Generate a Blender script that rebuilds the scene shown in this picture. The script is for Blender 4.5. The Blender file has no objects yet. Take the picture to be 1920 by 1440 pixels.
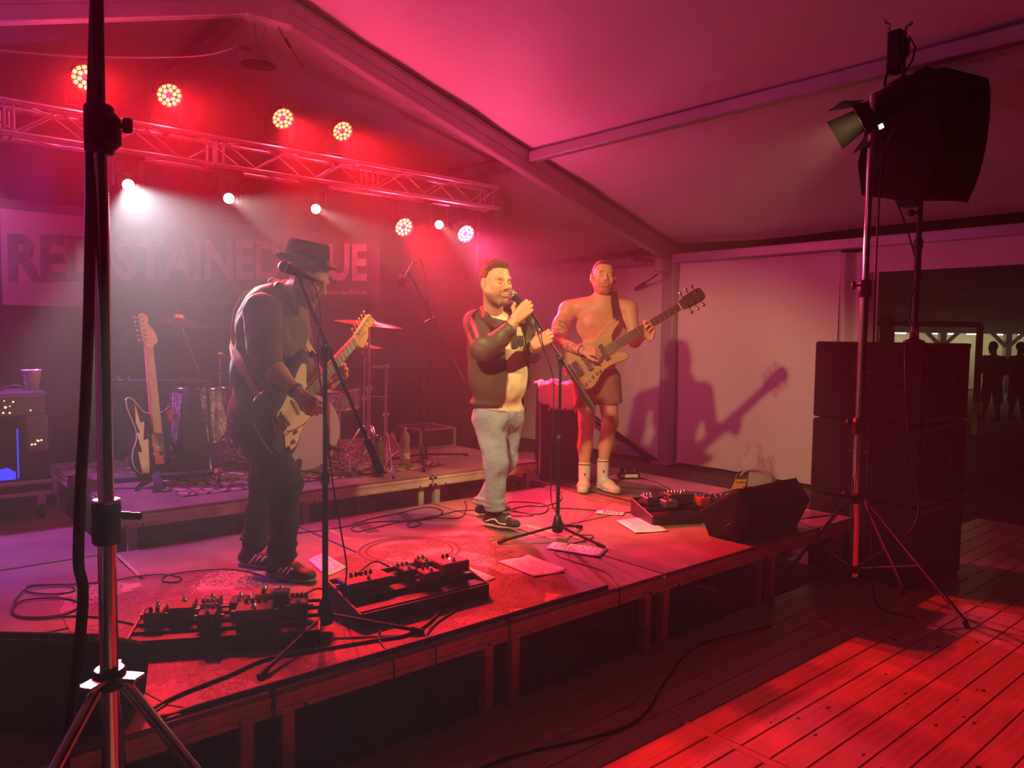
import bpy, bmesh, math, random
import numpy as np
from mathutils import Vector, Matrix, noise as mnoise
random.seed(7)
rng = np.random.default_rng(7)
SC = bpy.context.scene
COL = SC.collection
PI = math.pi

# ------------------------------------------------------------------ camera
CAM = np.array([0, 0, 1.75])
FPX = 1442.0
def _cam_axes(yaw, pitch, roll):
    y, p, r = np.radians([yaw, pitch, roll])
    fw = np.array([np.cos(y)*np.cos(p), np.sin(y)*np.cos(p), np.sin(p)])
    rt = np.cross(fw, [0, 0, 1]); rt /= np.linalg.norm(rt)
    up = np.cross(rt, fw)
    return rt*np.cos(r)-up*np.sin(r), up*np.cos(r)+rt*np.sin(r), fw
CR, CU, CF = _cam_axes(49.4, -3.5, -0.8)
cam = bpy.data.cameras.new('camera')
cam_ob = bpy.data.objects.new('camera', cam)
COL.objects.link(cam_ob)
cam.sensor_width = 36.0
cam.lens = FPX/1920*36.0
cam.clip_start = 0.05; cam.clip_end = 300
m = Matrix.Identity(4)
for i in range(3):
    m[i][0] = CR[i]; m[i][1] = CU[i]; m[i][2] = -CF[i]; m[i][3] = CAM[i]
cam_ob.matrix_world = m
SC.camera = cam_ob

def at(px, py, **k):
    """point of the place seen at a pixel of the 1920x1440 photograph, on plane x=, y=, z= or at depth d="""
    v = CR*(px-960)/FPX - CU*(py-720)/FPX + CF
    if 'z' in k: t = (k['z']-CAM[2])/v[2]
    elif 'x' in k: t = (k['x']-CAM[0])/v[0]
    elif 'y' in k: t = (k['y']-CAM[1])/v[1]
    else: t = k['d']
    return CAM + t*v

# ------------------------------------------------------------------ world, exposure
w = bpy.data.worlds.new('night'); SC.world = w; w.use_nodes = True
w.node_tree.nodes['Background'].inputs[0].default_value = (0.010, 0.008, 0.010, 1)
w.node_tree.nodes['Background'].inputs[1].default_value = 0.35
SC.view_settings.view_transform = 'Standard'
SC.view_settings.look = 'None'
SC.view_settings.exposure = 0.0
SC.view_settings.gamma = 1.0
SC.view_settings.use_curve_mapping = False
SC.cycles.max_bounces = 4
SC.cycles.diffuse_bounces = 2
SC.cycles.glossy_bounces = 2
SC.cycles.transmission_bounces = 4
SC.cycles.volume_bounces = 0
SC.cycles.sample_clamp_indirect = 4.0
SC.cycles.use_denoising = True
SC.cycles.use_adaptive_sampling = True
SC.cycles.adaptive_threshold = 0.10
SC.cycles.adaptive_min_samples = 12
SC.cycles.caustics_reflective = False
SC.cycles.caustics_refractive = False
SC.cycles.use_fast_gi = False
HAZE_DENSITY = 0.0102
STAGE_Z = 0.45
RISER_Z = 0.65

# ------------------------------------------------------------------ lights (each lamp has its fixture built further down, except the added par fill)
def spot(name, loc, target, power, color, angle, blend=0.35, radius=0.05):
    l = bpy.data.lights.new(name, 'SPOT'); o = bpy.data.objects.new(name, l); COL.objects.link(o)
    l.energy = power; l.color = color; l.spot_size = math.radians(angle); l.spot_blend = blend; l.shadow_soft_size = radius
    o.location = loc
    o.rotation_euler = (Vector(target)-Vector(loc)).to_track_quat('-Z', 'Y').to_euler()
    return o
def point(name, loc, power, color, radius=0.08):
    l = bpy.data.lights.new(name, 'POINT'); o = bpy.data.objects.new(name, l); COL.objects.link(o)
    l.energy = power; l.color = color; l.shadow_soft_size = radius
    o.location = loc
    return o
WARM = (1.0, 0.63, 0.26)
RED = (1.0, 0.012, 0.02)
PINK = (1.0, 0.06, 0.22)
VIOLET = (0.62, 0.08, 0.85)
TRUSS_Y = 7.0
# lamp positions on the truss: lens centre, aim
PARS = [((1.45, 6.90, 3.74), (1.0, 1.6, 0.45), 'red'), ((2.08, 6.90, 3.735), (1.8, 1.9, 0.45), 'red'),
        ((3.08, 6.90, 3.735), (3.0, 2.3, 0.45), 'red'), ((3.69, 6.90, 3.73), (3.6, 2.2, 0.45), 'red'),
        ((4.41, 6.92, 2.88), (4.2, 2.0, 0.45), 'red'), ((5.22, 6.92, 2.89), (4.6, 2.4, 0.45), 'pink'),
        ((0.30, 6.92, 2.90), (1.30, 5.6, 0.65), 'violet')]
HEADS = [((1.74, 6.86, 2.94), (1.571, 5.868, 2.592), 19), ((2.56, 6.86, 2.935), (2.33, 5.85, 2.72), 8),
         ((3.39, 6.86, 2.94), (3.105, 5.87, 2.703), 6), ((4.82, 6.86, 2.94), (4.42, 5.95, 2.64), 9),
         ((0.55, 6.86, 2.96), (0.47, 5.86, 2.56), 22)]
HEAD_POWER = [1350, 520, 520, 300, 120]
LAMP_L = Vector((0.50, 2.16, 3.22))
LAMP_R = Vector((4.965, 2.35, 3.19))
for i, (p, t, c) in enumerate(PARS):
    v = (Vector(t)-Vector(p)).normalized()
    q = Vector(p)+v*0.03
    spot('par_beam', q, t, {'red': 1650 if i > 1 else 800, 'pink': 1250, 'violet': 560}[c], {'red': RED, 'pink': PINK, 'violet': VIOLET}[c], 54, 0.7, 0.07)
    point('added_par_fill', q+v*0.05, (18 if p[2] > 3.3 else {'red': 46, 'pink': 66, 'violet': 85}[c]), {'red': (1.0, 0.05, 0.12), 'pink': (1.0, 0.08, 0.24), 'violet': (0.55, 0.10, 0.8)}[c], 0.09)  # added fill light in front of each par, brightens roof cloth and back bay
for i, (p, t, a) in enumerate(HEADS):
    v = (Vector(t)-Vector(p)).normalized()
    spot('moving_head_beam', Vector(p)+v*0.02, t, HEAD_POWER[i], [(0.80, 0.90, 1.0), (1.0, 0.80, 0.74), (1.0, 0.82, 0.74), (1.0, 0.86, 0.78), (1.0, 0.78, 0.62)][i], a, 0.25, 0.03)
spot('left_front_lamp', LAMP_L, (4.95, 4.43, 1.12), 950, WARM, 42, 0.5, 0.055)
spot('right_front_lamp', LAMP_R, (2.55, 4.40, 1.15), 400, WARM, 46, 0.4, 0.055)

# ------------------------------------------------------------------ materials
def lin(r, g, b):
    f = lambda c: (c/255/12.92 if c/255 <= 0.04045 else ((c/255+0.055)/1.055)**2.4)
    return (f(r), f(g), f(b), 1.0)
MATS = {}
def mat(name, color, rough=0.5, metal=0.0, spec=0.5, bump=0.0, bscale=60.0, var=0.0, vscale=6.0, emit=None, estr=0.0,
        alpha=1.0, trans=0.0, coat=0.0, stretch=None, sheen=0.0, ior=1.45, sss=0.0):
    """principled material; var mixes a noise of darker tone into the colour, bump adds fine relief"""
    M = bpy.data.materials.new(name); M.use_nodes = True
    nt = M.node_tree; B = nt.nodes['Principled BSDF']
    if len(color) == 3: color = (*color, 1.0)
    B.inputs['Base Color'].default_value = color
    B.inputs['Roughness'].default_value = rough
    B.inputs['Metallic'].default_value = metal
    B.inputs['Specular IOR Level'].default_value = spec
    B.inputs['IOR'].default_value = ior
    B.inputs['Coat Weight'].default_value = coat
    B.inputs['Sheen Weight'].default_value = sheen
    B.inputs['Transmission Weight'].default_value = trans
    B.inputs['Alpha'].default_value = alpha
    if emit: 
        B.inputs['Emission Color'].default_value = (*emit[:3], 1.0); B.inputs['Emission Strength'].default_value = estr
    if var or bump:
        tc = nt.nodes.new('ShaderNodeTexCoord')
        src = tc.outputs['Object']
        if stretch:
            mp = nt.nodes.new('ShaderNodeMapping'); mp.inputs['Scale'].default_value = stretch
            nt.links.new(src, mp.inputs['Vector']); src = mp.outputs['Vector']
    if var:
        n = nt.nodes.new('ShaderNodeTexNoise'); n.inputs['Scale'].default_value = vscale; n.inputs['Detail'].default_value = 5
        nt.links.new(src, n.inputs['Vector'])
        r = nt.nodes.new('ShaderNodeValToRGB'); nt.links.new(n.outputs['Fac'], r.inputs['Fac'])
        r.color_ramp.elements[0].position = 0.3; r.color_ramp.elements[1].position = 0.7
        r.color_ramp.elements[0].color = tuple(c*(1-var) for c in color[:3])+(1,)
        r.color_ramp.elements[1].color = tuple(min(1, c*(1+var*0.5)) for c in color[:3])+(1,)
        nt.links.new(r.outputs['Color'], B.inputs['Base Color'])
    if bump:
        n2 = nt.nodes.new('ShaderNodeTexNoise'); n2.inputs['Scale'].default_value = bscale; n2.inputs['Detail'].default_value = 4
        nt.links.new(src, n2.inputs['Vector'])
        b = nt.nodes.new('ShaderNodeBump'); b.inputs['Strength'].default_value = bump; b.inputs['Distance'].default_value = 0.02
        nt.links.new(n2.outputs['Fac'], b.inputs['Height']); nt.links.new(b.outputs['Normal'], B.inputs['Normal'])
    if emit: M.cycles.emission_sampling = 'NONE'
    MATS[name] = M
    return M
def colmat(name, rough=0.5, spec=0.4, bump=0.0, bscale=40.0, stretch=None, sss=0.0):
    """principled material that takes its colour from the mesh colour attribute Col (skin tones, beard, print)"""
    M = mat(name, (0.5, 0.5, 0.5), rough, 0, spec, bump, bscale, stretch=stretch)
    nt = M.node_tree; a = nt.nodes.new('ShaderNodeAttribute'); a.attribute_name = 'Col'
    nt.links.new(a.outputs['Color'], nt.nodes['Principled BSDF'].inputs['Base Color'])
    if sss:
        B = nt.nodes['Principled BSDF']; B.inputs['Subsurface Weight'].default_value = sss
        B.inputs['Subsurface Radius'].default_value = (0.02, 0.008, 0.004)
    return M

mat('black_plastic', (0.012, 0.012, 0.013), 0.42)
mat('black_metal', (0.014, 0.014, 0.015), 0.38, 0.3)
mat('matt_black', (0.006, 0.006, 0.0065), 0.75, spec=0.3, bump=0.15, bscale=250)
mat('speaker_black', (0.006, 0.005, 0.006), 0.8, spec=0.12, bump=0.25, bscale=420)
mat('rubber', (0.012, 0.012, 0.012), 0.6)
mat('chrome', (0.75, 0.75, 0.76), 0.12, 1.0)
mat('steel', (0.45, 0.45, 0.46), 0.28, 1.0)
mat('aluminium', (0.52, 0.50, 0.48), 0.36, 0.9, var=0.2, vscale=14)
mat('brass', (0.55, 0.36, 0.12), 0.22, 1.0, bump=0.1, bscale=120)
mat('tent_alu', (0.42, 0.42, 0.43), 0.45, 0.35, var=0.12, vscale=3)
mat('white_paper', (0.78, 0.78, 0.76), 0.7)
mat('white_plastic', (0.75, 0.75, 0.73), 0.4)
mat('strap_black', (0.014, 0.013, 0.016), 0.7, bump=0.3, bscale=300)
mat('strap_cream', (0.55, 0.47, 0.30), 0.7, bump=0.3, bscale=200)
mat('cable_black', (0.010, 0.010, 0.010), 0.5)
mat('string_steel', (0.55, 0.53, 0.50), 0.3, 1.0)
mat('lens_dark', (0.01, 0.01, 0.012), 0.1)

# ------------------------------------------------------------------ mesh builder and object helpers
def V3(p): return Vector((float(p[0]), float(p[1]), float(p[2]) if len(p) > 2 else 0.0))
def frame_of(d):
    d = V3(d).normalized()
    a = Vector((0, 0, 1)) if abs(d.z) < 0.95 else Vector((1, 0, 0))
    s = d.cross(a).normalized(); u = s.cross(d).normalized()
    return s, u, d
class MB:
    """collects geometry that becomes ONE mesh object"""
    def __init__(self): self.v = []; self.f = []; self.sm = []; self.mi = []; self.cur = 0
    def _add(self, vs, fs, smooth=False):
        o = len(self.v); self.v += [tuple(map(float, p)) for p in vs]
        for f in fs: self.f.append([o+i for i in f]); self.sm.append(smooth); self.mi.append(self.cur)
        return self
    def box(self, c, s, rot=None, bev=0.0):
        """box of centre c and full size s; bev chamfers all edges"""
        hx, hy, hz = [x/2 for x in s]
        R = rot if rot is not None else Matrix.Identity(3)
        c = V3(c)
        if bev <= 0:
            vs = [R @ Vector((x*hx, y*hy, z*hz))+c for x in (-1, 1) for y in (-1, 1) for z in (-1, 1)]
            fs = [(0, 1, 3, 2), (4, 6, 7, 5), (0, 4, 5, 1), (2, 3, 7, 6), (0, 2, 6, 4), (1, 5, 7, 3)]
            return self._add(vs, fs)
        b = min(bev, 0.49*min(s)); vs = []; idx = {}
        for x in (-1, 1):
            for y in (-1, 1):
                for z in (-1, 1):
                    for ax in range(3):
                        p = [x*(hx-b), y*(hy-b), z*(hz-b)]; p[ax] = (x*hx, y*hy, z*hz)[ax]
                        idx[(x, y, z, ax)] = len(vs); vs.append(R @ Vector(p)+c)
        fs = []
        for ax in range(3):
            o1, o2 = [(1, 2), (2, 0), (0, 1)][ax]
            for sg in (-1, 1):
                q = []
                for a, bb in ((-1, -1), (1, -1), (1, 1), (-1, 1)):
                    k = [0, 0, 0]; k[ax] = sg; k[o1] = a; k[o2] = bb; q.append(idx[(k[0], k[1], k[2], ax)])
                fs.append(q if sg > 0 else q[::-1])
            for a in (-1, 1):
                for bb in (-1, 1):
                    k0 = [0, 0, 0]; k0[o1] = a; k0[o2] = bb
                    k1 = list(k0); k0[ax] = -1; k1[ax] = 1
                    q = [idx[(*k0, o1)], idx[(*k1, o1)], idx[(*k1, o2)], idx[(*k0, o2)]]
                    fs.append(q if a*bb < 0 else q[::-1])
        for x in (-1, 1):
            for y in (-1, 1):
                for z in (-1, 1):
                    q = [idx[(x, y, z, 0)], idx[(x, y, z, 1)], idx[(x, y, z, 2)]]
                    fs.append(q if x*y*z > 0 else q[::-1])
        return self._add(vs, fs)
    def cyl(self, a, b, r, r2=None, n=12, caps=True, smooth=True):
        a = V3(a); b = V3(b); r2 = r if r2 is None else r2
        s, u, d = frame_of(b-a); vs = []
        for p, rr in ((a, r), (b, r2)):
            for i in range(n):
                t = 2*PI*i/n; vs.append(p+s*(rr*math.cos(t))+u*(rr*math.sin(t)))
        self._add(vs, [(i, (i+1) % n, n+(i+1) % n, n+i) for i in range(n)], smooth)
        if caps:
            self._add(vs, [tuple(range(n))[::-1], tuple(range(n, 2*n))])
        return self
    def tube(self, pts, r, n=8, closed=False, smooth=True):
        """round tube along a path; r a number or a list"""
        P = [V3(p) for p in pts]; N = len(P)
        rs = r if isinstance(r, (list, tuple)) else [r]*N
        vs = []; prev = None
        for i, p in enumerate(P):
            if closed: t = P[(i+1) % N]-P[i-1]
            else: t = P[min(i+1, N-1)]-P[max(i-1, 0)]
            if t.length < 1e-9: t = Vector((0, 0, 1))
            t.normalize()
            if prev is None: s, u, _ = frame_of(t)
            else:
                s = prev-t*prev.dot(t)
                if s.length < 1e-6: s = frame_of(t)[0]
                s.normalize(); u = t.cross(s)
            prev = s
            for k in range(n):
                a = 2*PI*k/n; vs.append(p+s*(rs[i]*math.cos(a))+u*(rs[i]*math.sin(a)))
        fs = []
        for i in range(N if closed else N-1):
            j = (i+1) % N
            for k in range(n): fs.append((i*n+k, i*n+(k+1) % n, j*n+(k+1) % n, j*n+k))
        self._add(vs, fs, smooth)
        if not closed: self._add(vs, [tuple(range(n))[::-1], tuple(range((N-1)*n, N*n))])
        return self
    def ribbon(self, pts, width, thick, normals):
        """flat strap: rectangular section swept along pts, normals give the flat side's direction"""
        P = [V3(p) for p in pts]; N = len(P); vs = []
        for i, p in enumerate(P):
            t = (P[min(i+1, N-1)]-P[max(i-1, 0)]).normalized(); nn = V3(normals[i] if isinstance(normals[0], (tuple, list, Vector, np.ndarray)) else normals)
            nn = (nn-t*nn.dot(t)).normalized(); s = t.cross(nn)
            w_ = width[i] if isinstance(width, (list, tuple)) else width
            for a, b in ((-1, -1), (1, -1), (1, 1), (-1, 1)): vs.append(p+s*(a*w_/2)+nn*(b*thick/2))
        fs = [(i*4+k, i*4+(k+1) % 4, (i+1)*4+(k+1) % 4, (i+1)*4+k) for i in range(N-1) for k in range(4)]
        fs += [(3, 2, 1, 0), tuple((N-1)*4+k for k in range(4))]
        return self._add(vs, fs)
    def lathe(self, prof, base, axis=(0, 0, 1), n=20, smooth=True, caps=True):
        """profile [(radius, height)] turned round an axis through base"""
        s, u, d = frame_of(axis); base = V3(base); vs = []
        for r, h in prof:
            for i in range(n):
                t = 2*PI*i/n; vs.append(base+d*h+s*(r*math.cos(t))+u*(r*math.sin(t)))
        m_ = len(prof)
        fs = [(j*n+i, j*n+(i+1) % n, (j+1)*n+(i+1) % n, (j+1)*n+i) for j in range(m_-1) for i in range(n)]
        self._add(vs, fs, smooth)
        if caps and prof[0][0] > 1e-5: self._add(vs[:n], [tuple(range(n))[::-1]])
        if caps and prof[-1][0] > 1e-5: self._add(vs[-n:], [tuple(range(n))])
        return self
    def ball(self, c, r, n=12, m_=8, rot=None):
        """sphere or ellipsoid (r a number or three)"""
        rr = Vector((r, r, r)) if isinstance(r, (int, float)) else Vector(r); c = V3(c)
        R = rot if rot is not None else Matrix.Identity(3)
        vs = []; fs = []
        for j in range(m_+1):
            p = PI*j/m_
            for i in range(n):
                t = 2*PI*i/n
                vs.append(R @ Vector((rr.x*math.sin(p)*math.cos(t), rr.y*math.sin(p)*math.sin(t), rr.z*math.cos(p)))+c)
        for j in range(m_):
            for i in range(n): fs.append((j*n+i, (j+1)*n+i, (j+1)*n+(i+1) % n, j*n+(i+1) % n))
        return self._add(vs, fs, True)
    def prism(self, outline, thick, M=None, bev=0.0, smooth_side=False):
        """flat outline [(u, v)] of thickness thick, centred on w=0, chamfered by bev; M (4x4) places it"""
        M = M if M is not None else Matrix.Identity(4)
        O = [Vector((p[0], p[1])) for p in outline]; n = len(O)
        area = sum(O[i].x*O[(i+1) % n].y-O[(i+1) % n].x*O[i].y for i in range(n))
        if area < 0: O = O[::-1]
        def inset(d):
            out = []
            for i in range(n):
                a, b, c = O[i-1], O[i], O[(i+1) % n]
                e1 = (b-a).normalized(); e2 = (c-b).normalized()
                n1 = Vector((-e1.y, e1.x)); n2 = Vector((-e2.y, e2.x)); q = (n1+n2)
                q = q/max(0.35, q.length_squared/2) if q.length > 1e-6 else n1
                out.append(b+q*d)
            return out
        layers = [(O, -thick/2), (O, thick/2)] if bev <= 0 else [(inset(bev), -thick/2), (O, -thick/2+bev), (O, thick/2-bev), (inset(bev), thick/2)]
        vs = [M @ Vector((p.x, p.y, h)) for L, h in layers for p in L]
        fs = [(j*n+i, j*n+(i+1) % n, (j+1)*n+(i+1) % n, (j+1)*n+i) for j in range(len(layers)-1) for i in range(n)]
        self._add(vs, fs, smooth_side)
        self._add(vs, [tuple(range(n))[::-1], tuple(range((len(layers)-1)*n, len(layers)*n))])
        return self
    def quad(self, *p): return self._add(p, [tuple(range(len(p)))])
    def grid(self, fn, nu, nv, smooth=True, thick=0.0):
        vs = [fn(i/nu, j/nv) for j in range(nv+1) for i in range(nu+1)]
        fs = [(j*(nu+1)+i, j*(nu+1)+i+1, (j+1)*(nu+1)+i+1, (j+1)*(nu+1)+i) for j in range(nv) for i in range(nu)]
        return self._add(vs, fs, smooth)
    def mesh(self, name):
        me = bpy.data.meshes.new(name); me.from_pydata(self.v, [], self.f)
        me.polygons.foreach_set('use_smooth', self.sm); me.polygons.foreach_set('material_index', self.mi)
        me.update(); return me
    def build(self, name, material, parent=None, auto=False, solid=0.0):
        me = self.mesh(name)
        for mm in (material if isinstance(material, (list, tuple)) else [material]): me.materials.append(MATS[mm] if isinstance(mm, str) else mm)
        if auto or solid:
            bm = bmesh.new(); bm.from_mesh(me)
            if auto: bmesh.ops.remove_doubles(bm, verts=bm.verts, dist=1e-5); bmesh.ops.recalc_face_normals(bm, faces=bm.faces)
            if solid: bmesh.ops.solidify(bm, geom=bm.faces, thickness=solid)
            bm.to_mesh(me); bm.free()
        return add(name, me, parent)
def add(name, me, parent=None):
    o = bpy.data.objects.new(name, me); COL.objects.link(o)
    if parent is not None:
        o.parent = parent
    return o
def tag(o, label=None, cat=None, group=None, kind=None):
    if label: o['label'] = label
    if cat: o['category'] = cat
    if group: o['group'] = group
    if kind: o['kind'] = kind
    return o
def thing(name, label, cat, loc=(0, 0, 0), rz=0.0, group=None):
    o = bpy.data.objects.new(name, None); COL.objects.link(o)
    o.empty_display_size = 0.1; o.location = V3(loc); o.rotation_euler = (0, 0, rz)
    return tag(o, label, cat, group)
def copy_tree(o, parent=None):
    c = o.copy(); COL.objects.link(c); c.parent = parent
    for ch in list(o.children): copy_tree(ch, c)
    return c
def structure(o): o['kind'] = 'structure'; return o
def to_local(o):
    """moves a top-level mesh's origin to the base of its bounds"""
    me = o.data; co = np.empty(len(me.vertices)*3); me.vertices.foreach_get('co', co); co = co.reshape(-1, 3)
    b = np.array([(co[:, 0].min()+co[:, 0].max())/2, (co[:, 1].min()+co[:, 1].max())/2, co[:, 2].min()])
    me.vertices.foreach_set('co', (co-b).ravel()); me.update(); o.location = b
    return o
def smooth_path(pts, n=8):
    """Catmull-Rom through pts"""
    P = [V3(p) for p in pts]; P = [P[0]*2-P[1]]+P+[P[-1]*2-P[-2]]; out = []
    for i in range(1, len(P)-2):
        a, b, c, d = P[i-1:i+3]
        for k in range(n):
            t = k/n
            out.append(0.5*((2*b)+(c-a)*t+(2*a-5*b+4*c-d)*t*t+(3*b-a-3*c+d)*t**3))
    out.append(P[-2]); return out
FONT = None
def text_mesh(txt, size, M, extrude=0.001, sx=1.0, bold=0.0, align='LEFT', shear=0.0):
    """lettering as a thin mesh, placed by M (local x along the line, y up)"""
    cu = bpy.data.curves.new('lettering', 'FONT'); cu.body = txt; cu.size = size; cu.extrude = extrude; cu.align_x = align; cu.offset = bold; cu.shear = shear
    cu.resolution_u = 3
    o = bpy.data.objects.new('lettering', cu); COL.objects.link(o)
    dg = bpy.context.evaluated_depsgraph_get(); me = bpy.data.meshes.new_from_object(o.evaluated_get(dg))
    bpy.data.objects.remove(o); bpy.data.curves.remove(cu)
    me.transform(M @ Matrix.Diagonal((sx, 1, 1, 1))); return me
def basis(o, x, y, z=None):
    x = V3(x).normalized(); y = V3(y); y = (y-x*y.dot(x)).normalized(); z = x.cross(y)
    M = Matrix.Identity(4)
    for i in range(3): M[i][0] = x[i]; M[i][1] = y[i]; M[i][2] = z[i]; M[i][3] = o[i]
    return M
def ground_cable(name, pts, label, r=0.0042, z=None, group=None, m_='cable_black', cat='cable'):
    P = smooth_path([(p[0], p[1], (p[2] if len(p) > 2 else 0)+r) if z is None else (p[0], p[1], z+r+(p[2] if len(p) > 2 else 0)) for p in pts], 6)
    o = MB().tube(P, r, 6).build(name, m_); to_local(o)
    return tag(o, label, cat, group)
def gpx(px, z=STAGE_Z): 
    p = at(px[0], px[1], z=z); return (p[0], p[1], px[2] if len(px) > 2 else 0.0)
# ================================================================== SETTING
mat('ground_dark', (0.060, 0.050, 0.040), 0.9, bump=0.6, bscale=18, var=0.45, vscale=2.5)
mat('grass', (0.045, 0.060, 0.022), 0.95, bump=0.8, bscale=30, var=0.5, vscale=4)
mat('plank_wood', (0.42, 0.26, 0.15), 0.42, bump=0.10, bscale=26, var=0.22, vscale=5, stretch=(0.6, 9, 4))
mat('knot_wood', (0.10, 0.050, 0.028), 0.6)
mat('roof_pvc', (0.74, 0.72, 0.72), 0.50, spec=0.32, bump=0.22, bscale=3.5, stretch=(1.0, 0.35, 1.0))
mat('wall_pvc', (0.74, 0.71, 0.68), 0.42, spec=0.4, bump=0.25, bscale=2.2, stretch=(1, 3, 0.35))
mat('drape_black', (0.020, 0.016, 0.020), 0.95, bump=0.3, bscale=90)
mat('deck_ply', (0.22, 0.155, 0.13), 0.42, spec=0.4, bump=0.10, bscale=60, var=0.35, vscale=3.5)
mat('rail_alu', (0.56, 0.50, 0.42), 0.45, 0.25, var=0.25, vscale=9)
mat('rail_groove', (0.10, 0.075, 0.06), 0.7)
mat('mat_strip', (0.085, 0.075, 0.068), 0.9, bump=0.4, bscale=60)

g = structure(MB().grid(lambda u, v: (-12+44*u, -8+38*v, -0.02), 2, 2).build('ground', 'grass'))
# boarded floor: planks along x in panels, joined by cross boards
floor = structure(MB().box((3.6, 2.0, -0.012), (9.4, 9.4, 0.012)).build('floor', 'ground_dark'))
tag(floor, 'dark timber sub-floor of the tent under the boards', 'floor')
fp = MB().box((0, 0, -0.003), (2.80, 0.131, 0.012), bev=0.003)
fme = fp.mesh('floor_plank'); fme.materials.append(MATS['plank_wood'])
kn = []
for px0 in (0.02, 2.87, 5.72):
    for j in range(26):
        y = -0.72+j*0.1355
        o = add('floor_plank', fme, floor); o.location = (px0+1.40, y, 0.0)
for xc in (2.84, 5.69):
    for j in range(3):
        o = MB().box((0, 0, 0), (0.042, 1.15, 0.013), bev=0.002).build('cross_board', 'plank_wood', floor); o.location = (xc, -0.22+j*1.16, -0.002)
for k in range(46):
    x = random.uniform(2.9, 5.5); y = -0.72+random.randrange(10, 20)*0.1355+random.uniform(-0.045, 0.045)
    r = random.uniform(0.004, 0.011)
    o = MB().lathe([(0, 0.0), (r, 0.0), (r*0.9, 0.0012), (0, 0.0016)], (0, 0, 0), n=10).build('knot', 'knot_wood', floor)
    o.location = (x, y, 0.0028); o.scale = (random.uniform(1.2, 2.4), 1, 1)

# ---- stage platforms
MODW = 1.13
def platform(name, label, group, x0, y0, wx, wy, z, base, deck, legs):
    t = thing(name, label, 'stage platform', (x0, y0, base), 0, group)
    h = z-base
    MB().box((wx/2, wy/2, h-0.009), (wx-0.012, wy-0.012, 0.018), bev=0.003).build('deck_board', deck, t)
    for sx in (0, 1):   # side rails along y
        r = MB(); x = 0.02 if sx == 0 else wx-0.02
        r.box((x, wy/2, h-0.030), (0.034, wy-0.004, 0.022), bev=0.003); r.box((x, wy/2, h-0.083), (0.034, wy-0.004, 0.024), bev=0.003)
        r.box((x, wy/2, h-0.055), (0.026, wy-0.01, 0.034))
        r.build('side_rail', 'rail_alu', t)
    for sy in (0, 1):
        y = 0.02 if sy == 0 else wy-0.02
        r = MB()
        r.box((wx/2, y, h-0.030), (wx-0.004, 0.036, 0.022), bev=0.003); r.box((wx/2, y, h-0.083), (wx-0.004, 0.036, 0.024), bev=0.003)
        r.box((wx/2, y, h-0.056), (wx-0.01, 0.024, 0.034))
        ro = r.build('front_rail' if sy == 0 else 'back_rail', 'rail_alu', t)
        if sy == 0:
            for bx in (0.12, wx-0.12): MB().cyl((bx, 0.002, h-0.083), (bx, -0.003, h-0.083), 0.007, n=8).build('bolt', 'black_metal', ro)
    for lx in (0.075, wx-0.075):
        for ly in (0.075, wy-0.075):
            MB().box((lx, ly, (h-0.095)/2), (0.052, 0.052, h-0.095), bev=0.004).build('leg', 'rail_alu', t)
    return t
FRONT_LAB = [['front stage platform beyond the near wedge monitor', 'front stage platform under the near wedge monitor', 'front stage platform under the crowded pedalboard', 'front stage platform at the song sheet end of the printed mat', 'front stage platform between singer stand and far wedge monitor', 'front stage platform under the far wedge monitor'],
             ['second-row stage platform beyond the coiled instrument cable', 'second-row stage platform in front of the amplifier rack', 'second-row stage platform under the guitarist shoes', 'second-row stage platform with tangled cable before the bass drum', 'second-row stage platform behind the singer', 'second-row stage platform under the bassist shoes']]
for i in range(-1, 5):
    for j in range(2):
        platform('stage_platform', FRONT_LAB[j][i+1],
                 ['front row of stage platforms', 'second row of stage platforms'][j], i*MODW, 2.62+j*1.14, MODW-0.008 if i < 4 else (1.075, 1.28)[j], 1.132, STAGE_Z, 0, 'deck_ply', True)
for i in (-1, 0, 4):
    platform('stage_platform', {-1: 'stage platform beyond the amplifier rack', 0: 'stage platform under the amplifier rack beside the drum riser', 4: 'stage platform under the tall bass cabinet'}[i], 'platforms beside the riser', i*MODW if i < 1 else 4.66, 4.905, MODW-0.008 if i < 1 else 1.14, 1.60, STAGE_Z, 0, 'deck_ply', True)
for i in range(3):
    for j in range(2):
        platform('riser_platform', [['raised riser platform under the guitar rack', 'raised riser platform under the bass drum', 'raised riser platform under the overhead stand and the bottles'], ['raised riser platform under the floor tom', 'raised riser platform under the drum stool', 'raised riser platform under the low flight case']][j][i],
                 ['front row of drum riser', 'back row of drum riser'][j], 1.20+i*1.139, 5.0+j*1.14, 1.132, 1.132, RISER_Z, 0.0, 'deck_ply', True)
# thin blank mat on the ground between stage and tent wall
structure(MB().box((7.1, 5.4, 0.004), (2.6, 4.2, 0.012)).build('ground_mat', 'mat_strip'))

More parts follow.
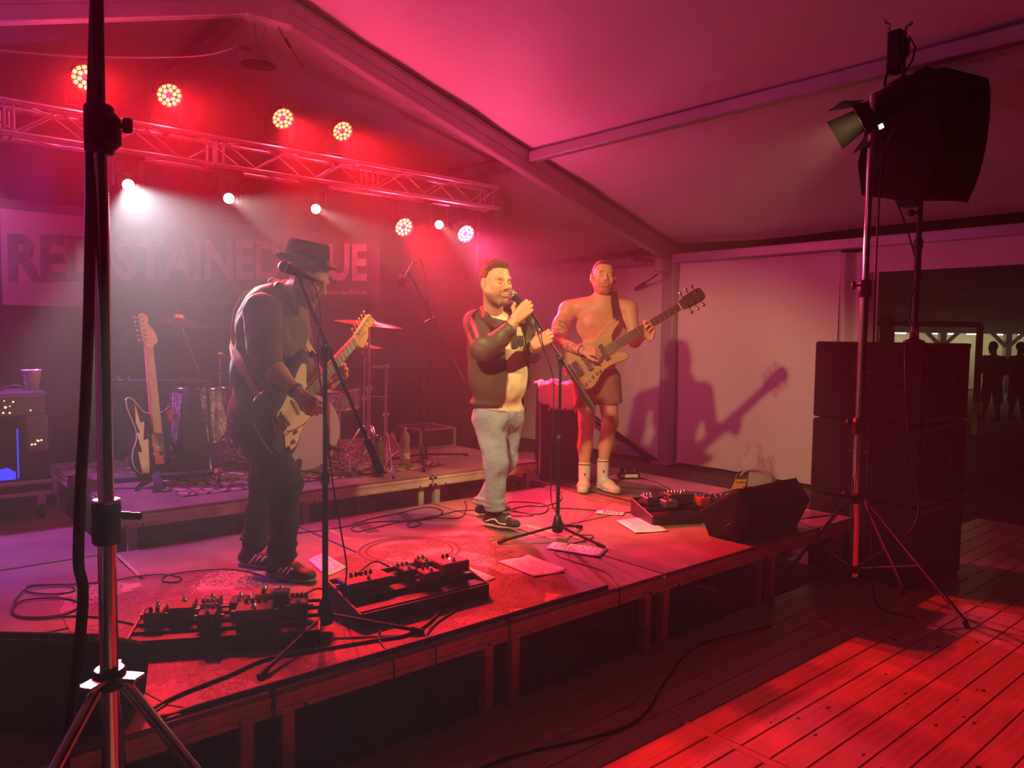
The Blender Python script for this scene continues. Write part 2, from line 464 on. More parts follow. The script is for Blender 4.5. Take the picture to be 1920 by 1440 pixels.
# ---- tent: roof cloth, walls
RX, RZ, SL, EX = 2.87, 4.86, 0.305, 8.72
def roof_z(x, y):
    s = -0.035*math.sin(PI*((y-1.75) % 5.0)/5.0)
    return RZ-SL*abs(x-RX)+s+0.010*math.sin(3.1*x+1.7*y)+0.006*math.sin(7.0*x-2.3*y)
rb = MB()
rb.grid(lambda u, v: (RX+(EX+0.03-RX)*u, -3+14.75*v, roof_z(RX+(EX+0.03-RX)*u, -3+14.75*v)), 40, 90)
rb.grid(lambda u, v: (RX-(EX+0.03-RX)*u, -3+14.75*v, roof_z(RX-(EX+0.03-RX)*u, -3+14.75*v)), 40, 90)
ceil = structure(rb.build('ceiling', 'roof_pvc')); tag(ceil, 'pale tent roof cloth lit dark red', 'roof')
def side_wall(name, x, y0, y1, z1=2.93):
    def fn(u, v):
        y = y0+(y1-y0)*u; z = 0.02+(z1-0.02)*v
        return (x+0.035*math.sin(2.3*y+0.6*z)*(1-0.35*v)+0.020*math.sin(5.6*y+0.8*math.sin(2*z))*(0.4+0.6*(1-v)), y, z)
    return structure(MB().grid(fn, 150, 26).build(name, 'wall_pvc'))
side_wall('wall_right', 8.76, 4.36, 11.7)
# gathered edge of the side wall beside the opening
def gath(u, v):
    y = 3.93+0.52*u; z = 0.02+2.75*v
    return (8.72+0.05*math.sin(26*y+0.5*math.sin(1.3*z)), y, z)
structure(MB().grid(gath, 60, 12).build('wall_curtain', 'wall_pvc'))
structure(MB().grid(lambda u, v: (-2.98+11.7*u, 11.72, 0.0+(4.85)*v if False else (0.0+v*(RZ-SL*abs(-2.98+11.7*u-RX)))), 20, 8).build('wall_back', 'wall_pvc'))
structure(MB().grid(lambda u, v: (-2.95, -3+14.7*u, 3.0*v), 10, 4).build('wall_left', 'wall_pvc'))
# valance of cloth hanging below the eave over the opening
structure(MB().grid(lambda u, v: (8.62+0.006*math.sin(9*(-3+7*u)), -3+7.0*u, 2.52+0.30*v), 60, 3).build('trim_1', 'wall_pvc'))

# ---- tent frame
def beam(name, a, b, wdt, dep, m_='tent_alu', lip=True):
    """aluminium profile from a to b: wdt across, dep deep (vertical plane)"""
    a = V3(a); b = V3(b); d = (b-a).normalized(); L = (b-a).length
    up = Vector((0, 0, 1)) if abs(d.z) < 0.9 else Vector((0, 1, 0))
    s = d.cross(up).normalized(); u = s.cross(d).normalized()
    R = Matrix((s, d, u)).transposed()
    B = MB(); c = (a+b)/2
    B.box(c, (wdt, L, dep), R, bev=0.008)
    if lip:
        for q in (-1, 1): B.box(c+u*(q*(dep/2-0.02)), (wdt+0.016, L, 0.012), R)
        B.box(c, (wdt+0.010, L, 0.010), R)
    return structure(B.build(name, m_))
for k, fy in enumerate((6.75, 0.90, 11.68)):
    for sg in (1, -1):
        beam('trim_2' if sg > 0 else 'trim_3', (RX, fy, RZ-0.17), (RX+sg*5.90, fy, RZ-0.17-SL*5.90), 0.11, 0.25)
        beam('trim_4', (RX+sg*5.78, fy, 0.0), (RX+sg*5.78, fy, 2.90), 0.11, 0.20)
    structure(MB().box((RX, fy, RZ-0.26), (0.46, 0.135, 0.24), bev=0.03).build('trim_5', 'tent_alu'))
    if k == 0:
        # post foot plate and eave plates
        for sg in (1, -1):
            structure(MB().box((RX+sg*5.78, fy, 0.012), (0.32, 0.30, 0.022)).box((RX+sg*5.70, fy, 2.76), (0.42, 0.13, 0.22), bev=0.03).build('trim_6', 'tent_alu'))
for x, z in ((RX, RZ-0.10), (5.98, RZ-SL*(5.98-RX)-0.10), (RX-3.11, RZ-SL*3.11-0.10)):
    beam('trim_7', (x, -3, z), (x, 11.7, z), 0.11, 0.11, lip=False)
beam('trim_8', (8.66, -3, 2.86), (8.66, 11.7, 2.86), 0.11, 0.12)
# diagonal wind-brace cables with turnbuckles from the eave joint
def wire(name, a, b, r, lab):
    a = V3(a); b = V3(b)
    o = MB().cyl(a, b, r, n=6).cyl(a+(b-a)*0.16, a+(b-a)*0.26, r*2.6, n=6).build(name, 'black_metal'); structure(o)
    return o
p1 = at(1232, 515, y=6.70); p2 = at(1172, 557, y=7.9)
wire('trim_9', p1, p2+(p2-p1)*1.4, 0.012, '')
wire('trim_10', at(1215, 490, y=6.8), at(1110, 468, y=8.6), 0.012, '')
wire('trim_11', at(522, 52, y=6.72), at(592, 165, y=8.6), 0.006, '')
# dark diagonal strut leaning on the post
a = at(1232, 868, y=6.9); b = at(1100, 775, y=7.7)
structure(MB().cyl(a, b, 0.045, n=10).build('trim_12', 'black_metal'))

# ---- black drape behind the stage
def drp(u, v):
    x = -3+8.98*u
    return (x, 7.36+0.035*math.sin(13*x+0.6*math.sin(3*v)), 0.02+3.30*v)
dr = MB().grid(drp, 240, 4).build('stage_drape', 'drape_black'); to_local(dr)
tag(dr, 'tall black cloth drape hanging behind the drum riser', 'curtain')

# ---- banner with lettering
mat('banner_black', (0.035, 0.026, 0.032), 0.75, bump=0.06, bscale=8)
mat('banner_red', (0.20, 0.09, 0.085), 0.7)
mat('banner_letter', (0.24, 0.18, 0.19), 0.7, var=0.35, vscale=9)
mat('banner_letter_dark', (0.06, 0.05, 0.05), 0.7, var=0.3, vscale=9)
BY = 7.27
xl = at(-60, 500, y=BY)[0]; xr = at(712, 500, y=BY)[0]
bt = at(400, 418, y=BY)[2]+0.02; bb = at(400, 566, y=BY)[2]-0.02
ban = thing('band_banner', 'wide dark banner with large pale band name lettering behind the drums', 'banner', (0, BY, 0))
def bfn(u, v):
    x = xl+(xr-xl)*u
    return (x, 0.010*math.sin(2.2*x), bb+(bt-bb)*v)
MB().grid(bfn, 40, 4).build('banner_cloth', 'banner_black', ban, solid=0.004)
def letters(txt, px0, px1, pt0, pb0, pt1, pb1, m_):
    """lettering filling the slanted strip between (px0; pt0..pb0) and (px1; pt1..pb1) of the banner"""
    x0 = at(px0, (pt0+pb0)/2, y=BY)[0]; x1 = at(px1, (pt1+pb1)/2, y=BY)[0]
    zt0, zb0, zt1, zb1 = at(px0, pt0, y=BY)[2], at(px0, pb0, y=BY)[2], at(px1, pt1, y=BY)[2], at(px1, pb1, y=BY)[2]
    me = text_mesh(txt, 1.0, Matrix.Identity(4), 0.002, 1.0, 0.03)
    co = np.empty(len(me.vertices)*3); me.vertices.foreach_get('co', co); co = co.reshape(-1, 3)
    mn = co.min(0); mx = co.max(0)
    u = (co[:, 0]-mn[0])/(mx[0]-mn[0]); v = (co[:, 1]-mn[1])/(mx[1]-mn[1])
    q = np.empty_like(co)
    q[:, 0] = x0+u*(x1-x0)
    q[:, 2] = (zb0+(zb1-zb0)*u)*(1-v)+(zt0+(zt1-zt0)*u)*v
    q[:, 1] = -0.019-co[:, 2]*0.3
    me.vertices.foreach_set('co', q.ravel()); me.update(); me.materials.append(MATS[m_])
    return add('lettering', me, ban)
x0 = at(2, 480, y=BY)[0]; x1 = at(176, 480, y=BY)[0]
MB().grid(lambda u, v: (x0+(x1-x0)*u, -0.014, at(90, 574, y=BY)[2]+(at(90, 400, y=BY)[2]-at(90, 574, y=BY)[2])*v), 2, 2).build('red_field', 'banner_red', ban)
letters('RED', 14, 188, 438, 527, 444, 526, 'banner_letter_dark')
letters('STAINED', 214, 526, 445, 526, 452, 525, 'banner_letter')
letters('BLUE', 543, 686, 455, 526, 458, 528, 'banner_letter')
letters('@redstainedblue', 556, 686, 541, 554, 543, 555, 'banner_letter')
for pxx in (462, 487):
    c = at(pxx, 551, y=BY); MB().prism([(-0.03, -0.03), (0.03, -0.03), (0.03, 0.03), (-0.03, 0.03)], 0.003, basis((c[0], -0.018, c[2]), (1, 0, 0), (0, 0, 1)), bev=0.001).build('icon', 'banner_letter', ban)

# ---- lighting truss
tr = thing('lighting_truss', 'long square aluminium lighting truss above the drum riser', 'truss', (0, TRUSS_Y, 3.2))
x0, x1 = -2.2, 5.66; H = 0.235
for dy in (-H/2, H/2):
    for dz in (0.015, 0.015+H):
        MB().cyl((x0, dy, dz), (x1, dy, dz), 0.024, n=10).build('chord', 'aluminium', tr)
n = 0
x = x1-0.02
while x > x0+0.4:
    L = 0.30
    for dy in (-H/2, H/2):
        za, zb = (0.03, H) if n % 2 else (H, 0.03)
        MB().cyl((x, dy, za), (x-L, dy, zb), 0.009, n=6).build('diagonal', 'aluminium', tr)
    for dz in (0.015, 0.015+H):
        MB().cyl((x, -H/2 if n % 2 else H/2, dz), (x-L, H/2 if n % 2 else -H/2, dz), 0.009, n=6).build('diagonal', 'aluminium', tr)
    if n % 5 == 0:
        for xx in (x, x-0.06):
            MB().cyl((xx, -H/2, 0.015), (xx, -H/2, 0.015+H), 0.011, n=6).cyl((xx, H/2, 0.015), (xx, H/2, 0.015+H), 0.011, n=6).cyl((xx, -H/2, 0.015), (xx, H/2, 0.015), 0.011, n=6).build('end_frame', 'aluminium', tr)
        x -= 0.06
    x -= L; n += 1
# truss legs
for lx in (5.55, -2.0):
    t = thing('truss_tower', ('slim upright tower under the open end of the truss' if lx > 0 else 'slim upright tower under the hidden end of the truss'), 'tower', (lx, TRUSS_Y+0.13, 0), 0, 'truss towers')
    MB().cyl((0, 0, 0.02), (0, 0, 3.18), 0.025, n=10).build('mast', 'black_metal', t)
    MB().box((0, 0, 0.01), (0.28, 0.28, 0.02)).build('foot_plate', 'black_metal', t)

# ---- haze: thin stage smoke in the night air
wt = SC.world.node_tree
vs = wt.nodes.new('ShaderNodeVolumeScatter')
vs.inputs['Color'].default_value = (1, 1, 1, 1); vs.inputs['Density'].default_value = HAZE_DENSITY; vs.inputs['Anisotropy'].default_value = 0.65
wt.links.new(vs.outputs[0], wt.nodes['World Output'].inputs['Volume'])
# ================================================================== LAMPS ON THE TRUSS
def P(px, py, d): return V3(at(px, py, d=d))
mat('led_red', (1, 0.5, 0.2), 0.4, emit=(1.0, 0.72, 0.05), estr=2.4)
mat('led_pink', (1, 0.8, 0.9), 0.4, emit=(1.0, 0.70, 0.80), estr=4.0)
mat('head_lens', (1, 1, 1), 0.2, emit=(0.92, 0.96, 1.0), estr=40.0)
mat('par_face', (0.05, 0.004, 0.004), 0.5)
mat('display_blue', (0.02, 0.05, 0.5), 0.3, emit=(0.08, 0.18, 1.0), estr=3.0)
mat('display_white', (0.3, 0.4, 0.9), 0.3, emit=(0.45, 0.6, 1.0), estr=3.0)
mat('display_yellow', (0.8, 0.6, 0.2), 0.3, emit=(1.0, 0.7, 0.25), estr=2.5)
mat('display_green', (0.1, 0.8, 0.2), 0.3, emit=(0.2, 1.0, 0.3), estr=2.5)
def aim_matrix(p, t):
    z = (V3(t)-V3(p)).normalized(); x = Vector((0, 0, 1)).cross(z).normalized(); y = z.cross(x)
    return Matrix((x, y, z)).transposed()     # local z towards the aim
led_me = {}
mat('led_violet', (0.8, 0.6, 1.0), 0.4, emit=(0.75, 0.45, 1.0), estr=7.0)
for c in ('red', 'pink', 'violet'):
    b = MB().lathe([(0.0, 0.010), (0.010, 0.008), (0.0165, 0.0)], (0, 0, 0), n=10); me = b.mesh('led'); me.materials.append(MATS['led_'+c]); led_me[c] = me
PAR_LABEL = ['round red LED par lamp on top of the truss, half behind the tall chrome stand', 'round red LED par lamp on top of the truss above the word STAINED',
             'round red LED par lamp on top of the truss, below the bell-shaped pendant lamp', 'round red LED par lamp on top of the truss nearest the sloping rafter',
             'round red LED par lamp hanging below the truss near its end', 'round pink-white LED par lamp hanging at the end of the truss', 'round violet LED par lamp hanging above the amplifier rack']
for i, (p, t, c) in enumerate(PARS):
    face = Vector(p)-(Vector(t)-Vector(p)).normalized()*0.03
    view = V3(t)
    R = aim_matrix(p, t)
    o = thing('par_light', PAR_LABEL[i], 'stage light', p, 0, 'LED par lamps')
    L = lambda x, y, z: R @ Vector((x, y, z))
    ax = R @ Vector((0, 0, 1))
    MB().lathe([(0.05, -0.20), (0.088, -0.17), (0.100, -0.05), (0.104, -0.012), (0.104, 0.012), (0.098, 0.012), (0.098, -0.012), (0, -0.012)], (0, 0, 0), ax, 24).build('housing', 'black_metal', o)
    f = MB().lathe([(0, -0.008), (0.097, -0.008)], (0, 0, 0), ax, 24, caps=False).build('face_plate', 'par_face', o)
    for n_, rr, a0 in ((12, 0.080, 0.13), (6, 0.043, 0.4)):
        for k in range(n_):
            a = 2*PI*k/n_+a0
            l = add('led', led_me[c], f); l.matrix_local = Matrix.Translation(L(rr*math.cos(a), rr*math.sin(a), -0.006)) @ R.to_4x4()
    up = 1 if p[2] > 3.3 else -1
    # yoke: bracket to the chord
    ys = [L(-0.115, 0, -0.06), L(-0.125, 0.0, -0.08), Vector((L(-0.125, 0, -0.08).x, L(0, 0, -0.08).y+0.05, -up*0.20)), Vector((L(0.125, 0, -0.08).x, L(0, 0, -0.08).y+0.05, -up*0.20)), L(0.125, 0, -0.08), L(0.115, 0, -0.06)]
    MB().tube(ys, 0.008, 6).build('yoke', 'black_metal', o)
    MB().box((0, L(0, 0, -0.08).y+0.05, -up*(0.26 if up > 0 else 0.23)), (0.04, 0.05, 0.10), bev=0.006).build('clamp', 'black_metal', o)
HEAD_LABEL = ['bright white moving head lamp with the widest beam, beside the tall chrome stand', 'bright white moving head lamp over the guitarist with a flat sideways beam',
              'bright white moving head lamp above the hat of the guitarist', 'bright white moving head lamp between the two lowest par lamps', 'white moving head lamp at the far end of the truss behind the amplifier rack']
for i, (p, t, a) in enumerate(HEADS):
    R = aim_matrix(p, t); ax = R @ Vector((0, 0, 1))
    o = thing('moving_head', HEAD_LABEL[i], 'stage light', p, 0, 'moving head lamps')
    MB().lathe([(0.03, -0.24), (0.070, -0.21), (0.078, -0.08), (0.062, -0.02), (0.055, 0.0), (0.046, 0.0), (0.044, -0.012), (0, -0.012)], (0, 0, 0), ax, 20).build('head', 'black_plastic', o)
    MB().lathe([(0, -0.004), (0.036, -0.006), (0.044, -0.010)], (0, 0, 0), ax, 20).build('lens', 'head_lens', o)
    c = R @ Vector((0, 0, -0.12))
    for s_ in (-1, 1):
        MB().box((c.x+s_*0.10, c.y, c.z+0.07), (0.035, 0.09, 0.24), bev=0.012).build('yoke_arm', 'black_plastic', o)
    MB().box((c.x, c.y, c.z+0.225), (0.25, 0.16, 0.085), bev=0.015).build('base', 'black_plastic', o)

# pendant lamp under the ridge
pl = at(485, 122, y=6.82)
t = thing('pendant_lamp', 'unlit dark bell-shaped pendant lamp hanging below the roof ridge', 'lamp', pl)
mat('lamp_shell', (0.09, 0.075, 0.08), 0.5); mat('lamp_inner', (0.55, 0.5, 0.5), 0.4)
MB().lathe([(0.158, 0.0), (0.155, 0.022), (0.125, 0.055), (0.09, 0.085), (0.075, 0.14), (0.045, 0.165), (0.0, 0.17)], (0, 0, 0), n=28).build('shade', 'lamp_shell', t)
MB().lathe([(0, 0.012), (0.146, 0.004), (0.158, 0.0)], (0, 0, 0), n=28).build('diffuser', 'lamp_inner', t)
MB().box((-0.12, 0.05, 0.13), (0.10, 0.05, 0.035), bev=0.008).build('junction_box', 'lamp_shell', t)
for dx in (-0.03, 0.05):
    MB().cyl((dx*0.3, 0, 0.165), (dx*1.6, 0, 0.40), 0.003, n=5).build('hanger', 'black_metal', t)
cw = smooth_path([pl+np.array([-0.15, 0.05, 0.14]), at(380, 104, y=6.6), at(255, 108, y=6.3), at(110, 104, y=6.1), at(-20, 92, y=5.9)], 6)
o = MB().tube(cw, 0.006, 6).build('lamp_cable', 'lamp_inner'); to_local(o); tag(o, 'thin pale cable running across the tent to the pendant lamp', 'cable')

# ================================================================== FRONT LANTERNS AND THEIR STANDS
def lantern(name, label, lens, aim, drop):
    """theatre spot: body with cooling fins, lens ring, four barn doors, yoke and clamp; lens at its origin"""
    o = thing(name, label, 'stage light', lens)
    R = aim_matrix(lens, aim); ax = R @ Vector((0, 0, 1)); L = lambda x, y, z: R @ Vector((x, y, z))
    MB().lathe([(0.05, -0.36), (0.085, -0.34), (0.092, -0.19), (0.088, -0.17), (0.080, -0.03), (0.082, 0.0)], (0, 0, 0), ax, 24, caps=False).build('housing', 'black_metal', o)
    b = MB()
    for k in range(5): b.lathe([(0.093, -0.32+k*0.028), (0.102, -0.32+k*0.028), (0.102, -0.312+k*0.028), (0.093, -0.312+k*0.028)], (0, 0, 0), ax, 24, caps=False)
    b.build('cooling_fins', 'black_metal', o)
    MB().lathe([(0.083, -0.004), (0.092, -0.004), (0.092, 0.008), (0.083, 0.008)], (0, 0, 0), ax, 28, caps=False).build('lens_ring', 'chrome', o)
    MB().lathe([(0.0, -0.075), (0.05, -0.07), (0.078, -0.058)], (0, 0, 0), ax, 24, caps=False).build('lens', mat('lens_glow', (1, 0.9, 0.7), 0.2, emit=(1.0, 0.62, 0.26), estr=6.0), o)
    for k in range(4):
        a = k*PI/2; d = Vector((math.cos(a), math.sin(a), 0)); s = Vector((-math.sin(a), math.cos(a), 0)); e = 0.62 if k % 2 == 0 else 0.45
        h = [d*0.094+s*(-0.075), d*0.094+s*0.075, d*(0.094+0.15*e)+s*0.105+Vector((0, 0, 0.14)), d*(0.094+0.15*e)+s*(-0.105)+Vector((0, 0, 0.14))]
        MB().quad(*[L(*q) for q in h]).build('barn_door', 'black_metal', o, solid=0.003)
    y = 0.118
    MB().tube([L(-y, 0, -0.2), L(-y, 0, -0.2)+Vector((0, 0, 0.16)), L(-y*0.5, 0, -0.2)+Vector((0, 0, 0.235)), L(y*0.5, 0, -0.2)+Vector((0, 0, 0.235)), L(y, 0, -0.2)+Vector((0, 0, 0.16)), L(y, 0, -0.2)], 0.010, 6).build('yoke', 'black_metal', o)
    for s_ in (-1, 1): MB().cyl(L(s_*0.09, 0, -0.2), L(s_*0.135, 0, -0.2), 0.018, n=10).build('tilt_knob', 'black_plastic', o)
    return o, L
lr, LR = lantern('stage_lantern', 'black theatre lantern with open barn doors on the chrome stand near the loudspeaker', LAMP_R, (2.55, 4.40, 1.15), 1)
mk = LR(0, 0, -0.2)
MB().box(mk+Vector((0.02, 0, 0.30)), (0.10, 0.09, 0.26), bev=0.012).box(mk+Vector((0.06, -0.02, 0.33)), (0.06, 0.07, 0.12), bev=0.01).build('driver_box', 'black_metal', lr)
for s_ in (-1, 1):
    q = mk+Vector((0.02+0.045*s_, -0.03*s_, 0.43))
    MB().tube([q, q+Vector((0.01*s_, 0, 0.035)), q+Vector((0.03*s_, -0.02*s_, 0.05))], 0.010, 6).ball(q+Vector((0.03*s_, -0.02*s_, 0.055)), 0.014, 8, 6).build('wing_bolt', 'steel', lr)
MB().tube([mk+Vector((0.075, -0.05, 0.40)), mk+Vector((0.105, -0.08, 0.33)), mk+Vector((0.09, -0.07, 0.24)), mk+Vector((0.07, -0.05, 0.2))], 0.006, 6).build('lead', 'cable_black', lr)
camR = Matrix((V3(CR), V3(CU), -V3(CF))).transposed()
for (px, py, w_, h_, rot, mm) in ((1658, 209, 0.052, 0.030, 0.5, 'display_blue'), (1652, 237, 0.034, 0.030, 0.5, 'display_white')):
    c = P(px, py, 4.86)-LAMP_R
    n_ = (Vector((-0.55, -0.83, 0.0))).normalized(); x_ = Vector((0, 0, 1)).cross(n_).normalized()
    x2 = x_*math.cos(rot)+Vector((0, 0, 1))*math.sin(rot); y2 = n_.cross(x2)
    MB().box((0, 0, 0), (w_+0.03, h_+0.03, 0.05), bev=0.004).build('control_panel', 'black_plastic', lr).matrix_local = basis(c-n_*0.028, x2, y2)
    MB().box((0, 0, 0), (w_, h_, 0.004), bev=0.001).build('display', mm, lr).matrix_local = basis(c, x2, y2)
ll, LL = lantern('stage_lantern', 'black theatre lantern high on the tall stand in front of the stage', LAMP_L, (4.95, 4.43, 1.12), 1)

def collar(B, z, r, h, x=0, y=0): B.lathe([(r*0.85, z-h/2), (r, z-h/2+0.006), (r, z+h/2-0.006), (r*0.85, z+h/2)], (x, y, 0), n=16)
# left stand (near, chrome tubes, thick cable beside it)
SLx, SLy = 0.466, 2.085
st = thing('lighting_stand', 'tall chrome lighting stand with black collars and taped cable in front of the stage', 'light stand', (SLx, SLy, 0))
MB().cyl((0, 0, 0.30), (0, 0, 1.28), 0.0215, n=20).build('lower_tube', 'chrome', st)
MB().cyl((0, 0, 1.20), (0, 0, 2.24), 0.0185, n=20).build('middle_tube', 'chrome', st)
MB().cyl((0, 0, 2.18), (0, 0, 3.05), 0.0150, n=20).build('upper_tube', 'black_metal', st)
tr_ = (V3(CR)); tr_.z = 0; tr_.normalize(); tf_ = Vector((-tr_.y, tr_.x, 0))
for z, r, h, k in ((1.275, 0.034, 0.105, 0), (2.235, 0.034, 0.115, 1)):
    b = MB(); collar(b, z, r, h)
    if k: b.box((tr_.x*0.02, tr_.y*0.02, z-0.005), (0.055, 0.05, 0.085), bev=0.012)
    b.build('collar', 'black_plastic', st)
    if k == 0: MB().lathe([(0.022, 0.0), (0.033, 0.0), (0.033, 0.008), (0.022, 0.008)], (0, 0, z+h/2-0.002), n=18).build('collar_ring', 'steel', st)
    kz = z+0.010 if k else z+0.022
    b = MB().cyl(tr_*0.03+Vector((0, 0, kz)), tr_*0.058+Vector((0, 0, kz)), 0.007, n=8)
    if k: b.box(tr_*0.068+Vector((0, 0, kz)), (0.024, 0.014, 0.036), Matrix((tr_, tf_, Vector((0, 0, 1)))).transposed(), bev=0.005)
    else: b.box(tr_*0.062+Vector((0, 0, kz-0.004)), (0.055, 0.014, 0.018), Matrix((tr_, tf_, Vector((0, 0, 1)))).transposed(), bev=0.006)
    b.build('locking_knob', 'black_plastic', st)
b = MB(); collar(b, 0.88, 0.040, 0.05); b.build('leg_hub', 'black_plastic', st)
for ang, rr in ((-2.52, 0.9), (-0.85, 0.80), (1.25, 0.50)):
    d = Vector((math.cos(ang), math.sin(ang), 0)); s = Vector((-d.y, d.x, 0))
    lg = MB().cyl(d*0.045+Vector((0, 0, 0.865)), d*rr+Vector((0, 0, 0.02)), 0.0155, n=12).build('leg', 'chrome', st)
    MB().cyl(d*(rr-0.03)+Vector((0, 0, 0.045)), d*(rr+0.01)+Vector((0, 0, 0.0)), 0.020, n=10).build('rubber_foot', 'rubber', lg)
    MB().box(d*0.055+Vector((0, 0, 0.885)), (0.06, 0.045, 0.012), Matrix((d, s, Vector((0, 0, 1)))).transposed(), bev=0.003).build('hinge_plate', 'steel', st)
    MB().cyl(d*(rr*0.42)+Vector((0, 0, 0.50)), Vector((0, 0, 0.34)), 0.009, n=8).build('brace', 'steel', st)
b = MB(); collar(b, 0.34, 0.030, 0.05); b.build('brace_ring', 'black_plastic', st)
MB().cyl((0, 0, 3.0), (0, 0, 3.14), 0.014, n=10).box((0, 0, 3.12), (0.05, 0.05, 0.05), bev=0.006).build('spigot', 'black_metal', st)
# thick cable hanging beside the left stand
cb = [P(152, 1178, 1.86), P(147, 1050, 1.83), P(152, 900, 1.82), P(160, 760, 1.82), P(166, 600, 1.83), P(169, 430, 1.84), P(171, 250, 1.85), P(176, 80, 1.86), P(180, -60, 1.87)]
base = [(0.30, 2.05, 0.02), (0.33, 2.04, 0.30)]
o = MB().tube(smooth_path([(0.20, 1.75, 0.013), (0.27, 1.95, 0.02), (0.315, 2.10, 0.30)]+cb, 6), 0.0125, 8).build('power_cable', 'cable_black'); to_local(o)
tag(o, 'thick black power cable hanging down beside the tall chrome stand', 'cable')

# right stand
SRx, SRy = 4.93, 2.295
st = thing('lighting_stand', 'chrome lighting stand with spread tripod legs in front of the subwoofer stack', 'light stand', (SRx, SRy, 0))
MB().cyl((0, 0, 0.22), (0, 0, 1.22), 0.031, n=18).build('lower_tube', 'chrome', st)
MB().cyl((0, 0, 1.15), (0, 0, 2.12), 0.027, n=18).build('middle_tube', 'chrome', st)
MB().cyl((0, 0, 2.05), (0, 0, 3.30), 0.021, n=18).build('upper_tube', 'chrome', st)
for z, r, h in ((1.205, 0.040, 0.11), (2.09, 0.040, 0.11)):
    b = MB(); collar(b, z, r, h); b.build('collar', 'black_plastic', st)
    MB().cyl(-tr_*0.035+Vector((0, 0, z+0.02)), -tr_*0.06+Vector((0, 0, z+0.02)), 0.007, n=8).ball(-tr_*0.072+Vector((0, 0, z+0.02)), (0.016, 0.016, 0.03), 8, 6).build('locking_knob', 'black_plastic', st)
b = MB(); collar(b, 0.735, 0.048, 0.06); b.build('leg_hub', 'black_plastic', st)
MB().ball(-tr_*0.07+Vector((0, 0, 0.76)), 0.024, 10, 8).cyl(-tr_*0.03+Vector((0, 0, 0.75)), -tr_*0.06+Vector((0, 0, 0.757)), 0.008, n=8).build('locking_knob', 'black_plastic', st)
b = MB(); collar(b, 0.27, 0.040, 0.05); b.build('brace_ring', 'black_plastic', st)
for fx, fy in ((5.16, 1.68), (5.20, 2.93), (5.50, 2.20)):
    f = Vector((fx-SRx, fy-SRy, 0)); d = f.normalized()
    lg = MB().cyl(d*0.05+Vector((0, 0, 0.735)), f+Vector((0, 0, 0.02)), 0.014, n=10).build('leg', 'chrome', st)
    MB().cyl(f+Vector((0, 0, 0.045))-d*0.02, f+Vector((0, 0, 0.0)), 0.017, n=8).build('rubber_foot', 'rubber', lg)
    MB().cyl(f*0.55+Vector((0, 0, 0.345)), Vector((0, 0, 0.27)), 0.007, n=6).build('brace', 'steel', st)
cb = [P(1668, 190, 4.9), P(1652, 330, 4.9), P(1643, 480, 4.9), P(1638, 640, 4.9), P(1632, 800, 4.92), P(1627, 900, 4.9), P(1632, 1000, 4.88), P(1637, 1060, 4.86)]
o = MB().tube(smooth_path([LAMP_R+mk+Vector((0.07, -0.05, 0.2))]+cb+[(4.98, 2.15, 0.05), (5.05, 1.95, 0.012)], 6), 0.006, 6).build('lamp_cable', 'cable_black'); to_local(o)
tag(o, 'thin black cable running down the chrome stand near the subwoofers', 'cable')

# ================================================================== PA
mat('sub_badge', (0.20, 0.06, 0.04), 0.5); mat('sub_trim', (0.16, 0.13, 0.10), 0.5); mat('sub_grille', (0.045, 0.036, 0.028), 0.6, bump=0.3, bscale=300)
for k in range(3):
    t = thing('subwoofer', ['black subwoofer cabinet on the floor at the bottom of the stack', 'black subwoofer cabinet in the middle of the stack', 'black subwoofer cabinet on top of the stack, carrying the speaker pole'][k], 'subwoofer', (6.02, 2.575, k*0.585), 0, 'stacked subwoofers')
    W, D, H_ = 0.83, 0.80, 0.575
    MB().box((0, 0, 0.005+H_/2), (W, D, H_), bev=0.014).build('cabinet', 'speaker_black', t)
    MB().box((0, -D/2-0.004, 0.005+H_/2), (W-0.05, 0.012, H_-0.05), bev=0.004).build('grille', 'sub_grille', t)
    h = MB().box((-W/2-0.001, 0.02, 0.36), (0.006, 0.15, 0.17), bev=0.002).build('handle_plate', 'matt_black', t)
    MB().cyl((-W/2-0.016, -0.05, 0.355), (-W/2-0.016, 0.09, 0.355), 0.011, n=8).build('handle_bar', 'black_plastic', h)
    for sx in (-1, 1):
        for sy in (-1, 1): MB().cyl((sx*(W/2-0.07), sy*(D/2-0.07), 0.0), (sx*(W/2-0.07), sy*(D/2-0.07), 0.012), 0.025, n=8).build('foot', 'rubber', t)
    MB().box((0.08, -D/2-0.012, 0.30), (0.055, 0.006, 0.075), bev=0.002).build('badge', 'sub_badge', t)
    for zz in (0.03, H_-0.02): MB().box((0, -D/2-0.012, 0.005+zz), (W-0.06, 0.008, 0.035), bev=0.002).build('grille_trim', 'sub_trim', t)
PX, PY = 6.10, 2.45
t = thing('speaker_pole', 'black speaker pole standing on the subwoofer stack', 'speaker pole', (PX, PY, 1.75))
MB().lathe([(0.075, 0.0), (0.075, 0.012), (0.032, 0.03), (0.030, 0.12)], (0, 0, 0), n=16).build('base_flange', 'black_plastic', t)
MB().cyl((0, 0, 0.02), (0, 0, 0.75), 0.0240, n=16).cyl((0, 0, 0.70), (0, 0, 1.06), 0.0200, n=16).build('tube', 'black_metal', t)
b = MB(); collar(b, 0.74, 0.032, 0.07); b.build('collar', 'black_plastic', t)
MB().ball(-tr_*0.065+Vector((0, 0, 0.97)), 0.028, 10, 8).cyl(-tr_*0.02+Vector((0, 0, 0.97)), -tr_*0.05+Vector((0, 0, 0.97)), 0.009, n=8).build('locking_knob', 'black_plastic', t)
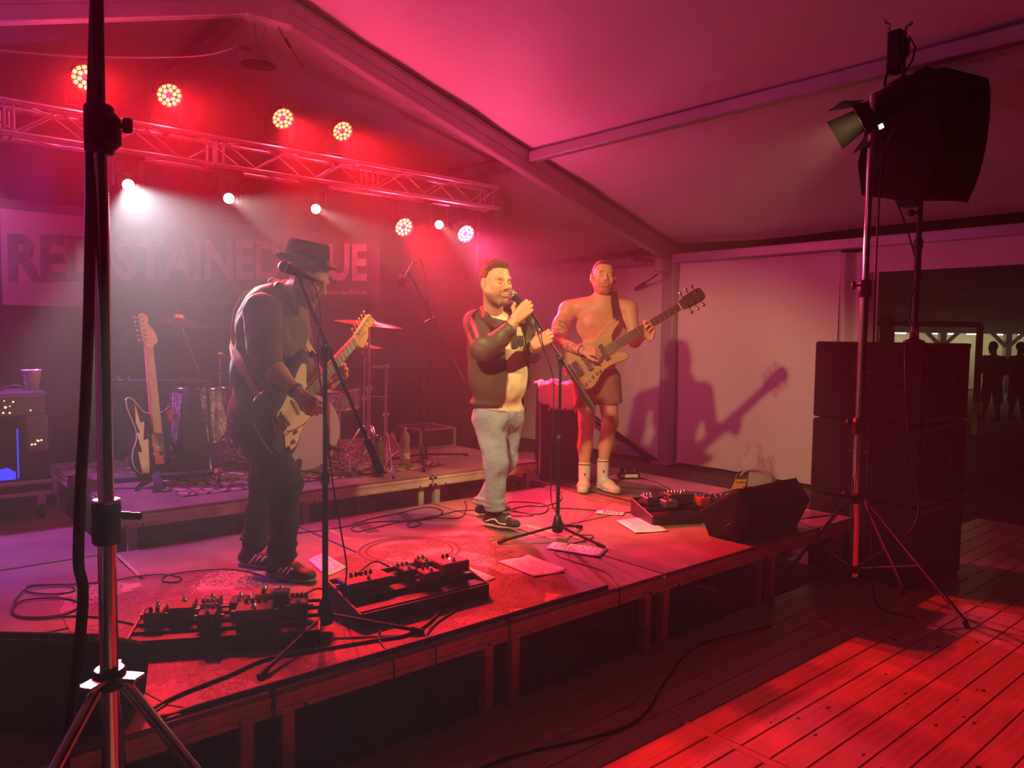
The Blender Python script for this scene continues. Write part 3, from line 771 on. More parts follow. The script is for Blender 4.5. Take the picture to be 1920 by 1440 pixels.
# top loudspeaker: curved baffle, tapered body, tilted downwards
t = thing('loudspeaker', 'large black loudspeaker with a curved front tilted down on its pole', 'loudspeaker', (PX-0.06, PY+0.05, 2.79))
prof = []  # side profile in (forward, up)
for k in range(9):
    a = -0.42+k*0.105; prof.append((0.34-1.55*(1-math.cos(a-0.0)), 0.02+0.46+1.12*math.sin(a)))
prof = [(0.20, 0.02), (0.29, 0.0), (0.335, 0.12), (0.365, 0.26), (0.380, 0.42), (0.382, 0.58), (0.370, 0.74), (0.345, 0.86), (0.25, 0.865), (0.20, 0.90), (-0.22, 0.80), (-0.30, 0.30), (-0.24, 0.06)]
fd = Vector((-0.25, -0.97, 0)).normalized(); sd = Vector((0, 0, 1)).cross(fd)
tilt = 0.06
f2 = fd*math.cos(tilt)-Vector((0, 0, 1))*math.sin(tilt); u2 = Vector((0, 0, 1))*math.cos(tilt)+fd*math.sin(tilt)
MB().prism(prof, 0.50, basis((0, 0, 0), f2, u2), bev=0.012).build('cabinet', 'speaker_black', t)
gp = [(0.296, 0.02), (0.342, 0.13), (0.372, 0.27), (0.387, 0.42), (0.389, 0.58), (0.377, 0.74), (0.354, 0.84)]
b = MB()
for k in range(len(gp)-1):
    qs = []
    for (a_, c_), s_ in ((gp[k], -0.235), (gp[k], 0.235), (gp[k+1], 0.235), (gp[k+1], -0.235)):
        qs.append(f2*a_+u2*c_+(f2.cross(u2))*s_)
    b.quad(*qs)
b.build('grille', 'matt_black', t, auto=True, solid=0.004)
sn = f2.cross(u2)
for sg in (-1, 1):
    h = MB().prism([(-0.14, 0.22), (0.04, 0.22), (0.07, 0.44), (-0.11, 0.46)], 0.006, basis(sn*(sg*0.252), f2, u2), bev=0.002).build('handle_plate', 'matt_black', t)
    MB().tube([f2*(-0.10)+u2*0.20+sn*(sg*0.258), f2*(-0.06)+u2*0.28+sn*(sg*0.275), f2*(0.0)+u2*0.44+sn*(sg*0.275), f2*0.04+u2*0.54+sn*(sg*0.258)], 0.011, 8).build('handle_bar', 'black_plastic', h)
MB().box((0, 0, 0.0), (0.14, 0.14, 0.05), bev=0.01).build('pole_bracket', 'black_metal', t)
cb = smooth_path([P(1668, 352, 5.75), P(1690, 400, 5.78), P(1712, 468, 5.8), P(1719, 520, 5.78), P(1708, 560, 5.76), P(1706, 600, 5.76), P(1722, 632, 5.6), P(1700, 640, 5.45), P(1697, 680, 5.30), P(1700, 780, 5.29), P(1712, 880, 5.28), P(1723, 940, 5.27), P(1714, 985, 5.25), P(1690, 1004, 5.24), P(1660, 990, 5.26), P(1640, 960, 5.3)], 6)
o = MB().tube(cb, 0.006, 6).build('speaker_cable', 'cable_black'); to_local(o); tag(o, 'black cable looping down from the loudspeaker over the subwoofers', 'cable')

# ---- wedge monitors
WX = 4.27
wp = [at(px, py, x=WX) for px, py in ((1309, 957), (1382, 919), (1409, 965))]
outl = [(wp[0][1], wp[0][2]), (wp[1][1], wp[1][2]), (wp[2][1], wp[2][2]), (2.735, STAGE_Z+0.003), (2.965, STAGE_Z+0.003)]
t = thing('stage_monitor', 'black wedge stage monitor lying at the bass player end of the stage edge', 'stage monitor', (WX, 2.85, STAGE_Z))
oo = [(a-2.85, b-STAGE_Z) for a, b in outl]
W = 0.74
MB().prism(oo, W, basis((W/2, 0, 0), (0, 1, 0), (0, 0, 1)), bev=0.012).build('cabinet', 'speaker_black', t)
a_, b_ = Vector((0, *oo[0])), Vector((0, *oo[1]))
n_ = Vector((0, (b_-a_).z, -(b_-a_).y)).normalized()
if n_.z < 0: n_ = -n_
ex = (b_-a_)*0.07
MB().quad(*[p+n_*0.004 for p in (a_+ex+Vector((0.03, 0, 0)), a_+ex+Vector((W-0.03, 0, 0)), b_-ex+Vector((W-0.03, 0, 0)), b_-ex+Vector((0.03, 0, 0)))]).build('grille', 'matt_black', t, solid=0.004)
hp = [at(px, py, x=WX) for px, py in ((1348, 981), (1372, 968), (1387, 989), (1375, 1007), (1356, 1002))]
hq = [(p[1]-2.85, p[2]-STAGE_Z) for p in hp]
h = MB().prism(hq, 0.006, basis((0.0, 0, 0), (0, 1, 0), (0, 0, 1)), bev=0.002).build('handle_plate', 'matt_black', t)
q = at(1363, 987, x=WX); q2 = at(1374, 981, x=WX)
MB().cyl((-0.008, q[1]-2.85, q[2]-STAGE_Z), (-0.008, q2[1]-2.85, q2[2]-STAGE_Z), 0.006, n=8).build('handle_bar', 'black_plastic', h)
MB().box((0.10, b_.y-0.0, b_.z+0.006), (0.10, 0.03, 0.010), bev=0.003).box((0.09, b_.y, b_.z+0.014), (0.03, 0.02, 0.012), bev=0.003).build('tuner', 'steel', None)
bpy.data.objects['tuner'].location = (WX, 2.85, STAGE_Z); tag(bpy.data.objects['tuner'], 'small metal gadget lying on the top edge of the far wedge monitor', 'gadget')
t.name = 'stage_monitor'
# near left wedge
wd = Vector((0.745, -0.667, 0)); fdv = Vector((0.667, 0.745, 0))
o0 = Vector((0.56, 2.645, STAGE_Z))
t = thing('stage_monitor', 'black wedge stage monitor beside the tall chrome stand with a perforated metal grille', 'stage monitor', o0)
pr = [(0.02, 0.004), (-0.02, 0.16), (0.015, 0.315), (0.05, 0.325), (0.30, 0.20), (0.34, 0.15), (0.30, 0.004)]
WL = 0.84
M_ = basis(-wd*(WL/2), fdv, (0, 0, 1))
MB().prism(pr, WL, M_, bev=0.012).build('cabinet', 'speaker_black', t)
mat('grille_perf', (0.5, 0.48, 0.48), 0.4, 0.6)
Mg = MATS['grille_perf']; nt = Mg.node_tree; vo = nt.nodes.new('ShaderNodeTexVoronoi'); vo.inputs['Scale'].default_value = 95; tc = nt.nodes.new('ShaderNodeTexCoord')
vo.inputs['Randomness'].default_value = 0.0
rp = nt.nodes.new('ShaderNodeValToRGB'); rp.color_ramp.interpolation = 'CONSTANT'; rp.color_ramp.elements[0].color = (0.01, 0.01, 0.01, 1); rp.color_ramp.elements[1].color = (0.5, 0.48, 0.48, 1); rp.color_ramp.elements[1].position = 0.32
nt.links.new(tc.outputs['Object'], vo.inputs['Vector']); nt.links.new(vo.outputs['Distance'], rp.inputs['Fac']); nt.links.new(rp.outputs['Color'], nt.nodes['Principled BSDF'].inputs['Base Color'])
pa = fdv*0.04+Vector((0, 0, 0.332)); pb = fdv*0.30+Vector((0, 0, 0.205))
MB().quad(pa-wd*0.03, pb-wd*0.03, pb-wd*(WL-0.03), pa-wd*(WL-0.03)).build('grille', 'grille_perf', t, solid=0.004)

# ================================================================== MICROPHONE STANDS
mat('mic_mesh', (0.42, 0.41, 0.38), 0.45, 0.8, bump=0.8, bscale=500)
mat('mic_mesh_dark', (0.16, 0.15, 0.14), 0.5, 0.6, bump=0.8, bscale=500)
def microphone(name, label, head, tail, mesh='mic_mesh', r=0.026, group=None):
    """handheld vocal microphone; head and tail are world points"""
    head = V3(head); tail = V3(tail); d = (tail-head).normalized(); L = (tail-head).length
    t = thing(name, label, 'microphone', head, 0, group)
    MB().ball(d*0.0, r, 16, 12).build('head_grille', mesh, t)
    MB().lathe([(r*0.98, 0.012), (r*1.06, 0.012), (r*1.06, 0.020), (r*0.98, 0.020)], (0, 0, 0), d, 18).build('grille_band', 'steel', t)
    MB().lathe([(r*0.92, 0.018), (r*0.72, 0.045), (r*0.52, L-0.02), (r*0.50, L), (0, L)], (0, 0, 0), d, 16).build('handle', 'black_metal', t)
    MB().lathe([(r*0.36, L), (r*0.36, L+0.03), (r*0.2, L+0.045)], (0, 0, 0), d, 10).build('connector', 'black_metal', t)
    return t
def mic_stand(name, label, base, feet, pole_top, boom_a, boom_b, hub=0.085, weight=True, r=0.0115, m_='black_metal', clip=None):
    """tripod base, straight pole, boom arm from boom_a (mic end) to boom_b (counterweight)"""
    b0 = V3(base); t = thing(name, label, 'microphone stand', b0)
    top = V3(pole_top)-b0
    MB().lathe([(0.020, hub-0.055), (0.036, hub-0.045), (0.034, hub+0.0), (0.022, hub+0.055), (0.014, hub+0.065)], (0, 0, 0), n=14).build('leg_hub', 'black_plastic', t)
    for f in feet:
        f = V3(f)-b0; f.z = 0; d = f.normalized()
        lg = MB().cyl(d*0.02+Vector((0, 0, hub-0.01)), f+Vector((0, 0, 0.016)), r*0.80, n=8).build('leg', m_, t)
        MB().cyl(f-d*0.045+Vector((0, 0, 0.024)), f+d*0.012+Vector((0, 0, 0.011)), 0.013, n=8).build('rubber_foot', 'rubber', lg)
    mid = top*0.55
    MB().cyl((0, 0, hub), mid, r*1.15, n=12).build('lower_tube', m_, t)
    MB().cyl(mid*0.98, top, r*0.85, n=12).build('upper_tube', m_, t)
    MB().lathe([(r*1.2, -0.03), (r*1.7, -0.02), (r*1.7, 0.02), (r*1.2, 0.03)], mid, n=12).build('height_clutch', 'black_plastic', t)
    A = V3(boom_a)-b0; B = V3(boom_b)-b0; d = (B-A).normalized()
    j = A+d*max(0, (top-A).dot(d))
    bo = MB().cyl(A, B, r*0.72, n=10).build('boom', m_, t)
    if weight: MB().cyl(B-d*0.16, B+d*0.01, r*1.45, n=12).build('counterweight', 'rubber', bo)
    side = d.cross(Vector((0, 0, 1))).normalized()
    MB().cyl(top-Vector((0, 0, 0.05)), top+Vector((0, 0, 0.012)), r*1.5, n=12).cyl(j-side*0.02, j+side*0.035, r*1.7, n=12).cyl(j-d*0.03, j+d*0.03, r*1.3, n=10).cyl(top, j, r*1.2, n=10).build('swivel_clutch', 'black_plastic', t)
    MB().cyl(j+side*0.03, j+side*0.055, 0.007, n=8).ball(j+side*0.062, (0.016, 0.016, 0.02), 8, 6).build('locking_knob', 'black_plastic', t)
    if clip is not None:
        c = V3(clip)-b0
        MB().cyl(A, c, r*0.9, n=8).ball(c, 0.017, 10, 8).build('mic_clip', 'black_plastic', t)
    return t, j+b0
# 1: in front of the guitarist
b1 = (1.538, 3.03, STAGE_Z); d1 = 3.36
A = P(566, 537, d1-0.02); B = P(713, 884, d1+0.10)
mic_stand('microphone_stand', 'black boom microphone stand at the stage edge in front of the guitarist', b1, [(1.135, 2.755), (1.845, 2.736), (1.62, 3.44)], (1.538, 3.03, at(608, 655, d=3.36)[2]), A, B, clip=P(561, 517, d1-0.03))
MB().cyl(P(608, 668, 3.34)-V3(b1), P(586, 666, 3.30)-V3(b1), 0.008, n=8).ball(P(584, 664, 3.30)-V3(b1), 0.016, 8, 6).build('side_knob', 'black_plastic', bpy.data.objects['microphone_stand'])
microphone('microphone', 'dark vocal microphone with a round grille on the boom beside the black hat', P(533, 500, d1-0.03), P(576, 519, d1-0.02), 'mic_mesh_dark')
cc = [P(581, 522, d1), P(593, 545, d1-0.01), P(600, 590, d1-0.02), P(596, 640, d1-0.03), P(598, 700, d1-0.02), P(612, 780, d1-0.02), P(617, 850, d1-0.01), P(627, 925, d1), P(640, 1000, d1+0.02), P(650, 1070, d1+0.05)]
o = MB().tube(smooth_path(cc+[(1.72, 3.22, STAGE_Z+0.02), (1.80, 3.30, STAGE_Z+0.006), (1.95, 3.42, STAGE_Z+0.006)], 6), 0.0036, 6).build('microphone_cable', 'cable_black'); to_local(o)
tag(o, 'thin black microphone cable hanging from the boom in front of the guitarist', 'cable')
# 2: held by the singer
b2 = (3.455, 3.555, STAGE_Z); d2 = 5.0
A = P(1003, 596, d2+0.0); B = P(1112, 766, d2-0.06)
mic_stand('microphone_stand', 'black boom microphone stand gripped by the singer', b2, [(3.05, 3.655), (3.485, 3.18), (3.735, 3.62)], (3.455, 3.555, at(1035, 672, d=5.0)[2]), A, B)
o = MB().tube(smooth_path([P(1000, 590, 4.80), P(1005, 610, 4.86), P(1013, 640, 4.9), P(1027, 672, 4.93), P(1038, 720, 4.95), P(1036, 800, 4.95), P(1034, 880, 4.96), P(1034, 940, 4.95), P(1052, 975, 4.93), P(1075, 1000, 4.90)]+[(3.64, 3.42, STAGE_Z+0.01), (3.56, 3.38, STAGE_Z+0.005), (3.28, 3.36, STAGE_Z+0.005), (3.16, 3.26, STAGE_Z+0.005), (3.14, 3.1, STAGE_Z+0.005), (3.14, 2.85, STAGE_Z+0.005), (3.03, 2.66, STAGE_Z+0.006), (2.99, 2.605, STAGE_Z-0.05), (2.96, 2.60, STAGE_Z-0.22)], 6), 0.0036, 6).build('microphone_cable', 'cable_black'); to_local(o)
tag(o, 'black microphone cable winding from the singer over the sheet of paper to the stage edge', 'cable')
# 3: tall overhead stand behind the drum kit edge
b3 = (3.72, 5.50, RISER_Z); d3 = 6.62
A = P(772, 520, d3); B = P(868, 707, d3+0.1)
mic_stand('microphone_stand', 'tall black boom stand with an overhead microphone on the drum riser', b3, [(4.264, 5.602), (3.479, 5.137), (3.476, 5.795)], (3.72, 5.50, at(805, 606, d=d3)[2]), A, B, r=0.0105, clip=P(768, 514, d3))
t = thing('overhead_microphone', 'slim overhead microphone with a round pop filter on the tall boom stand', 'microphone', P(764, 517, d3))
q = P(764, 517, d3)
MB().cyl(P(758, 522, d3)-q, P(777, 490, d3)-q, 0.013, 0.015, n=12).build('body', 'steel', t)
MB().lathe([(0, -0.006), (0.055, -0.004), (0.058, 0.0), (0.055, 0.004), (0, 0.006)], P(753, 527, d3)-q, (V3(CR)*0.8+V3(CF)*0.62+V3(CU)*0.1), n=20).build('pop_filter', 'matt_black', t)
o = MB().tube(smooth_path([P(777, 490, d3), P(784, 485, d3), P(791, 495, d3), P(798, 530, d3), P(803, 565, d3), P(812, 620, d3), P(811, 700, d3), P(805, 760, d3), P(808, 800, d3), P(800, 850, d3), P(790, 862, d3)], 6), 0.0032, 5).build('microphone_cable', 'cable_black'); to_local(o)
tag(o, 'thin cable hanging from the overhead microphone on the drum riser', 'cable')
# 4: boom stand at the far side of the kit
b4 = (1.66, 6.90, RISER_Z); d4 = 6.38
A = P(428, 541, 6.75); B = P(200, 603, 6.3)
mic_stand('microphone_stand', 'thin boom microphone stand behind the lightning-bolt guitar', b4, [(1.35, 7.0), (1.8, 6.62), (1.92, 7.12)], (1.66, 6.90, at(215, 600, d=6.4)[2]), A, B, r=0.0095, weight=False)
# ================================================================== GUITARS
mat('strat_blue', (0.050, 0.075, 0.085), 0.18, coat=0.6)
mat('pickguard_cream', (0.70, 0.62, 0.42), 0.35)
mat('maple', (0.62, 0.36, 0.13), 0.32, var=0.12, vscale=10, stretch=(1, 6, 6))
mat('rosewood', (0.10, 0.055, 0.035), 0.45, var=0.3, vscale=30)
mat('bass_wood', (0.34, 0.17, 0.065), 0.30, var=0.35, vscale=9, stretch=(1, 5, 2), coat=0.3)
mat('bass_top', (0.42, 0.27, 0.12), 0.28, var=0.2, vscale=9, stretch=(1, 5, 2), coat=0.3)
mat('wenge', (0.030, 0.018, 0.013), 0.4)
mat('guitar_black', (0.010, 0.010, 0.011), 0.12, coat=0.5)
mat('cream_white', (0.78, 0.72, 0.58), 0.4)
STRAT = [(0.0, 0.02), (0.008, .09), (0.04, .14), (0.09, .16), (0.15, .15), (0.20, .125), (0.25, .12), (0.30, .135), (0.36, .157), (0.41, .166), (0.437, .155), (0.43, .125), (0.39, .09), (0.36, .06), (0.355, .028),
         (0.355, -.028), (0.36, -.05), (0.375, -.08), (0.395, -.112), (0.385, -.133), (0.35, -.137), (0.30, -.115), (0.25, -.105), (0.20, -.115), (0.15, -.145), (0.09, -.165), (0.04, -.15), (0.008, -.10), (0.0, -.04)]
BASSO = [(0.0, 0.03), (0.012, .095), (0.05, .150), (0.10, .168), (0.155, .160), (0.21, .135), (0.26, .118), (0.31, .128), (0.36, .150), (0.42, .165), (0.475, .168), (0.505, .155), (0.50, .132), (0.45, .108), (0.405, .075), (0.39, .034),
         (0.385, -.034), (0.40, -.06), (0.425, -.090), (0.430, -.112), (0.405, -.124), (0.36, -.118), (0.30, -.106), (0.25, -.105), (0.20, -.120), (0.15, -.150), (0.10, -.170), (0.05, -.160), (0.015, -.115), (0.0, -.05)]
def close_spline(pts, n=4):
    P_ = [Vector((*p, 0)) for p in pts]; N = len(P_); out = []
    for i in range(N):
        a, b, c, d = P_[i-1], P_[i], P_[(i+1) % N], P_[(i+2) % N]
        for k in range(n):
            t = k/n; q = 0.5*((2*b)+(c-a)*t+(2*a-5*b+4*c-d)*t*t+(3*b-a-3*c+d)*t**3); out.append((q.x, q.y))
    return out
def guitar(name, label, M, kind, strap=None):
    """M: origin at the tail of the body, x along the neck, y towards the bass side, z out of the face"""
    t = thing(name, label, 'bass guitar' if kind == 'bass' else 'electric guitar', M.to_translation())
    t.matrix_world = M
    if kind == 'bass': nut, br, out, nsr, hw, hl = 0.915, 0.085, BASSO, 6, 0.040, 0.19
    else: nut, br, out, nsr, hw, hl = 0.735, 0.10, STRAT, 6, 0.040, 0.17
    body_m = {'strat': 'strat_blue', 'bass': 'bass_wood', 'bolt': 'guitar_black'}[kind]
    sp = close_spline(out, 3)
    th = 0.044
    MB().prism(sp, th, Matrix.Translation((0, 0, -th/2)), bev=0.010, smooth_side=True).build('body', body_m, t)
    j = {'strat': 0.34, 'bass': 0.38, 'bolt': 0.34}[kind]
    w0, w1 = (0.033, 0.0265) if kind == 'bass' else (0.028, 0.0215)
    neck_m = {'strat': 'maple', 'bass': 'wenge', 'bolt': 'maple'}[kind]
    MB().prism([(j-0.06, -w0), (j-0.06, w0), (nut, w1), (nut, -w1)], 0.020, Matrix.Translation((0, 0, 0.0)), bev=0.005).build('neck', neck_m, t)
    fb = MB().prism([(j-0.10, -w0), (j-0.10, w0), (nut, w1), (nut, -w1)], 0.007, Matrix.Translation((0, 0, 0.0135)), bev=0.001).build('fingerboard', 'maple' if kind == 'bolt' else ('wenge' if kind == 'bass' else 'rosewood'), t)
    fr = MB(); sc = nut-br
    for k in range(1, 23):
        u = nut-sc*(1-2**(-k/12))
        if u > j-0.095:
            wv = w1+(w0-w1)*(nut-u)/(nut-j+0.1); fr.box((u, 0, 0.0178), (0.0026 if kind != 'bass' else 0.0034, 2*wv-0.002, 0.0022))
    tag(fr.build('frets', 'string_steel', fb), kind='stuff')
    MB().box((nut+0.002, 0, 0.018), (0.005, 2*w1, 0.006)).build('nut', 'cream_white', t)
    # headstock
    if kind == 'bass':
        ho = [(nut, -w1), (nut, w1), (nut+0.03, 0.038), (nut+0.06, 0.046), (nut+0.15, 0.050), (nut+0.185, 0.044), (nut+0.195, 0.02), (nut+0.195, -0.02), (nut+0.185, -0.044), (nut+0.15, -0.050), (nut+0.06, -0.046), (nut+0.03, -0.038)]
    else:
        ho = [(nut, -w1), (nut, w1), (nut+0.02, 0.024), (nut+0.05, 0.030), (nut+0.165, 0.046), (nut+0.185, 0.040), (nut+0.195, 0.018), (nut+0.185, -0.008), (nut+0.160, -0.018), (nut+0.135, -0.010), (nut+0.125, -0.022), (nut+0.105, -0.045), (nut+0.07, -0.062), (nut+0.035, -0.066), (nut+0.022, -0.05)]
        ho = [(a, -b) for a, b in ho] if kind == 'x' else ho
    hd = MB().prism(ho, 0.014, Matrix.Translation((0, 0, 0.002)), bev=0.003).build('headstock', 'wenge' if kind == 'bass' else 'maple', t)
    if kind == 'strat':
        me = text_mesh('~~~', 0.030, Matrix.Translation((nut+0.055, -0.02, 0.0095)), 0.0004); me.materials.append(MATS['guitar_black']); add('logo_script', me, hd)
    for k in range(6):
        if kind == 'bass':
            sgn = 1 if k < 3 else -1; u = nut+0.055+(k % 3)*0.048; y0 = sgn*0.030; y1 = sgn*0.078
        else:
            u = nut+0.038+k*0.026; y0 = 0.016+k*0.0035; y1 = y0+0.030
            sgn = 1
        tn = MB().cyl((u, y0, 0.005), (u, y0, 0.022), 0.0055 if kind != 'bass' else 0.009, n=8).build('tuner', 'chrome', t)
        MB().cyl((u, y0, -0.008), (u, y1-0.012, -0.008), 0.004, n=6).ball((u, y1, -0.008), (0.008, 0.009, 0.004) if kind != 'bass' else (0.013, 0.014, 0.006), 8, 6).build('tuning_key', 'chrome', tn)
    # strings
    sg = MB()
    for k in range(6):
        v = -1+2*k/5
        sg.cyl((br, v*(0.026 if kind != 'bass' else 0.045), 0.022), (nut, v*w1*0.82, 0.0215), 0.0007 if kind != 'bass' else 0.0014, n=4)
    tag(sg.build('strings', 'string_steel', t), kind='stuff')
    if kind == 'strat':
        pg = [(0.085, 0.035), (0.085, -0.06), (0.06, -0.10), (0.08, -0.128), (0.12, -0.138), (0.17, -0.115), (0.22, -0.095), (0.29, -0.100), (0.345, -0.115), (0.375, -0.112), (0.365, -0.085), (0.35, -0.05), (0.335, -0.032), (0.335, 0.032), (0.35, 0.06), (0.385, 0.105), (0.36, 0.128), (0.31, 0.112), (0.26, 0.085), (0.20, 0.07), (0.14, 0.05)]
        g_ = MB().prism(close_spline(pg, 2), 0.004, Matrix.Translation((0, 0, 0.002)), bev=0.001).build('pickguard', 'pickguard_cream', t)
        for u, sk in ((0.135, 0.012), (0.215, 0.0), (0.30, 0.0)):
            pk = MB().box((u, 0, 0.008), (0.018, 0.084, 0.010), Matrix.Rotation(sk*12, 3, 'Z'), bev=0.004).build('pickup', 'pickguard_cream', t)
            b = MB()
            for k in range(6): b.cyl((u, -0.026+k*0.0104, 0.012), (u, -0.026+k*0.0104, 0.0145), 0.0026, n=6)
            tag(b.build('pole_pieces', 'steel', pk), kind='stuff')
        for u, v in ((0.155, -0.085), (0.115, -0.112), (0.075, -0.115)): MB().lathe([(0.012, 0.004), (0.010, 0.018), (0, 0.018)], (u, v, 0), n=12).build('knob', 'pickguard_cream', t)
        MB().box((0.098, 0, 0.006), (0.035, 0.075, 0.010), bev=0.002).build('bridge', 'chrome', t)
        MB().tube([(0.10, -0.045, 0.01), (0.12, -0.055, 0.035), (0.19, -0.07, 0.042)], 0.0028, 6).build('tremolo_arm', 'chrome', t)
    elif kind == 'bass':
        MB().prism(close_spline([(a*0.985+0.004, b*0.965) for a, b in out], 3), 0.006, Matrix.Translation((0, 0, 0.0005)), bev=0.003, smooth_side=True).build('top_veneer', 'bass_top', t)
        for k in range(6): MB().box((0.075, -0.05+k*0.02, 0.011), (0.050, 0.014, 0.016), bev=0.003).build('bridge_saddle', 'chrome', t)
        MB().box((0.035, 0, 0.008), (0.018, 0.125, 0.012), bev=0.002).build('tailpiece', 'chrome', t)
        for u in (0.155, 0.295): MB().box((u, 0, 0.009), (0.036, 0.125, 0.014), bev=0.004).build('pickup', 'black_plastic', t)
        for u, v in ((0.10, -0.115), (0.135, -0.105), (0.17, -0.098), (0.07, -0.125), (0.20, -0.095)): MB().lathe([(0.011, 0.003), (0.010, 0.018), (0, 0.019)], (u, v, 0), n=12).build('knob', 'steel', t)
    else:
        MB().prism([(0.09, -0.035), (0.09, 0.035), (0.33, 0.03), (0.33, -0.09), (0.20, -0.10), (0.10, -0.115)], 0.003, Matrix.Translation((0, 0, 0.002)), bev=0.0008).build('control_plate', 'chrome', t)
        for u in (0.15, 0.30): MB().box((u, 0, 0.009), (0.030, 0.08, 0.012), bev=0.003).build('pickup', 'chrome', t)
        for u, v in ((0.10, -0.09), (0.15, -0.085)): MB().lathe([(0.010, 0.003), (0.009, 0.018), (0, 0.018)], (u, v, 0), n=12).build('knob', 'chrome', t)
        MB().box((0.09, 0, 0.008), (0.05, 0.07, 0.012), bev=0.002).build('bridge', 'chrome', t)
        bolt = [(0.43, 0.145), (0.27, 0.115), (0.275, 0.085), (0.16, 0.105), (0.165, 0.075), (0.012, 0.07), (0.02, 0.105), (0.115, 0.125), (0.11, 0.15), (0.20, 0.128), (0.20, 0.150)]
        bolt = [(0.40, 0.118), (0.30, 0.095), (0.305, 0.070), (0.20, 0.085), (0.21, 0.055), (0.02, 0.065), (0.02, 0.110), (0.14, 0.125), (0.135, 0.098), (0.245, 0.125), (0.24, 0.100), (0.30, 0.122)]
        MB().prism(bolt, 0.003, Matrix.Translation((0, 0, 0.0012))).build('lightning_bolt', 'cream_white', t)
        MB().tube([(a, b, -0.004) for a, b in sp]+[(sp[0][0], sp[0][1], -0.004)], 0.003, 5).build('edge_binding', 'cream_white', t)
    return t
# --- guitarist's guitar
ga = P(500, 822, 3.66); gb = P(697, 601, 4.42)
gx = (gb-ga).normalized(); nz = tr_*0.93-tf_*0.36+Vector((0, 0, 0.10)); nz = (nz-gx*nz.dot(gx)).normalized(); gy = nz.cross(gx)
MG = basis(ga, gx, gy); 
sc_ = (gb-ga).length/0.925
MG = MG @ Matrix.Scale(sc_, 4)
G1 = guitar('electric_guitar', 'dark blue electric guitar with cream pickguard worn by the guitarist in the hat', MG, 'strat')
# --- bass
ba = P(1066, 702, 6.40); bb_ = P(1318, 548, 6.36)
bx = (bb_-ba).normalized(); nz = -tf_*0.97+tr_*0.10+Vector((0, 0, 0.18)); nz = (nz-bx*nz.dot(bx)).normalized(); by_ = nz.cross(bx)
MBs = basis(ba, bx, by_) @ Matrix.Scale((bb_-ba).length/1.108, 4)
G2 = guitar('bass_guitar', 'six-string bass guitar with natural wood body played by the shirtless man', MBs, 'bass')
# --- spare guitar in the rack
sa = P(300, 893, 5.55); sb = P(271, 588, 5.72)
sx_ = (sb-sa).normalized(); nz = -tf_*0.45+tr_*0.90; nz = (nz-sx_*nz.dot(sx_)).normalized(); sy_ = nz.cross(sx_)
G3 = guitar('electric_guitar', 'black electric guitar with a cream lightning bolt standing in the guitar rack', basis(sa, sx_, sy_) @ Matrix.Scale((sb-sa).length/0.93, 4), 'bolt')
# a black covered instrument leaning in the same rack
ca = P(362, 890, 5.72)
t = thing('gig_bag', 'slim black padded gig bag leaning in the guitar rack', 'gig bag', ca)
o_ = [(0, 0.09), (0.03, 0.12), (0.30, 0.10), (0.42, 0.075), (0.60, 0.055), (0.64, 0.03), (0.64, -0.03), (0.60, -0.055), (0.42, -0.075), (0.30, -0.10), (0.03, -0.12), (0, -0.09)]
MB().prism(close_spline(o_, 2), 0.09, basis((0, 0, 0.004), (0, 0.04, 1), tr_*0.6+tf_*0.6), bev=0.02, smooth_side=True).build('bag', 'matt_black', t)
MB().cyl(P(324, 868, 5.6)-ca, P(324, 868, 5.56)-ca, 0.016, n=10).build('stud', 'chrome', t)

# ---- guitar rack
mat('tape_yellow', (0.6, 0.35, 0.05), 0.5)
t = thing('guitar_rack', 'black folding guitar rack with foam padded rails on the drum riser', 'guitar rack', (1.75, 5.70, RISER_Z))
o3 = V3((1.75, 5.70, RISER_Z))
Lr = lambda px, py, d: P(px, py, d)-o3
f1, f2_ = V3(gpx((213, 912), RISER_Z)), V3(gpx((412, 918), RISER_Z)); f1.z = f2_.z = RISER_Z
r1 = Lr(215, 900, 5.40); r2 = Lr(396, 887, 5.50)
MB().cyl(r1, r2, 0.026, n=12).build('front_rail', 'rubber', t)
MB().tube([r2, r2+(r2-r1).normalized()*0.06, Lr(408, 900, 5.46), Lr(411, 914, 5.44)], 0.017, 8).build('front_leg', 'black_metal', t)
MB().tube([r1, r1-(r2-r1).normalized()*0.05, Lr(204, 914, 5.36), Lr(203, 925, 5.36)], 0.017, 8).build('front_leg', 'black_metal', t)
MB().ball(Lr(412, 914, 5.44), 0.026, 10, 8).build('rubber_foot', 'rubber', t)
MB().tube([Lr(402, 888, 5.5), Lr(394, 800, 5.6), Lr(388, 718, 5.72)], 0.015, 8).build('upright', 'black_metal', t)
MB().cyl(Lr(405, 892, 5.5), Lr(399, 848, 5.55), 0.024, n=10).build('upright_sleeve', 'rubber', t)
MB().cyl(Lr(409, 880, 5.48), Lr(410, 887, 5.47), 0.027, n=12).build('tape_ring', 'tape_yellow', t)
MB().cyl(Lr(207, 897, 5.40), Lr(212, 897, 5.40), 0.028, n=12).build('tape_ring', 'tape_yellow', t)
MB().tube([Lr(371, 880, 6.05), Lr(374, 740, 6.0), Lr(379, 716, 5.95), Lr(370, 711, 5.98), Lr(345, 712, 5.98)], 0.014, 8).build('upright', 'black_metal', t)
MB().cyl(Lr(203, 713, 5.9), Lr(392, 716, 5.85), 0.012, n=8).build('neck_rail', 'black_metal', t)
for px in (212, 232, 272, 330): MB().tube([Lr(px, 713, 5.89), Lr(px+5, 712, 5.80), Lr(px+10, 707, 5.76)], 0.006, 6).build('neck_hook', 'steel', t)
MB().cyl(r1*0.5+r2*0.5, Lr(322, 880, 6.0), 0.014, n=8).build('centre_bar', 'black_metal', t)
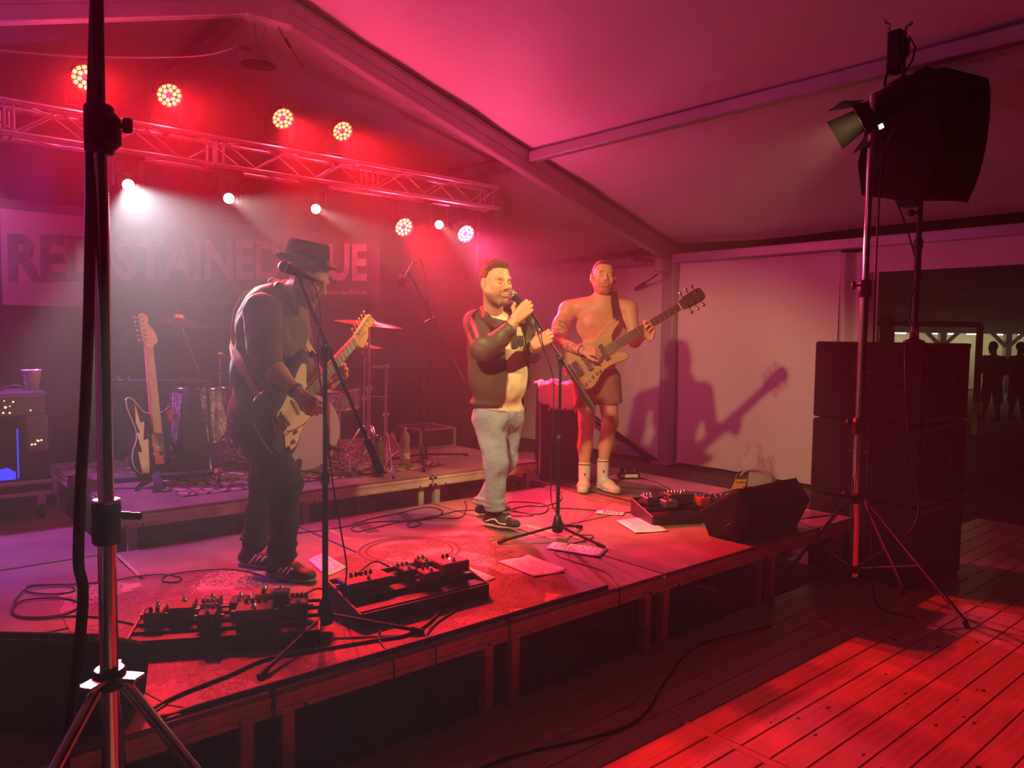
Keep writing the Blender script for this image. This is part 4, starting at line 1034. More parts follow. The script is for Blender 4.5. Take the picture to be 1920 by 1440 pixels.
# leather strap hanging over the riser edge
sp_ = [Lr(290, 888, 5.36), Lr(296, 905, 5.30), Lr(293, 930, 5.26), Lr(284, 955, 5.22), Lr(274, 976, 5.20)]
o = MB().ribbon([p+o3 for p in smooth_path(sp_, 5)], 0.058, 0.004, V3(-CF)+tr_*0.3).build('guitar_strap', 'strap_black'); to_local(o)
tag(o, 'dark punched leather guitar strap hanging over the riser edge', 'strap')
o = MB().ribbon(smooth_path([P(283, 900, 5.36), P(262, 912, 5.32), P(255, 930, 5.3), P(262, 944, 5.28), P(276, 950, 5.24)], 5), 0.035, 0.004, V3(-CF)).build('strap_end', 'strap_black'); to_local(o)
tag(o, 'narrow curled end of a leather strap at the riser edge', 'strap')

# ================================================================== DRUM KIT
mat('pearl', (0.55, 0.50, 0.54), 0.22, coat=0.5)
Mp = MATS['pearl']; nt = Mp.node_tree; vo = nt.nodes.new('ShaderNodeTexVoronoi'); vo.inputs['Scale'].default_value = 26; tc = nt.nodes.new('ShaderNodeTexCoord'); ns = nt.nodes.new('ShaderNodeTexNoise'); ns.inputs['Scale'].default_value = 9
mx_ = nt.nodes.new('ShaderNodeMixRGB'); mx_.inputs[0].default_value = 0.35
nt.links.new(tc.outputs['Object'], mx_.inputs[1]); nt.links.new(tc.outputs['Object'], ns.inputs['Vector']); nt.links.new(ns.outputs['Color'], mx_.inputs[2]); nt.links.new(mx_.outputs[0], vo.inputs['Vector'])
rp = nt.nodes.new('ShaderNodeValToRGB'); rp.color_ramp.elements[0].color = (0.72, 0.66, 0.66, 1); rp.color_ramp.elements[1].color = (0.24, 0.21, 0.23, 1); rp.color_ramp.elements[0].position = 0.1; rp.color_ramp.elements[1].position = 0.6
nt.links.new(vo.outputs['Distance'], rp.inputs['Fac']); nt.links.new(rp.outputs['Color'], nt.nodes['Principled BSDF'].inputs['Base Color'])
mat('drum_head', (0.72, 0.68, 0.60), 0.45)
mat('drum_shell_purple', (0.46, 0.36, 0.46), 0.3, coat=0.4)
def drum(name, label, c, axis, r, h, shell, lugs=8, head='drum_head', hoop='chrome'):
    """shell with hoops, heads and tension lugs; c is the centre of the first head, axis points through the drum"""
    c = V3(c); s, u, d = frame_of(axis); t = thing(name, label, 'drum', c)
    MB().lathe([(r*0.97, 0.012), (r*0.97, h-0.012)], (0, 0, 0), d, 32).build('shell', shell, t)
    for hh in (0.0, h):
        MB().lathe([(r*0.985, hh-0.012), (r*1.03, hh-0.012), (r*1.03, hh+0.014), (r*0.985, hh+0.014)], (0, 0, 0), d, 32).build('hoop', hoop, t)
        MB().lathe([(0, hh), (r*0.99, hh)], (0, 0, 0), d, 32).build('head', head, t)
    for k in range(lugs):
        a = 2*PI*k/lugs+0.3; q = s*math.cos(a)+u*math.sin(a)
        lg = MB().box(q*(r*1.0)+d*(h*0.5), (0.022, 0.022, 0.05), Matrix((q, d.cross(q), d)).transposed(), bev=0.005).build('lug', 'chrome', t)
        MB().cyl(q*(r*1.035)+d*(-0.012), q*(r*1.035)+d*(h+0.012), 0.0035, n=6).build('tension_rod', 'chrome', lg)
    return t
bdc = V3((2.74, 5.72, RISER_Z+0.315))
t = drum('bass_drum', 'large bass drum with white front head behind the guitarist', bdc, (-0.10, 1, 0), 0.30, 0.46, 'drum_shell_purple', 8, 'drum_head', 'drum_shell_purple')
for s_ in (-1, 1):
    MB().tube([(s_*0.27-0.0, 0.10, -0.10), (s_*0.33, -0.02, -0.22), (s_*0.38, -0.10, -0.305)], 0.009, 8).build('spur', 'chrome', t)
t = drum('floor_tom', 'white pearl floor tom beside the bass drum', (2.10, 6.30, RISER_Z+0.66), (0, 0, -1), 0.215, 0.42, 'pearl', 8)
for k in range(3):
    a = 2*PI*k/3+0.5; q = Vector((math.cos(a), math.sin(a), 0))
    MB().tube([q*0.24+Vector((0, 0, -0.12)), q*0.24+Vector((0, 0, -0.58)), q*0.27+Vector((0, 0, -0.655))], 0.008, 8).build('leg', 'chrome', t)
    MB().box(q*0.228+Vector((0, 0, -0.24)), (0.04, 0.04, 0.06), bev=0.006).build('leg_bracket', 'chrome', t)
drum('snare_drum', 'red-lit snare drum on a stand behind the cymbal stands', (3.24, 6.12, RISER_Z+0.62), (0.05, 0.05, -1), 0.175, 0.16, 'pearl', 8)
t = thing('snare_stand', 'chrome snare stand under the red-lit snare drum', 'drum stand', (3.24, 6.12, RISER_Z))
MB().cyl((0, 0, 0.10), (0, 0, 0.45), 0.014, n=10).build('tube', 'chrome', t)
for k in range(3):
    a = 2*PI*k/3; q = Vector((math.cos(a), math.sin(a), 0))
    MB().tube([Vector((0, 0, 0.16)), q*0.20+Vector((0, 0, 0.006))], 0.008, 8).build('leg', 'chrome', t)
    MB().tube([Vector((0, 0, 0.40)), q*0.16+Vector((0, 0, 0.435)), q*0.185+Vector((0, 0, 0.46))], 0.007, 8).build('basket_arm', 'chrome', t)
drum('rack_tom', 'white pearl rack tom above the bass drum', (2.50, 5.98, RISER_Z+0.86), (0.05, 0.25, -1), 0.16, 0.20, 'pearl', 6)

def cymbal_stand(name, label, base, top, joint=None, spread=0.28, hub=0.34, rot=0.3, r=0.011):
    """chrome stand with double-braced legs; optional boom through joint"""
    b = V3(base); t = thing(name, label, 'cymbal stand', b)
    T = V3(top)-b; J = V3(joint)-b if joint is not None else T
    Jp = Vector((0, 0, J.z))
    MB().cyl((0, 0, 0.06), (0, 0, Jp.z*0.55), r*1.25, n=10).build('lower_tube', 'chrome', t)
    MB().cyl((0, 0, Jp.z*0.5), Jp, r*0.95, n=10).build('upper_tube', 'chrome', t)
    MB().cyl((0, 0, Jp.z*0.53), (0, 0, Jp.z*0.58), r*1.8, n=10).build('height_clutch', 'chrome', t)
    MB().cyl((-0.03, 0, Jp.z*0.555), (0.03, 0, Jp.z*0.555), 0.006, n=6).build('wing_nut', 'chrome', t)
    if joint is not None:
        MB().cyl(J, T, r*0.75, n=8).build('boom', 'chrome', t)
        MB().ball(Jp, 0.022, 8, 6).cyl(Jp-Vector((0.035, 0, 0)), Jp+Vector((0.035, 0, 0)), 0.010, n=8).build('tilter', 'chrome', t)
    for k in range(3):
        a = 2*PI*k/3+rot; q = Vector((math.cos(a), math.sin(a), 0))
        lg = MB().tube([Vector((0, 0, hub)), q*0.06+Vector((0, 0, hub-0.01)), q*spread+Vector((0, 0, 0.012))], 0.009, 8).build('leg', 'chrome', t)
        MB().cyl(q*(spread*0.5)+Vector((0, 0, hub*0.52)), (0, 0, 0.10), 0.006, n=6).build('brace', 'chrome', lg)
        MB().ball(q*spread+Vector((0, 0, 0.012)), 0.013, 8, 6).build('rubber_foot', 'rubber', lg)
    return t
def cymbal(name, label, c, axis, r, bell=0.03):
    c = V3(c); t = thing(name, label, 'cymbal', c); s, u, d = frame_of(axis)
    MB().lathe([(r, -0.030), (r*0.7, -0.016), (r*0.25, -0.004), (r*0.20, 0.006), (r*0.10, 0.024), (0, 0.028)], (0, 0, 0), d, 40).lathe([(r, -0.0312), (r*0.7, -0.0175), (r*0.25, -0.006), (r*0.20, 0.004), (0.004, 0.022)], (0, 0, 0), d, 40).build('plate', 'brass', t)
    MB().lathe([(0.012, 0.024), (0.012, 0.040), (0.006, 0.042), (0.006, 0.06)], (0, 0, 0), d, 10).build('felt_and_nut', 'black_plastic', t)
    return t
cr_ = P(692, 606, 6.25)
cymbal_stand('cymbal_stand', 'chrome boom cymbal stand holding the large bright crash cymbal', (cr_.x, cr_.y, RISER_Z), cr_-Vector((0, 0, 0.0)), None, 0.27, 0.36, 0.5)
cymbal('crash_cymbal', 'large crash cymbal lit yellow and red behind the guitar headstock', cr_+Vector((0, 0, 0.02)), (0.06, -0.10, 1), 0.275)
hh = P(683, 652, 6.6)
cymbal_stand('hi_hat_stand', 'chrome hi-hat stand behind the bright crash cymbal stand', (hh.x, hh.y, RISER_Z), hh, None, 0.24, 0.30, 1.1, 0.009)
cymbal('hi_hat_cymbal', 'small red-lit upper hi-hat cymbal below the crash cymbal', hh+Vector((0, 0, 0.03)), (0.02, -0.03, 1), 0.18)
o = cymbal('hi_hat_cymbal', 'lower hi-hat cymbal facing the one above it', hh+Vector((0, 0, -0.035)), (0.0, 0.0, -1), 0.18)
s2 = P(724, 688, 6.1)
t = cymbal_stand('cymbal_stand', 'short chrome stand with clamps and no cymbal beside the water bottle', (s2.x, s2.y, RISER_Z), s2, None, 0.27, 0.32, 0.2)
q0 = s2-V3((s2.x, s2.y, RISER_Z))
MB().cyl(q0+tr_*0.02, q0-tr_*0.11, 0.012, n=8).box(q0, (0.05, 0.04, 0.035), bev=0.006).build('multi_clamp', 'chrome', t)
MB().cyl(q0+Vector((0, 0, -0.24))+tr_*0.03, q0+Vector((0, 0, -0.235))-tr_*0.13, 0.006, n=8).build('clamp_arm', 'chrome', t)
lc = P(335, 592, 6.5)
cymbal_stand('cymbal_stand', 'chrome boom cymbal stand above the white pearl floor tom', (2.42, 6.75, RISER_Z), lc+Vector((0, 0, -0.03)), P(374, 700, 6.7), 0.26, 0.30, 0.9)
cymbal('crash_cymbal', 'tilted thin crash cymbal above the lightning-bolt guitar', lc, tr_*(0.27)+Vector((0, 0, 1))-tf_*0.14, 0.275)
rc = P(412, 668, 6.5)
cymbal_stand('cymbal_stand', 'chrome cymbal stand hidden behind the guitarist back', (rc.x, rc.y, RISER_Z), rc, None, 0.24, 0.3, 0.1)
cymbal('ride_cymbal', 'flat ride cymbal half hidden behind the guitarist back', rc+Vector((0, 0, 0.02)), (0.05, 0.0, 1), 0.25)
# drum stool
t = thing('drum_stool', 'round black drum stool under the seated drummer', 'stool', (2.80, 6.78, RISER_Z))
MB().lathe([(0.0, 0.43), (0.15, 0.43), (0.165, 0.45), (0.165, 0.49), (0.15, 0.51), (0, 0.515)], (0, 0, 0), n=24).build('seat', 'matt_black', t)
MB().cyl((0, 0, 0.08), (0, 0, 0.44), 0.018, n=10).build('tube', 'chrome', t)
for k in range(3):
    a = 2*PI*k/3+0.4; q = Vector((math.cos(a), math.sin(a), 0)); MB().cyl((0, 0, 0.22), q*0.24+Vector((0, 0, 0.01)), 0.009, n=8).build('leg', 'chrome', t)
# bass drum microphone on a short stand
t = thing('microphone_stand', 'short chrome microphone stand at the bass drum behind the guitarist stand', 'microphone stand', (2.92, 5.34, RISER_Z))
MB().lathe([(0.09, 0.0), (0.09, 0.012), (0.02, 0.03), (0, 0.03)], (0, 0, 0), n=20).build('base', 'black_metal', t)
MB().cyl((0, 0, 0.02), (0, 0, 0.16), 0.010, n=10).build('tube', 'chrome', t)
MB().cyl((0, 0, 0.15), (-0.12, 0.16, 0.22), 0.008, n=8).build('boom', 'chrome', t)
microphone('bass_drum_microphone', 'stubby steel microphone in front of the bass drum head', (2.80, 5.50, RISER_Z+0.225), (2.87, 5.40, RISER_Z+0.20), 'mic_mesh', 0.028)
# drum rug
mat('rug_red', (0.35, 0.09, 0.09), 0.95, bump=0.6, bscale=200)
Mr = MATS['rug_red']; nt = Mr.node_tree; tc = nt.nodes.new('ShaderNodeTexCoord')
vo = nt.nodes.new('ShaderNodeTexVoronoi'); vo.inputs['Scale'].default_value = 11; vo.feature = 'DISTANCE_TO_EDGE'
wv = nt.nodes.new('ShaderNodeTexNoise'); wv.inputs['Scale'].default_value = 22
rp = nt.nodes.new('ShaderNodeValToRGB'); rp.color_ramp.elements[0].color = (0.06, 0.03, 0.05, 1); rp.color_ramp.elements[1].color = (0.40, 0.11, 0.10, 1); rp.color_ramp.elements[0].position = 0.12; rp.color_ramp.elements[1].position = 0.22
e_ = rp.color_ramp.elements.new(0.45); e_.color = (0.50, 0.36, 0.26, 1)
ad = nt.nodes.new('ShaderNodeMath'); ad.operation = 'MULTIPLY'
nt.links.new(tc.outputs['Object'], vo.inputs['Vector']); nt.links.new(tc.outputs['Object'], wv.inputs['Vector']); nt.links.new(vo.outputs['Distance'], ad.inputs[0]); nt.links.new(wv.outputs['Fac'], ad.inputs[1])
ad2 = nt.nodes.new('ShaderNodeMath'); ad2.operation = 'MULTIPLY'; ad2.inputs[1].default_value = 4.0; nt.links.new(ad.outputs[0], ad2.inputs[0])
nt.links.new(ad2.outputs[0], rp.inputs['Fac']); nt.links.new(rp.outputs['Color'], nt.nodes['Principled BSDF'].inputs['Base Color'])
t = MB().box((0, 0, 0.005), (2.15, 1.75, 0.009), bev=0.003).build('drum_rug', 'rug_red'); t.location = (2.72, 6.16, RISER_Z); tag(t, 'patterned red oriental rug under the drum kit', 'rug')

# ================================================================== BACKLINE
# tall bass cabinet
cd = Vector((-0.60, -0.80, 0)).normalized(); cs = Vector((0, 0, 1)).cross(cd)
t = thing('bass_cabinet', 'tall black bass cabinet with pink-lit maker name between singer and bassist', 'speaker cabinet', (5.02, 5.16, STAGE_Z))
Rc = Matrix((cs, cd, Vector((0, 0, 1)))).transposed(); Rm = Rc.copy()
MB().box((0, 0, 0.42), (0.42, 0.40, 0.82), Rm, bev=0.012).build('cabinet', 'speaker_black', t)
MB().box(cd*0.205+Vector((0, 0, 0.42)), (0.385, 0.012, 0.785), Rm, bev=0.003).build('grille', 'matt_black', t)
for s_ in (-1, 1): MB().box(cs*(s_*0.205)+cd*0.198+Vector((0, 0, 0.42)), (0.012, 0.012, 0.80), Rm).build('corner_trim', 'steel', t)
me = text_mesh('TecAmp', 0.088, basis(cd*0.2125+Vector((0, 0, 0.645)), cs, (0, 0, 1)), 0.0015, 1.0, 0.004, 'CENTER', 0.25)
mat('logo_pink', (0.75, 0.30, 0.30), 0.4); me.materials.append(MATS['logo_pink']); add('lettering', me, t)
for sx in (-1, 1):
    for sy in (-1, 1): MB().cyl(cs*(sx*0.17)+cd*(sy*0.16), cs*(sx*0.17)+cd*(sy*0.16)+Vector((0, 0, 0.014)), 0.02, n=8).build('foot', 'rubber', t)
# crumpled cloth on it
mat('cloth_pink', (0.72, 0.55, 0.58), 0.85, bump=0.3, bscale=30, sheen=0.2)
def clothf(u, v):
    x = (u-0.5)*0.46; y = -0.22+0.456*min(v, 0.86)/0.86 if v <= 0.86 else 0.236
    h = 0.018+0.045*abs(math.sin(9*u+3*v))*math.exp(-((u-0.35)**2+(v-0.5)**2)*6)+0.02*abs(math.sin(17*u-11*v))+0.010*math.sin(23*v)
    zz = h
    ov = max(0, y-0.19)
    drop = 0.0
    if v > 0.86: drop = (v-0.86)*1.35*(0.45+0.55*math.sin(2.6*u+0.3)); 
    p = cs*x+cd*(y if v <= 0.86 else 0.236+0.006*math.sin(14*u)+0.10*(v-0.86))
    return (p.x, p.y, 0.833+max(zz, 0.006) - (drop+ (0.018 if v > 0.86 else 0)))
o = MB().grid(clothf, 44, 44).build('crumpled_cloth', 'cloth_pink', solid=0.003); o.location = (5.02, 5.16, STAGE_Z); tag(o, 'crumpled pale cloth lying over the top of the bass cabinet', 'cloth')
# amplifier rack at the far left
mat('case_black', (0.015, 0.013, 0.016), 0.5); mat('case_alu', (0.60, 0.56, 0.50), 0.35, 0.8)
mat('amp_panel', (0.20, 0.15, 0.16), 0.3, 0.5)
ar = V3((0.50, 6.10, STAGE_Z))
t = thing('amplifier_rack', 'flight-cased amplifier stack on castors with small glowing lamps', 'amplifier', ar)
ae = P(92, 735, 5.35)-ar
X1 = ae.x; YF = ae.y
ztop = ae.z
MB().box((X1-0.40, YF+0.26, 0.215), (0.84, 0.56, 0.10), bev=0.006).build('case_tray', 'case_black', t)
for z in (0.175, 0.255): MB().box((X1-0.40, YF-0.022, z), (0.85, 0.014, 0.028), bev=0.003).build('edge_profile', 'case_alu', t)
MB().box((X1+0.015, YF-0.025, 0.215), (0.035, 0.03, 0.12), bev=0.006).build('corner_cap', 'steel', t)
for x in (X1-0.06, X1-0.72):
    for y in (YF+0.03, YF+0.47):
        c = MB().cyl((x-0.018, y, 0.055), (x+0.018, y, 0.055), 0.055, n=16).build('castor', 'rubber', t); MB().box((x, y, 0.125), (0.05, 0.07, 0.085)).build('fork', 'steel', c)
MB().box((X1-0.40, YF+0.25, 0.265+(ztop-0.265)/2), (0.80, 0.50, ztop-0.265), bev=0.01).build('amplifier_box', 'case_black', t)
MB().box((X1-0.40, YF-0.004, ztop-0.085), (0.74, 0.012, 0.135), bev=0.003).build('front_panel', 'amp_panel', t)
MB().box((X1-0.075, YF-0.004, (ztop-0.16+0.46)/2), (0.125, 0.012, ztop-0.16-0.46), bev=0.003).build('side_panel', 'amp_panel', t)
MB().box((X1-0.47, YF-0.006, 0.49), (0.56, 0.012, 0.40), bev=0.004).build('speaker_cloth', 'matt_black', t)
MB().box((X1-0.195, YF-0.012, 0.46), (0.008, 0.008, 0.34)).build('blue_edge_light', mat('blue_glow', (0.02, 0.02, 0.4), 0.3, emit=(0.04, 0.05, 1.0), estr=1.2), t)
MB().prism([(-0.35, 0.0), (-0.21, 0.0), (-0.21, 0.05), (-0.26, 0.085), (-0.35, 0.06)], 0.004, basis((X1, YF-0.014, 0.285), (1, 0, 0), (0, 0, 1))).build('blue_window', 'blue_glow', t)
for k in range(16):
    x = X1-0.40+random.uniform(-0.02, 0.33); z = ztop-random.uniform(0.03, 0.14)
    if k > 10: x = X1-random.uniform(0.03, 0.12); z = random.uniform(0.48, 0.56)
    MB().ball((x, YF-0.013, z), random.uniform(0.004, 0.008), 8, 6).build('indicator_lamp', 'display_yellow', t)
AT = ar+Vector((X1, YF, ztop))
# plastic cup
mat('cup_plastic', (0.75, 0.62, 0.70), 0.25, trans=0.35, bump=0.15, bscale=60); mat('cup_print', (0.30, 0.16, 0.30), 0.5)
cp = at(60, 733, d=5.55)
t = thing('plastic_cup', 'translucent printed plastic cup on the amplifier rack', 'cup', (cp[0], cp[1], AT.z))
MB().lathe([(0.0, 0.002), (0.044, 0.0), (0.062, 0.135), (0.066, 0.137), (0.066, 0.143), (0.061, 0.143), (0.043, 0.006), (0, 0.006)], (0, 0, 0), n=28).build('cup', 'cup_plastic', t)
cu = MB()
for k in range(22):
    a = random.uniform(-2.9, 0.2); z = random.uniform(0.03, 0.11); rr = 0.0445+0.018*z/0.135
    q = Vector((math.cos(a), math.sin(a), 0)); s = Vector((-q.y, q.x, 0))
    cu.ribbon([q*rr+Vector((0, 0, z)), q*rr+s*0.008+Vector((0, 0, z+random.uniform(-0.006, 0.006)))], 0.005, 0.001, q)
tag(cu.build('print_marks', 'cup_print', t), kind='stuff')
o = MB().tube(smooth_path([AT+Vector((-0.30, 0.1, 0.008)), P(10, 727, 5.45), P(25, 723, 5.45), P(40, 725, 5.45), P(46, 731, 5.5), P(35, 733, 5.5), P(5, 733, 5.5)], 6), 0.006, 6).build('coiled_cable', 'cable_black'); to_local(o); tag(o, 'short black cable coiled beside the plastic cup', 'cable')
# low flight case at the back of the riser
t = thing('flight_case', 'low black flight case with metal edges behind the overhead stand', 'flight case', V3(gpx((800, 826), RISER_Z))*1.0)
t.location = (4.36, 6.42, RISER_Z)
MB().box((0, 0, 0.095), (0.40, 0.44, 0.18)).build('body', 'case_black', t)
for z in (0.008, 0.182):
    for s_ in (-1, 1):
        MB().box((0, s_*0.22, z), (0.42, 0.024, 0.016)).build('edge_profile', 'case_alu', t); MB().box((s_*0.20, 0, z), (0.024, 0.46, 0.016)).build('edge_profile', 'case_alu', t)
for sx in (-1, 1):
    for sy in (-1, 1): MB().box((sx*0.20, sy*0.22, 0.095), (0.026, 0.026, 0.19)).build('edge_profile', 'case_alu', t)
MB().box((-0.215, -0.05, 0.12), (0.01, 0.06, 0.06), bev=0.003).build('latch', 'steel', t)
# bottles
mat('bottle_plastic', (0.85, 0.70, 0.62), 0.12, trans=0.75, ior=1.2); mat('bottle_label', (0.62, 0.58, 0.40), 0.5); mat('bottle_cap', (0.35, 0.22, 0.14), 0.4)
bt = at(759, 874, z=RISER_Z)
t = thing('water_bottle', 'clear plastic water bottle with a label on the riser edge', 'bottle', bt)
MB().lathe([(0, 0.002), (0.038, 0.0), (0.042, 0.012), (0.041, 0.05), (0.043, 0.06), (0.041, 0.12), (0.043, 0.125), (0.036, 0.165), (0.041, 0.20), (0.042, 0.225), (0.034, 0.265), (0.016, 0.295), (0.014, 0.315)], (0, 0, 0), n=24).build('bottle', 'bottle_plastic', t)
MB().lathe([(0.0438, 0.065), (0.0438, 0.118)], (0, 0, 0), n=24).build('label_wrap', 'bottle_label', t)
MB().lathe([(0.017, 0.310), (0.017, 0.330), (0, 0.331)], (0, 0, 0), n=16).build('cap', 'bottle_cap', t)
mat('flask_grey', (0.060, 0.058, 0.068), 0.45); bt = at(709, 893, z=RISER_Z)
t = thing('steel_flask', 'dark grey insulated drinking flask beside the clear water bottle', 'flask', bt)
MB().lathe([(0, 0.002), (0.043, 0.0), (0.045, 0.008), (0.045, 0.255), (0.038, 0.275)], (0, 0, 0), n=24).build('body', 'flask_grey', t)
MB().lathe([(0.040, 0.272), (0.040, 0.312), (0.0, 0.316)], (0, 0, 0), n=20).build('lid', 'black_plastic', t)
MB().tube([(-0.034, 0, 0.305), (-0.028, 0, 0.332), (0.028, 0, 0.336), (0.036, 0, 0.308)], 0.006, 8).build('carry_loop', 'black_plastic', t)
# ================================================================== PEOPLE: smooth-blended volumes turned into one surface
def A3(p): return np.array([float(p[0]), float(p[1]), float(p[2])])
class Vol:
    """volume built from blended round cones and ellipsoids, meshed with surface nets"""
    def __init__(self, h): self.h = h; self.p = []
    def cone(self, a, b, ra, rb=None, k=0.02, flat=None, sub=False):
        self.p.append(('c', A3(a), A3(b), ra, ra if rb is None else rb, k, flat, sub)); return self
    def chain(self, pts, rs, k=0.02, flat=None):
        for i in range(len(pts)-1): self.cone(pts[i], pts[i+1], rs[i], rs[i+1], k, flat)
        return self
    def ell(self, c, r, axes=None, k=0.02, sub=False):
        self.p.append(('e', A3(c), np.array(r, float), np.eye(3) if axes is None else np.array([list(a) for a in axes], float), 0, k, None, sub)); return self
    def cut(self, point, normal, k=0.004):
        self.p.append(('h', A3(point), A3(normal)/np.linalg.norm(A3(normal)), 0, 0, k, None, True)); return self
    def box(self, c, half, axes, k=0.004, sub=True):
        self.p.append(('b', A3(c), np.array(half, float), np.array([list(a) for a in axes], float), 0, k, None, sub)); return self
    def mesh(self):
        h = self.h; lo = np.full(3, 1e9); hi = np.full(3, -1e9)
        for q in self.p:
            if q[7]: continue
            if q[0] == 'c': r = max(q[3], q[4]); l = np.minimum(q[1], q[2])-r; u = np.maximum(q[1], q[2])+r
            else: r = (np.abs(q[3].T)*q[2]).sum(1); l = q[1]-r; u = q[1]+r
            lo = np.minimum(lo, l); hi = np.maximum(hi, u)
        lo -= 3*h; hi += 3*h
        n = np.ceil((hi-lo)/h).astype(int)+1
        F = np.full(n, 1.0, np.float32)
        ax = [lo[i]+h*np.arange(n[i]) for i in range(3)]
        for q in self.p:
            k = q[5]
            if q[0] == 'c': r = max(q[3], q[4]); l = np.minimum(q[1], q[2])-r; u = np.maximum(q[1], q[2])+r
            elif q[0] == 'h': l, u = lo, hi
            else: rr = (np.abs(q[3].T)*q[2]).sum(1); l = q[1]-rr; u = q[1]+rr
            pad = k+3*h
            i0 = np.clip(np.floor((l-pad-lo)/h).astype(int), 0, n-1); i1 = np.clip(np.ceil((u+pad-lo)/h).astype(int)+1, 1, n)
            if (i1 <= i0).any(): continue
            X, Y, Z = np.meshgrid(*[ax[i][i0[i]:i1[i]] for i in range(3)], indexing='ij')
            if q[0] == 'c':
                a, b = q[1], q[2]; ab = b-a; L2 = max(ab@ab, 1e-12)
                dx, dy, dz = X-a[0], Y-a[1], Z-a[2]
                t = np.clip((dx*ab[0]+dy*ab[1]+dz*ab[2])/L2, 0, 1)
                dx -= t*ab[0]; dy -= t*ab[1]; dz -= t*ab[2]
                if q[6] is not None:
                    m_, fct = A3(q[6][0]), q[6][1]; m_ /= np.linalg.norm(m_)
                    s = (dx*m_[0]+dy*m_[1]+dz*m_[2])*(1/fct-1); dx += s*m_[0]; dy += s*m_[1]; dz += s*m_[2]
                d = np.sqrt(dx*dx+dy*dy+dz*dz)-(q[3]+(q[4]-q[3])*t)
            elif q[0] == 'e':
                R = q[3]; dx, dy, dz = X-q[1][0], Y-q[1][1], Z-q[1][2]
                l_ = [(dx*R[i][0]+dy*R[i][1]+dz*R[i][2]) for i in range(3)]
                k0 = np.sqrt(sum((l_[i]/q[2][i])**2 for i in range(3))); k1 = np.sqrt(sum((l_[i]/q[2][i]**2)**2 for i in range(3)))
                d = k0*(k0-1)/np.maximum(k1, 1e-6)
            elif q[0] == 'h':
                d = -((X-q[1][0])*q[2][0]+(Y-q[1][1])*q[2][1]+(Z-q[1][2])*q[2][2])
            else:
                R = q[3]; dx, dy, dz = X-q[1][0], Y-q[1][1], Z-q[1][2]
                l_ = [np.abs(dx*R[i][0]+dy*R[i][1]+dz*R[i][2])-q[2][i] for i in range(3)]
                d = np.maximum(np.maximum(l_[0], l_[1]), l_[2])
            S = F[i0[0]:i1[0], i0[1]:i1[1], i0[2]:i1[2]]
            d = d.astype(np.float32)
            if q[7]:
                e = np.maximum(k-np.abs(S+d), 0)/k; S[...] = np.maximum(S, -d)+e*e*k*0.25
            else:
                e = np.maximum(k-np.abs(S-d), 0)/k; S[...] = np.minimum(S, d)-e*e*k*0.25
        return self._nets(F, lo, h)
    @staticmethod
    def _nets(F, lo, h):
        n = np.array(F.shape); c = n-1; s = F < 0
        acc = np.zeros((*c, 3), np.float32); cnt = np.zeros(c, np.float32)
        for axis in range(3):
            o1, o2 = [i for i in range(3) if i != axis]
            for a in (0, 1):
                for b in (0, 1):
                    sl0 = [None]*3; sl1 = [None]*3
                    sl0[axis] = slice(0, n[axis]-1); sl1[axis] = slice(1, n[axis])
                    sl0[o1] = sl1[o1] = slice(a, n[o1]-1+a); sl0[o2] = sl1[o2] = slice(b, n[o2]-1+b)
                    f0 = F[tuple(sl0)]; f1 = F[tuple(sl1)]; m_ = (f0 < 0) != (f1 < 0)
                    idx = np.nonzero(m_); t = f0[idx]/(f0[idx]-f1[idx])
                    acc[idx+(axis,)] += t; acc[idx+(o1,)] += a; acc[idx+(o2,)] += b; cnt[idx] += 1
        used = np.nonzero(cnt > 0); vid = np.full(c, -1, np.int64); vid[used] = np.arange(len(used[0]))
        V = (acc[used]/cnt[used][:, None]+np.stack(used, 1))*h+lo
        Q = []
        for axis in range(3):
            o1, o2 = (axis+1) % 3, (axis+2) % 3
            sl0 = [slice(1, n[i]-1) for i in range(3)]; sl1 = list(sl0)
            sl0[axis] = slice(0, n[axis]-1); sl1[axis] = slice(1, n[axis])
            a_ = s[tuple(sl0)]; b_ = s[tuple(sl1)]
            for inv, m_ in ((False, a_ & ~b_), (True, ~a_ & b_)):
                idx = np.stack(np.nonzero(m_), 1)
                if not len(idx): continue
                for i in range(3):
                    if i != axis: idx[:, i] += 1
                e1 = np.zeros(3, int); e1[o1] = 1; e2 = np.zeros(3, int); e2[o2] = 1
                g = lambda d: vid[tuple((idx-d).T)]
                q = np.stack([g(e1+e2), g(e2), g(0*e1), g(e1)], 1)
                Q.append(q[:, ::-1] if inv else q)
        return V, np.concatenate(Q)
def vol_object(name, pieces, material, parent, origin, color=None, wrinkle=None):
    """joins meshed volumes [(V, Q)] into one mesh object; color(V, i) gives the Col attribute"""
    Vs = []; Qs = []; o = 0
    for V, Q in pieces: Vs.append(V); Qs.append(Q+o); o += len(V)
    V = np.concatenate(Vs); Q = np.concatenate(Qs)
    if wrinkle is not None: V = V+wrinkle(V)
    me = bpy.data.meshes.new(name)
    me.vertices.add(len(V)); me.vertices.foreach_set('co', (V-A3(origin)).astype(np.float32).ravel())
    me.loops.add(len(Q)*4); me.loops.foreach_set('vertex_index', Q.astype(np.int32).ravel())
    me.polygons.add(len(Q)); me.polygons.foreach_set('loop_start', np.arange(0, len(Q)*4, 4, dtype=np.int32))
    me.polygons.foreach_set('use_smooth', np.ones(len(Q), bool))
    me.update(calc_edges=True); me.validate()
    if color is not None:
        at_ = me.color_attributes.new('Col', 'FLOAT_COLOR', 'POINT')
        cc = np.concatenate([color(v, i) for i, v in enumerate(Vs)]).astype(np.float32)
        at_.data.foreach_set('color', np.concatenate([cc, np.ones((len(cc), 1), np.float32)], 1).ravel())
    me.materials.append(MATS[material] if isinstance(material, str) else material)
    return add(name, me, parent)
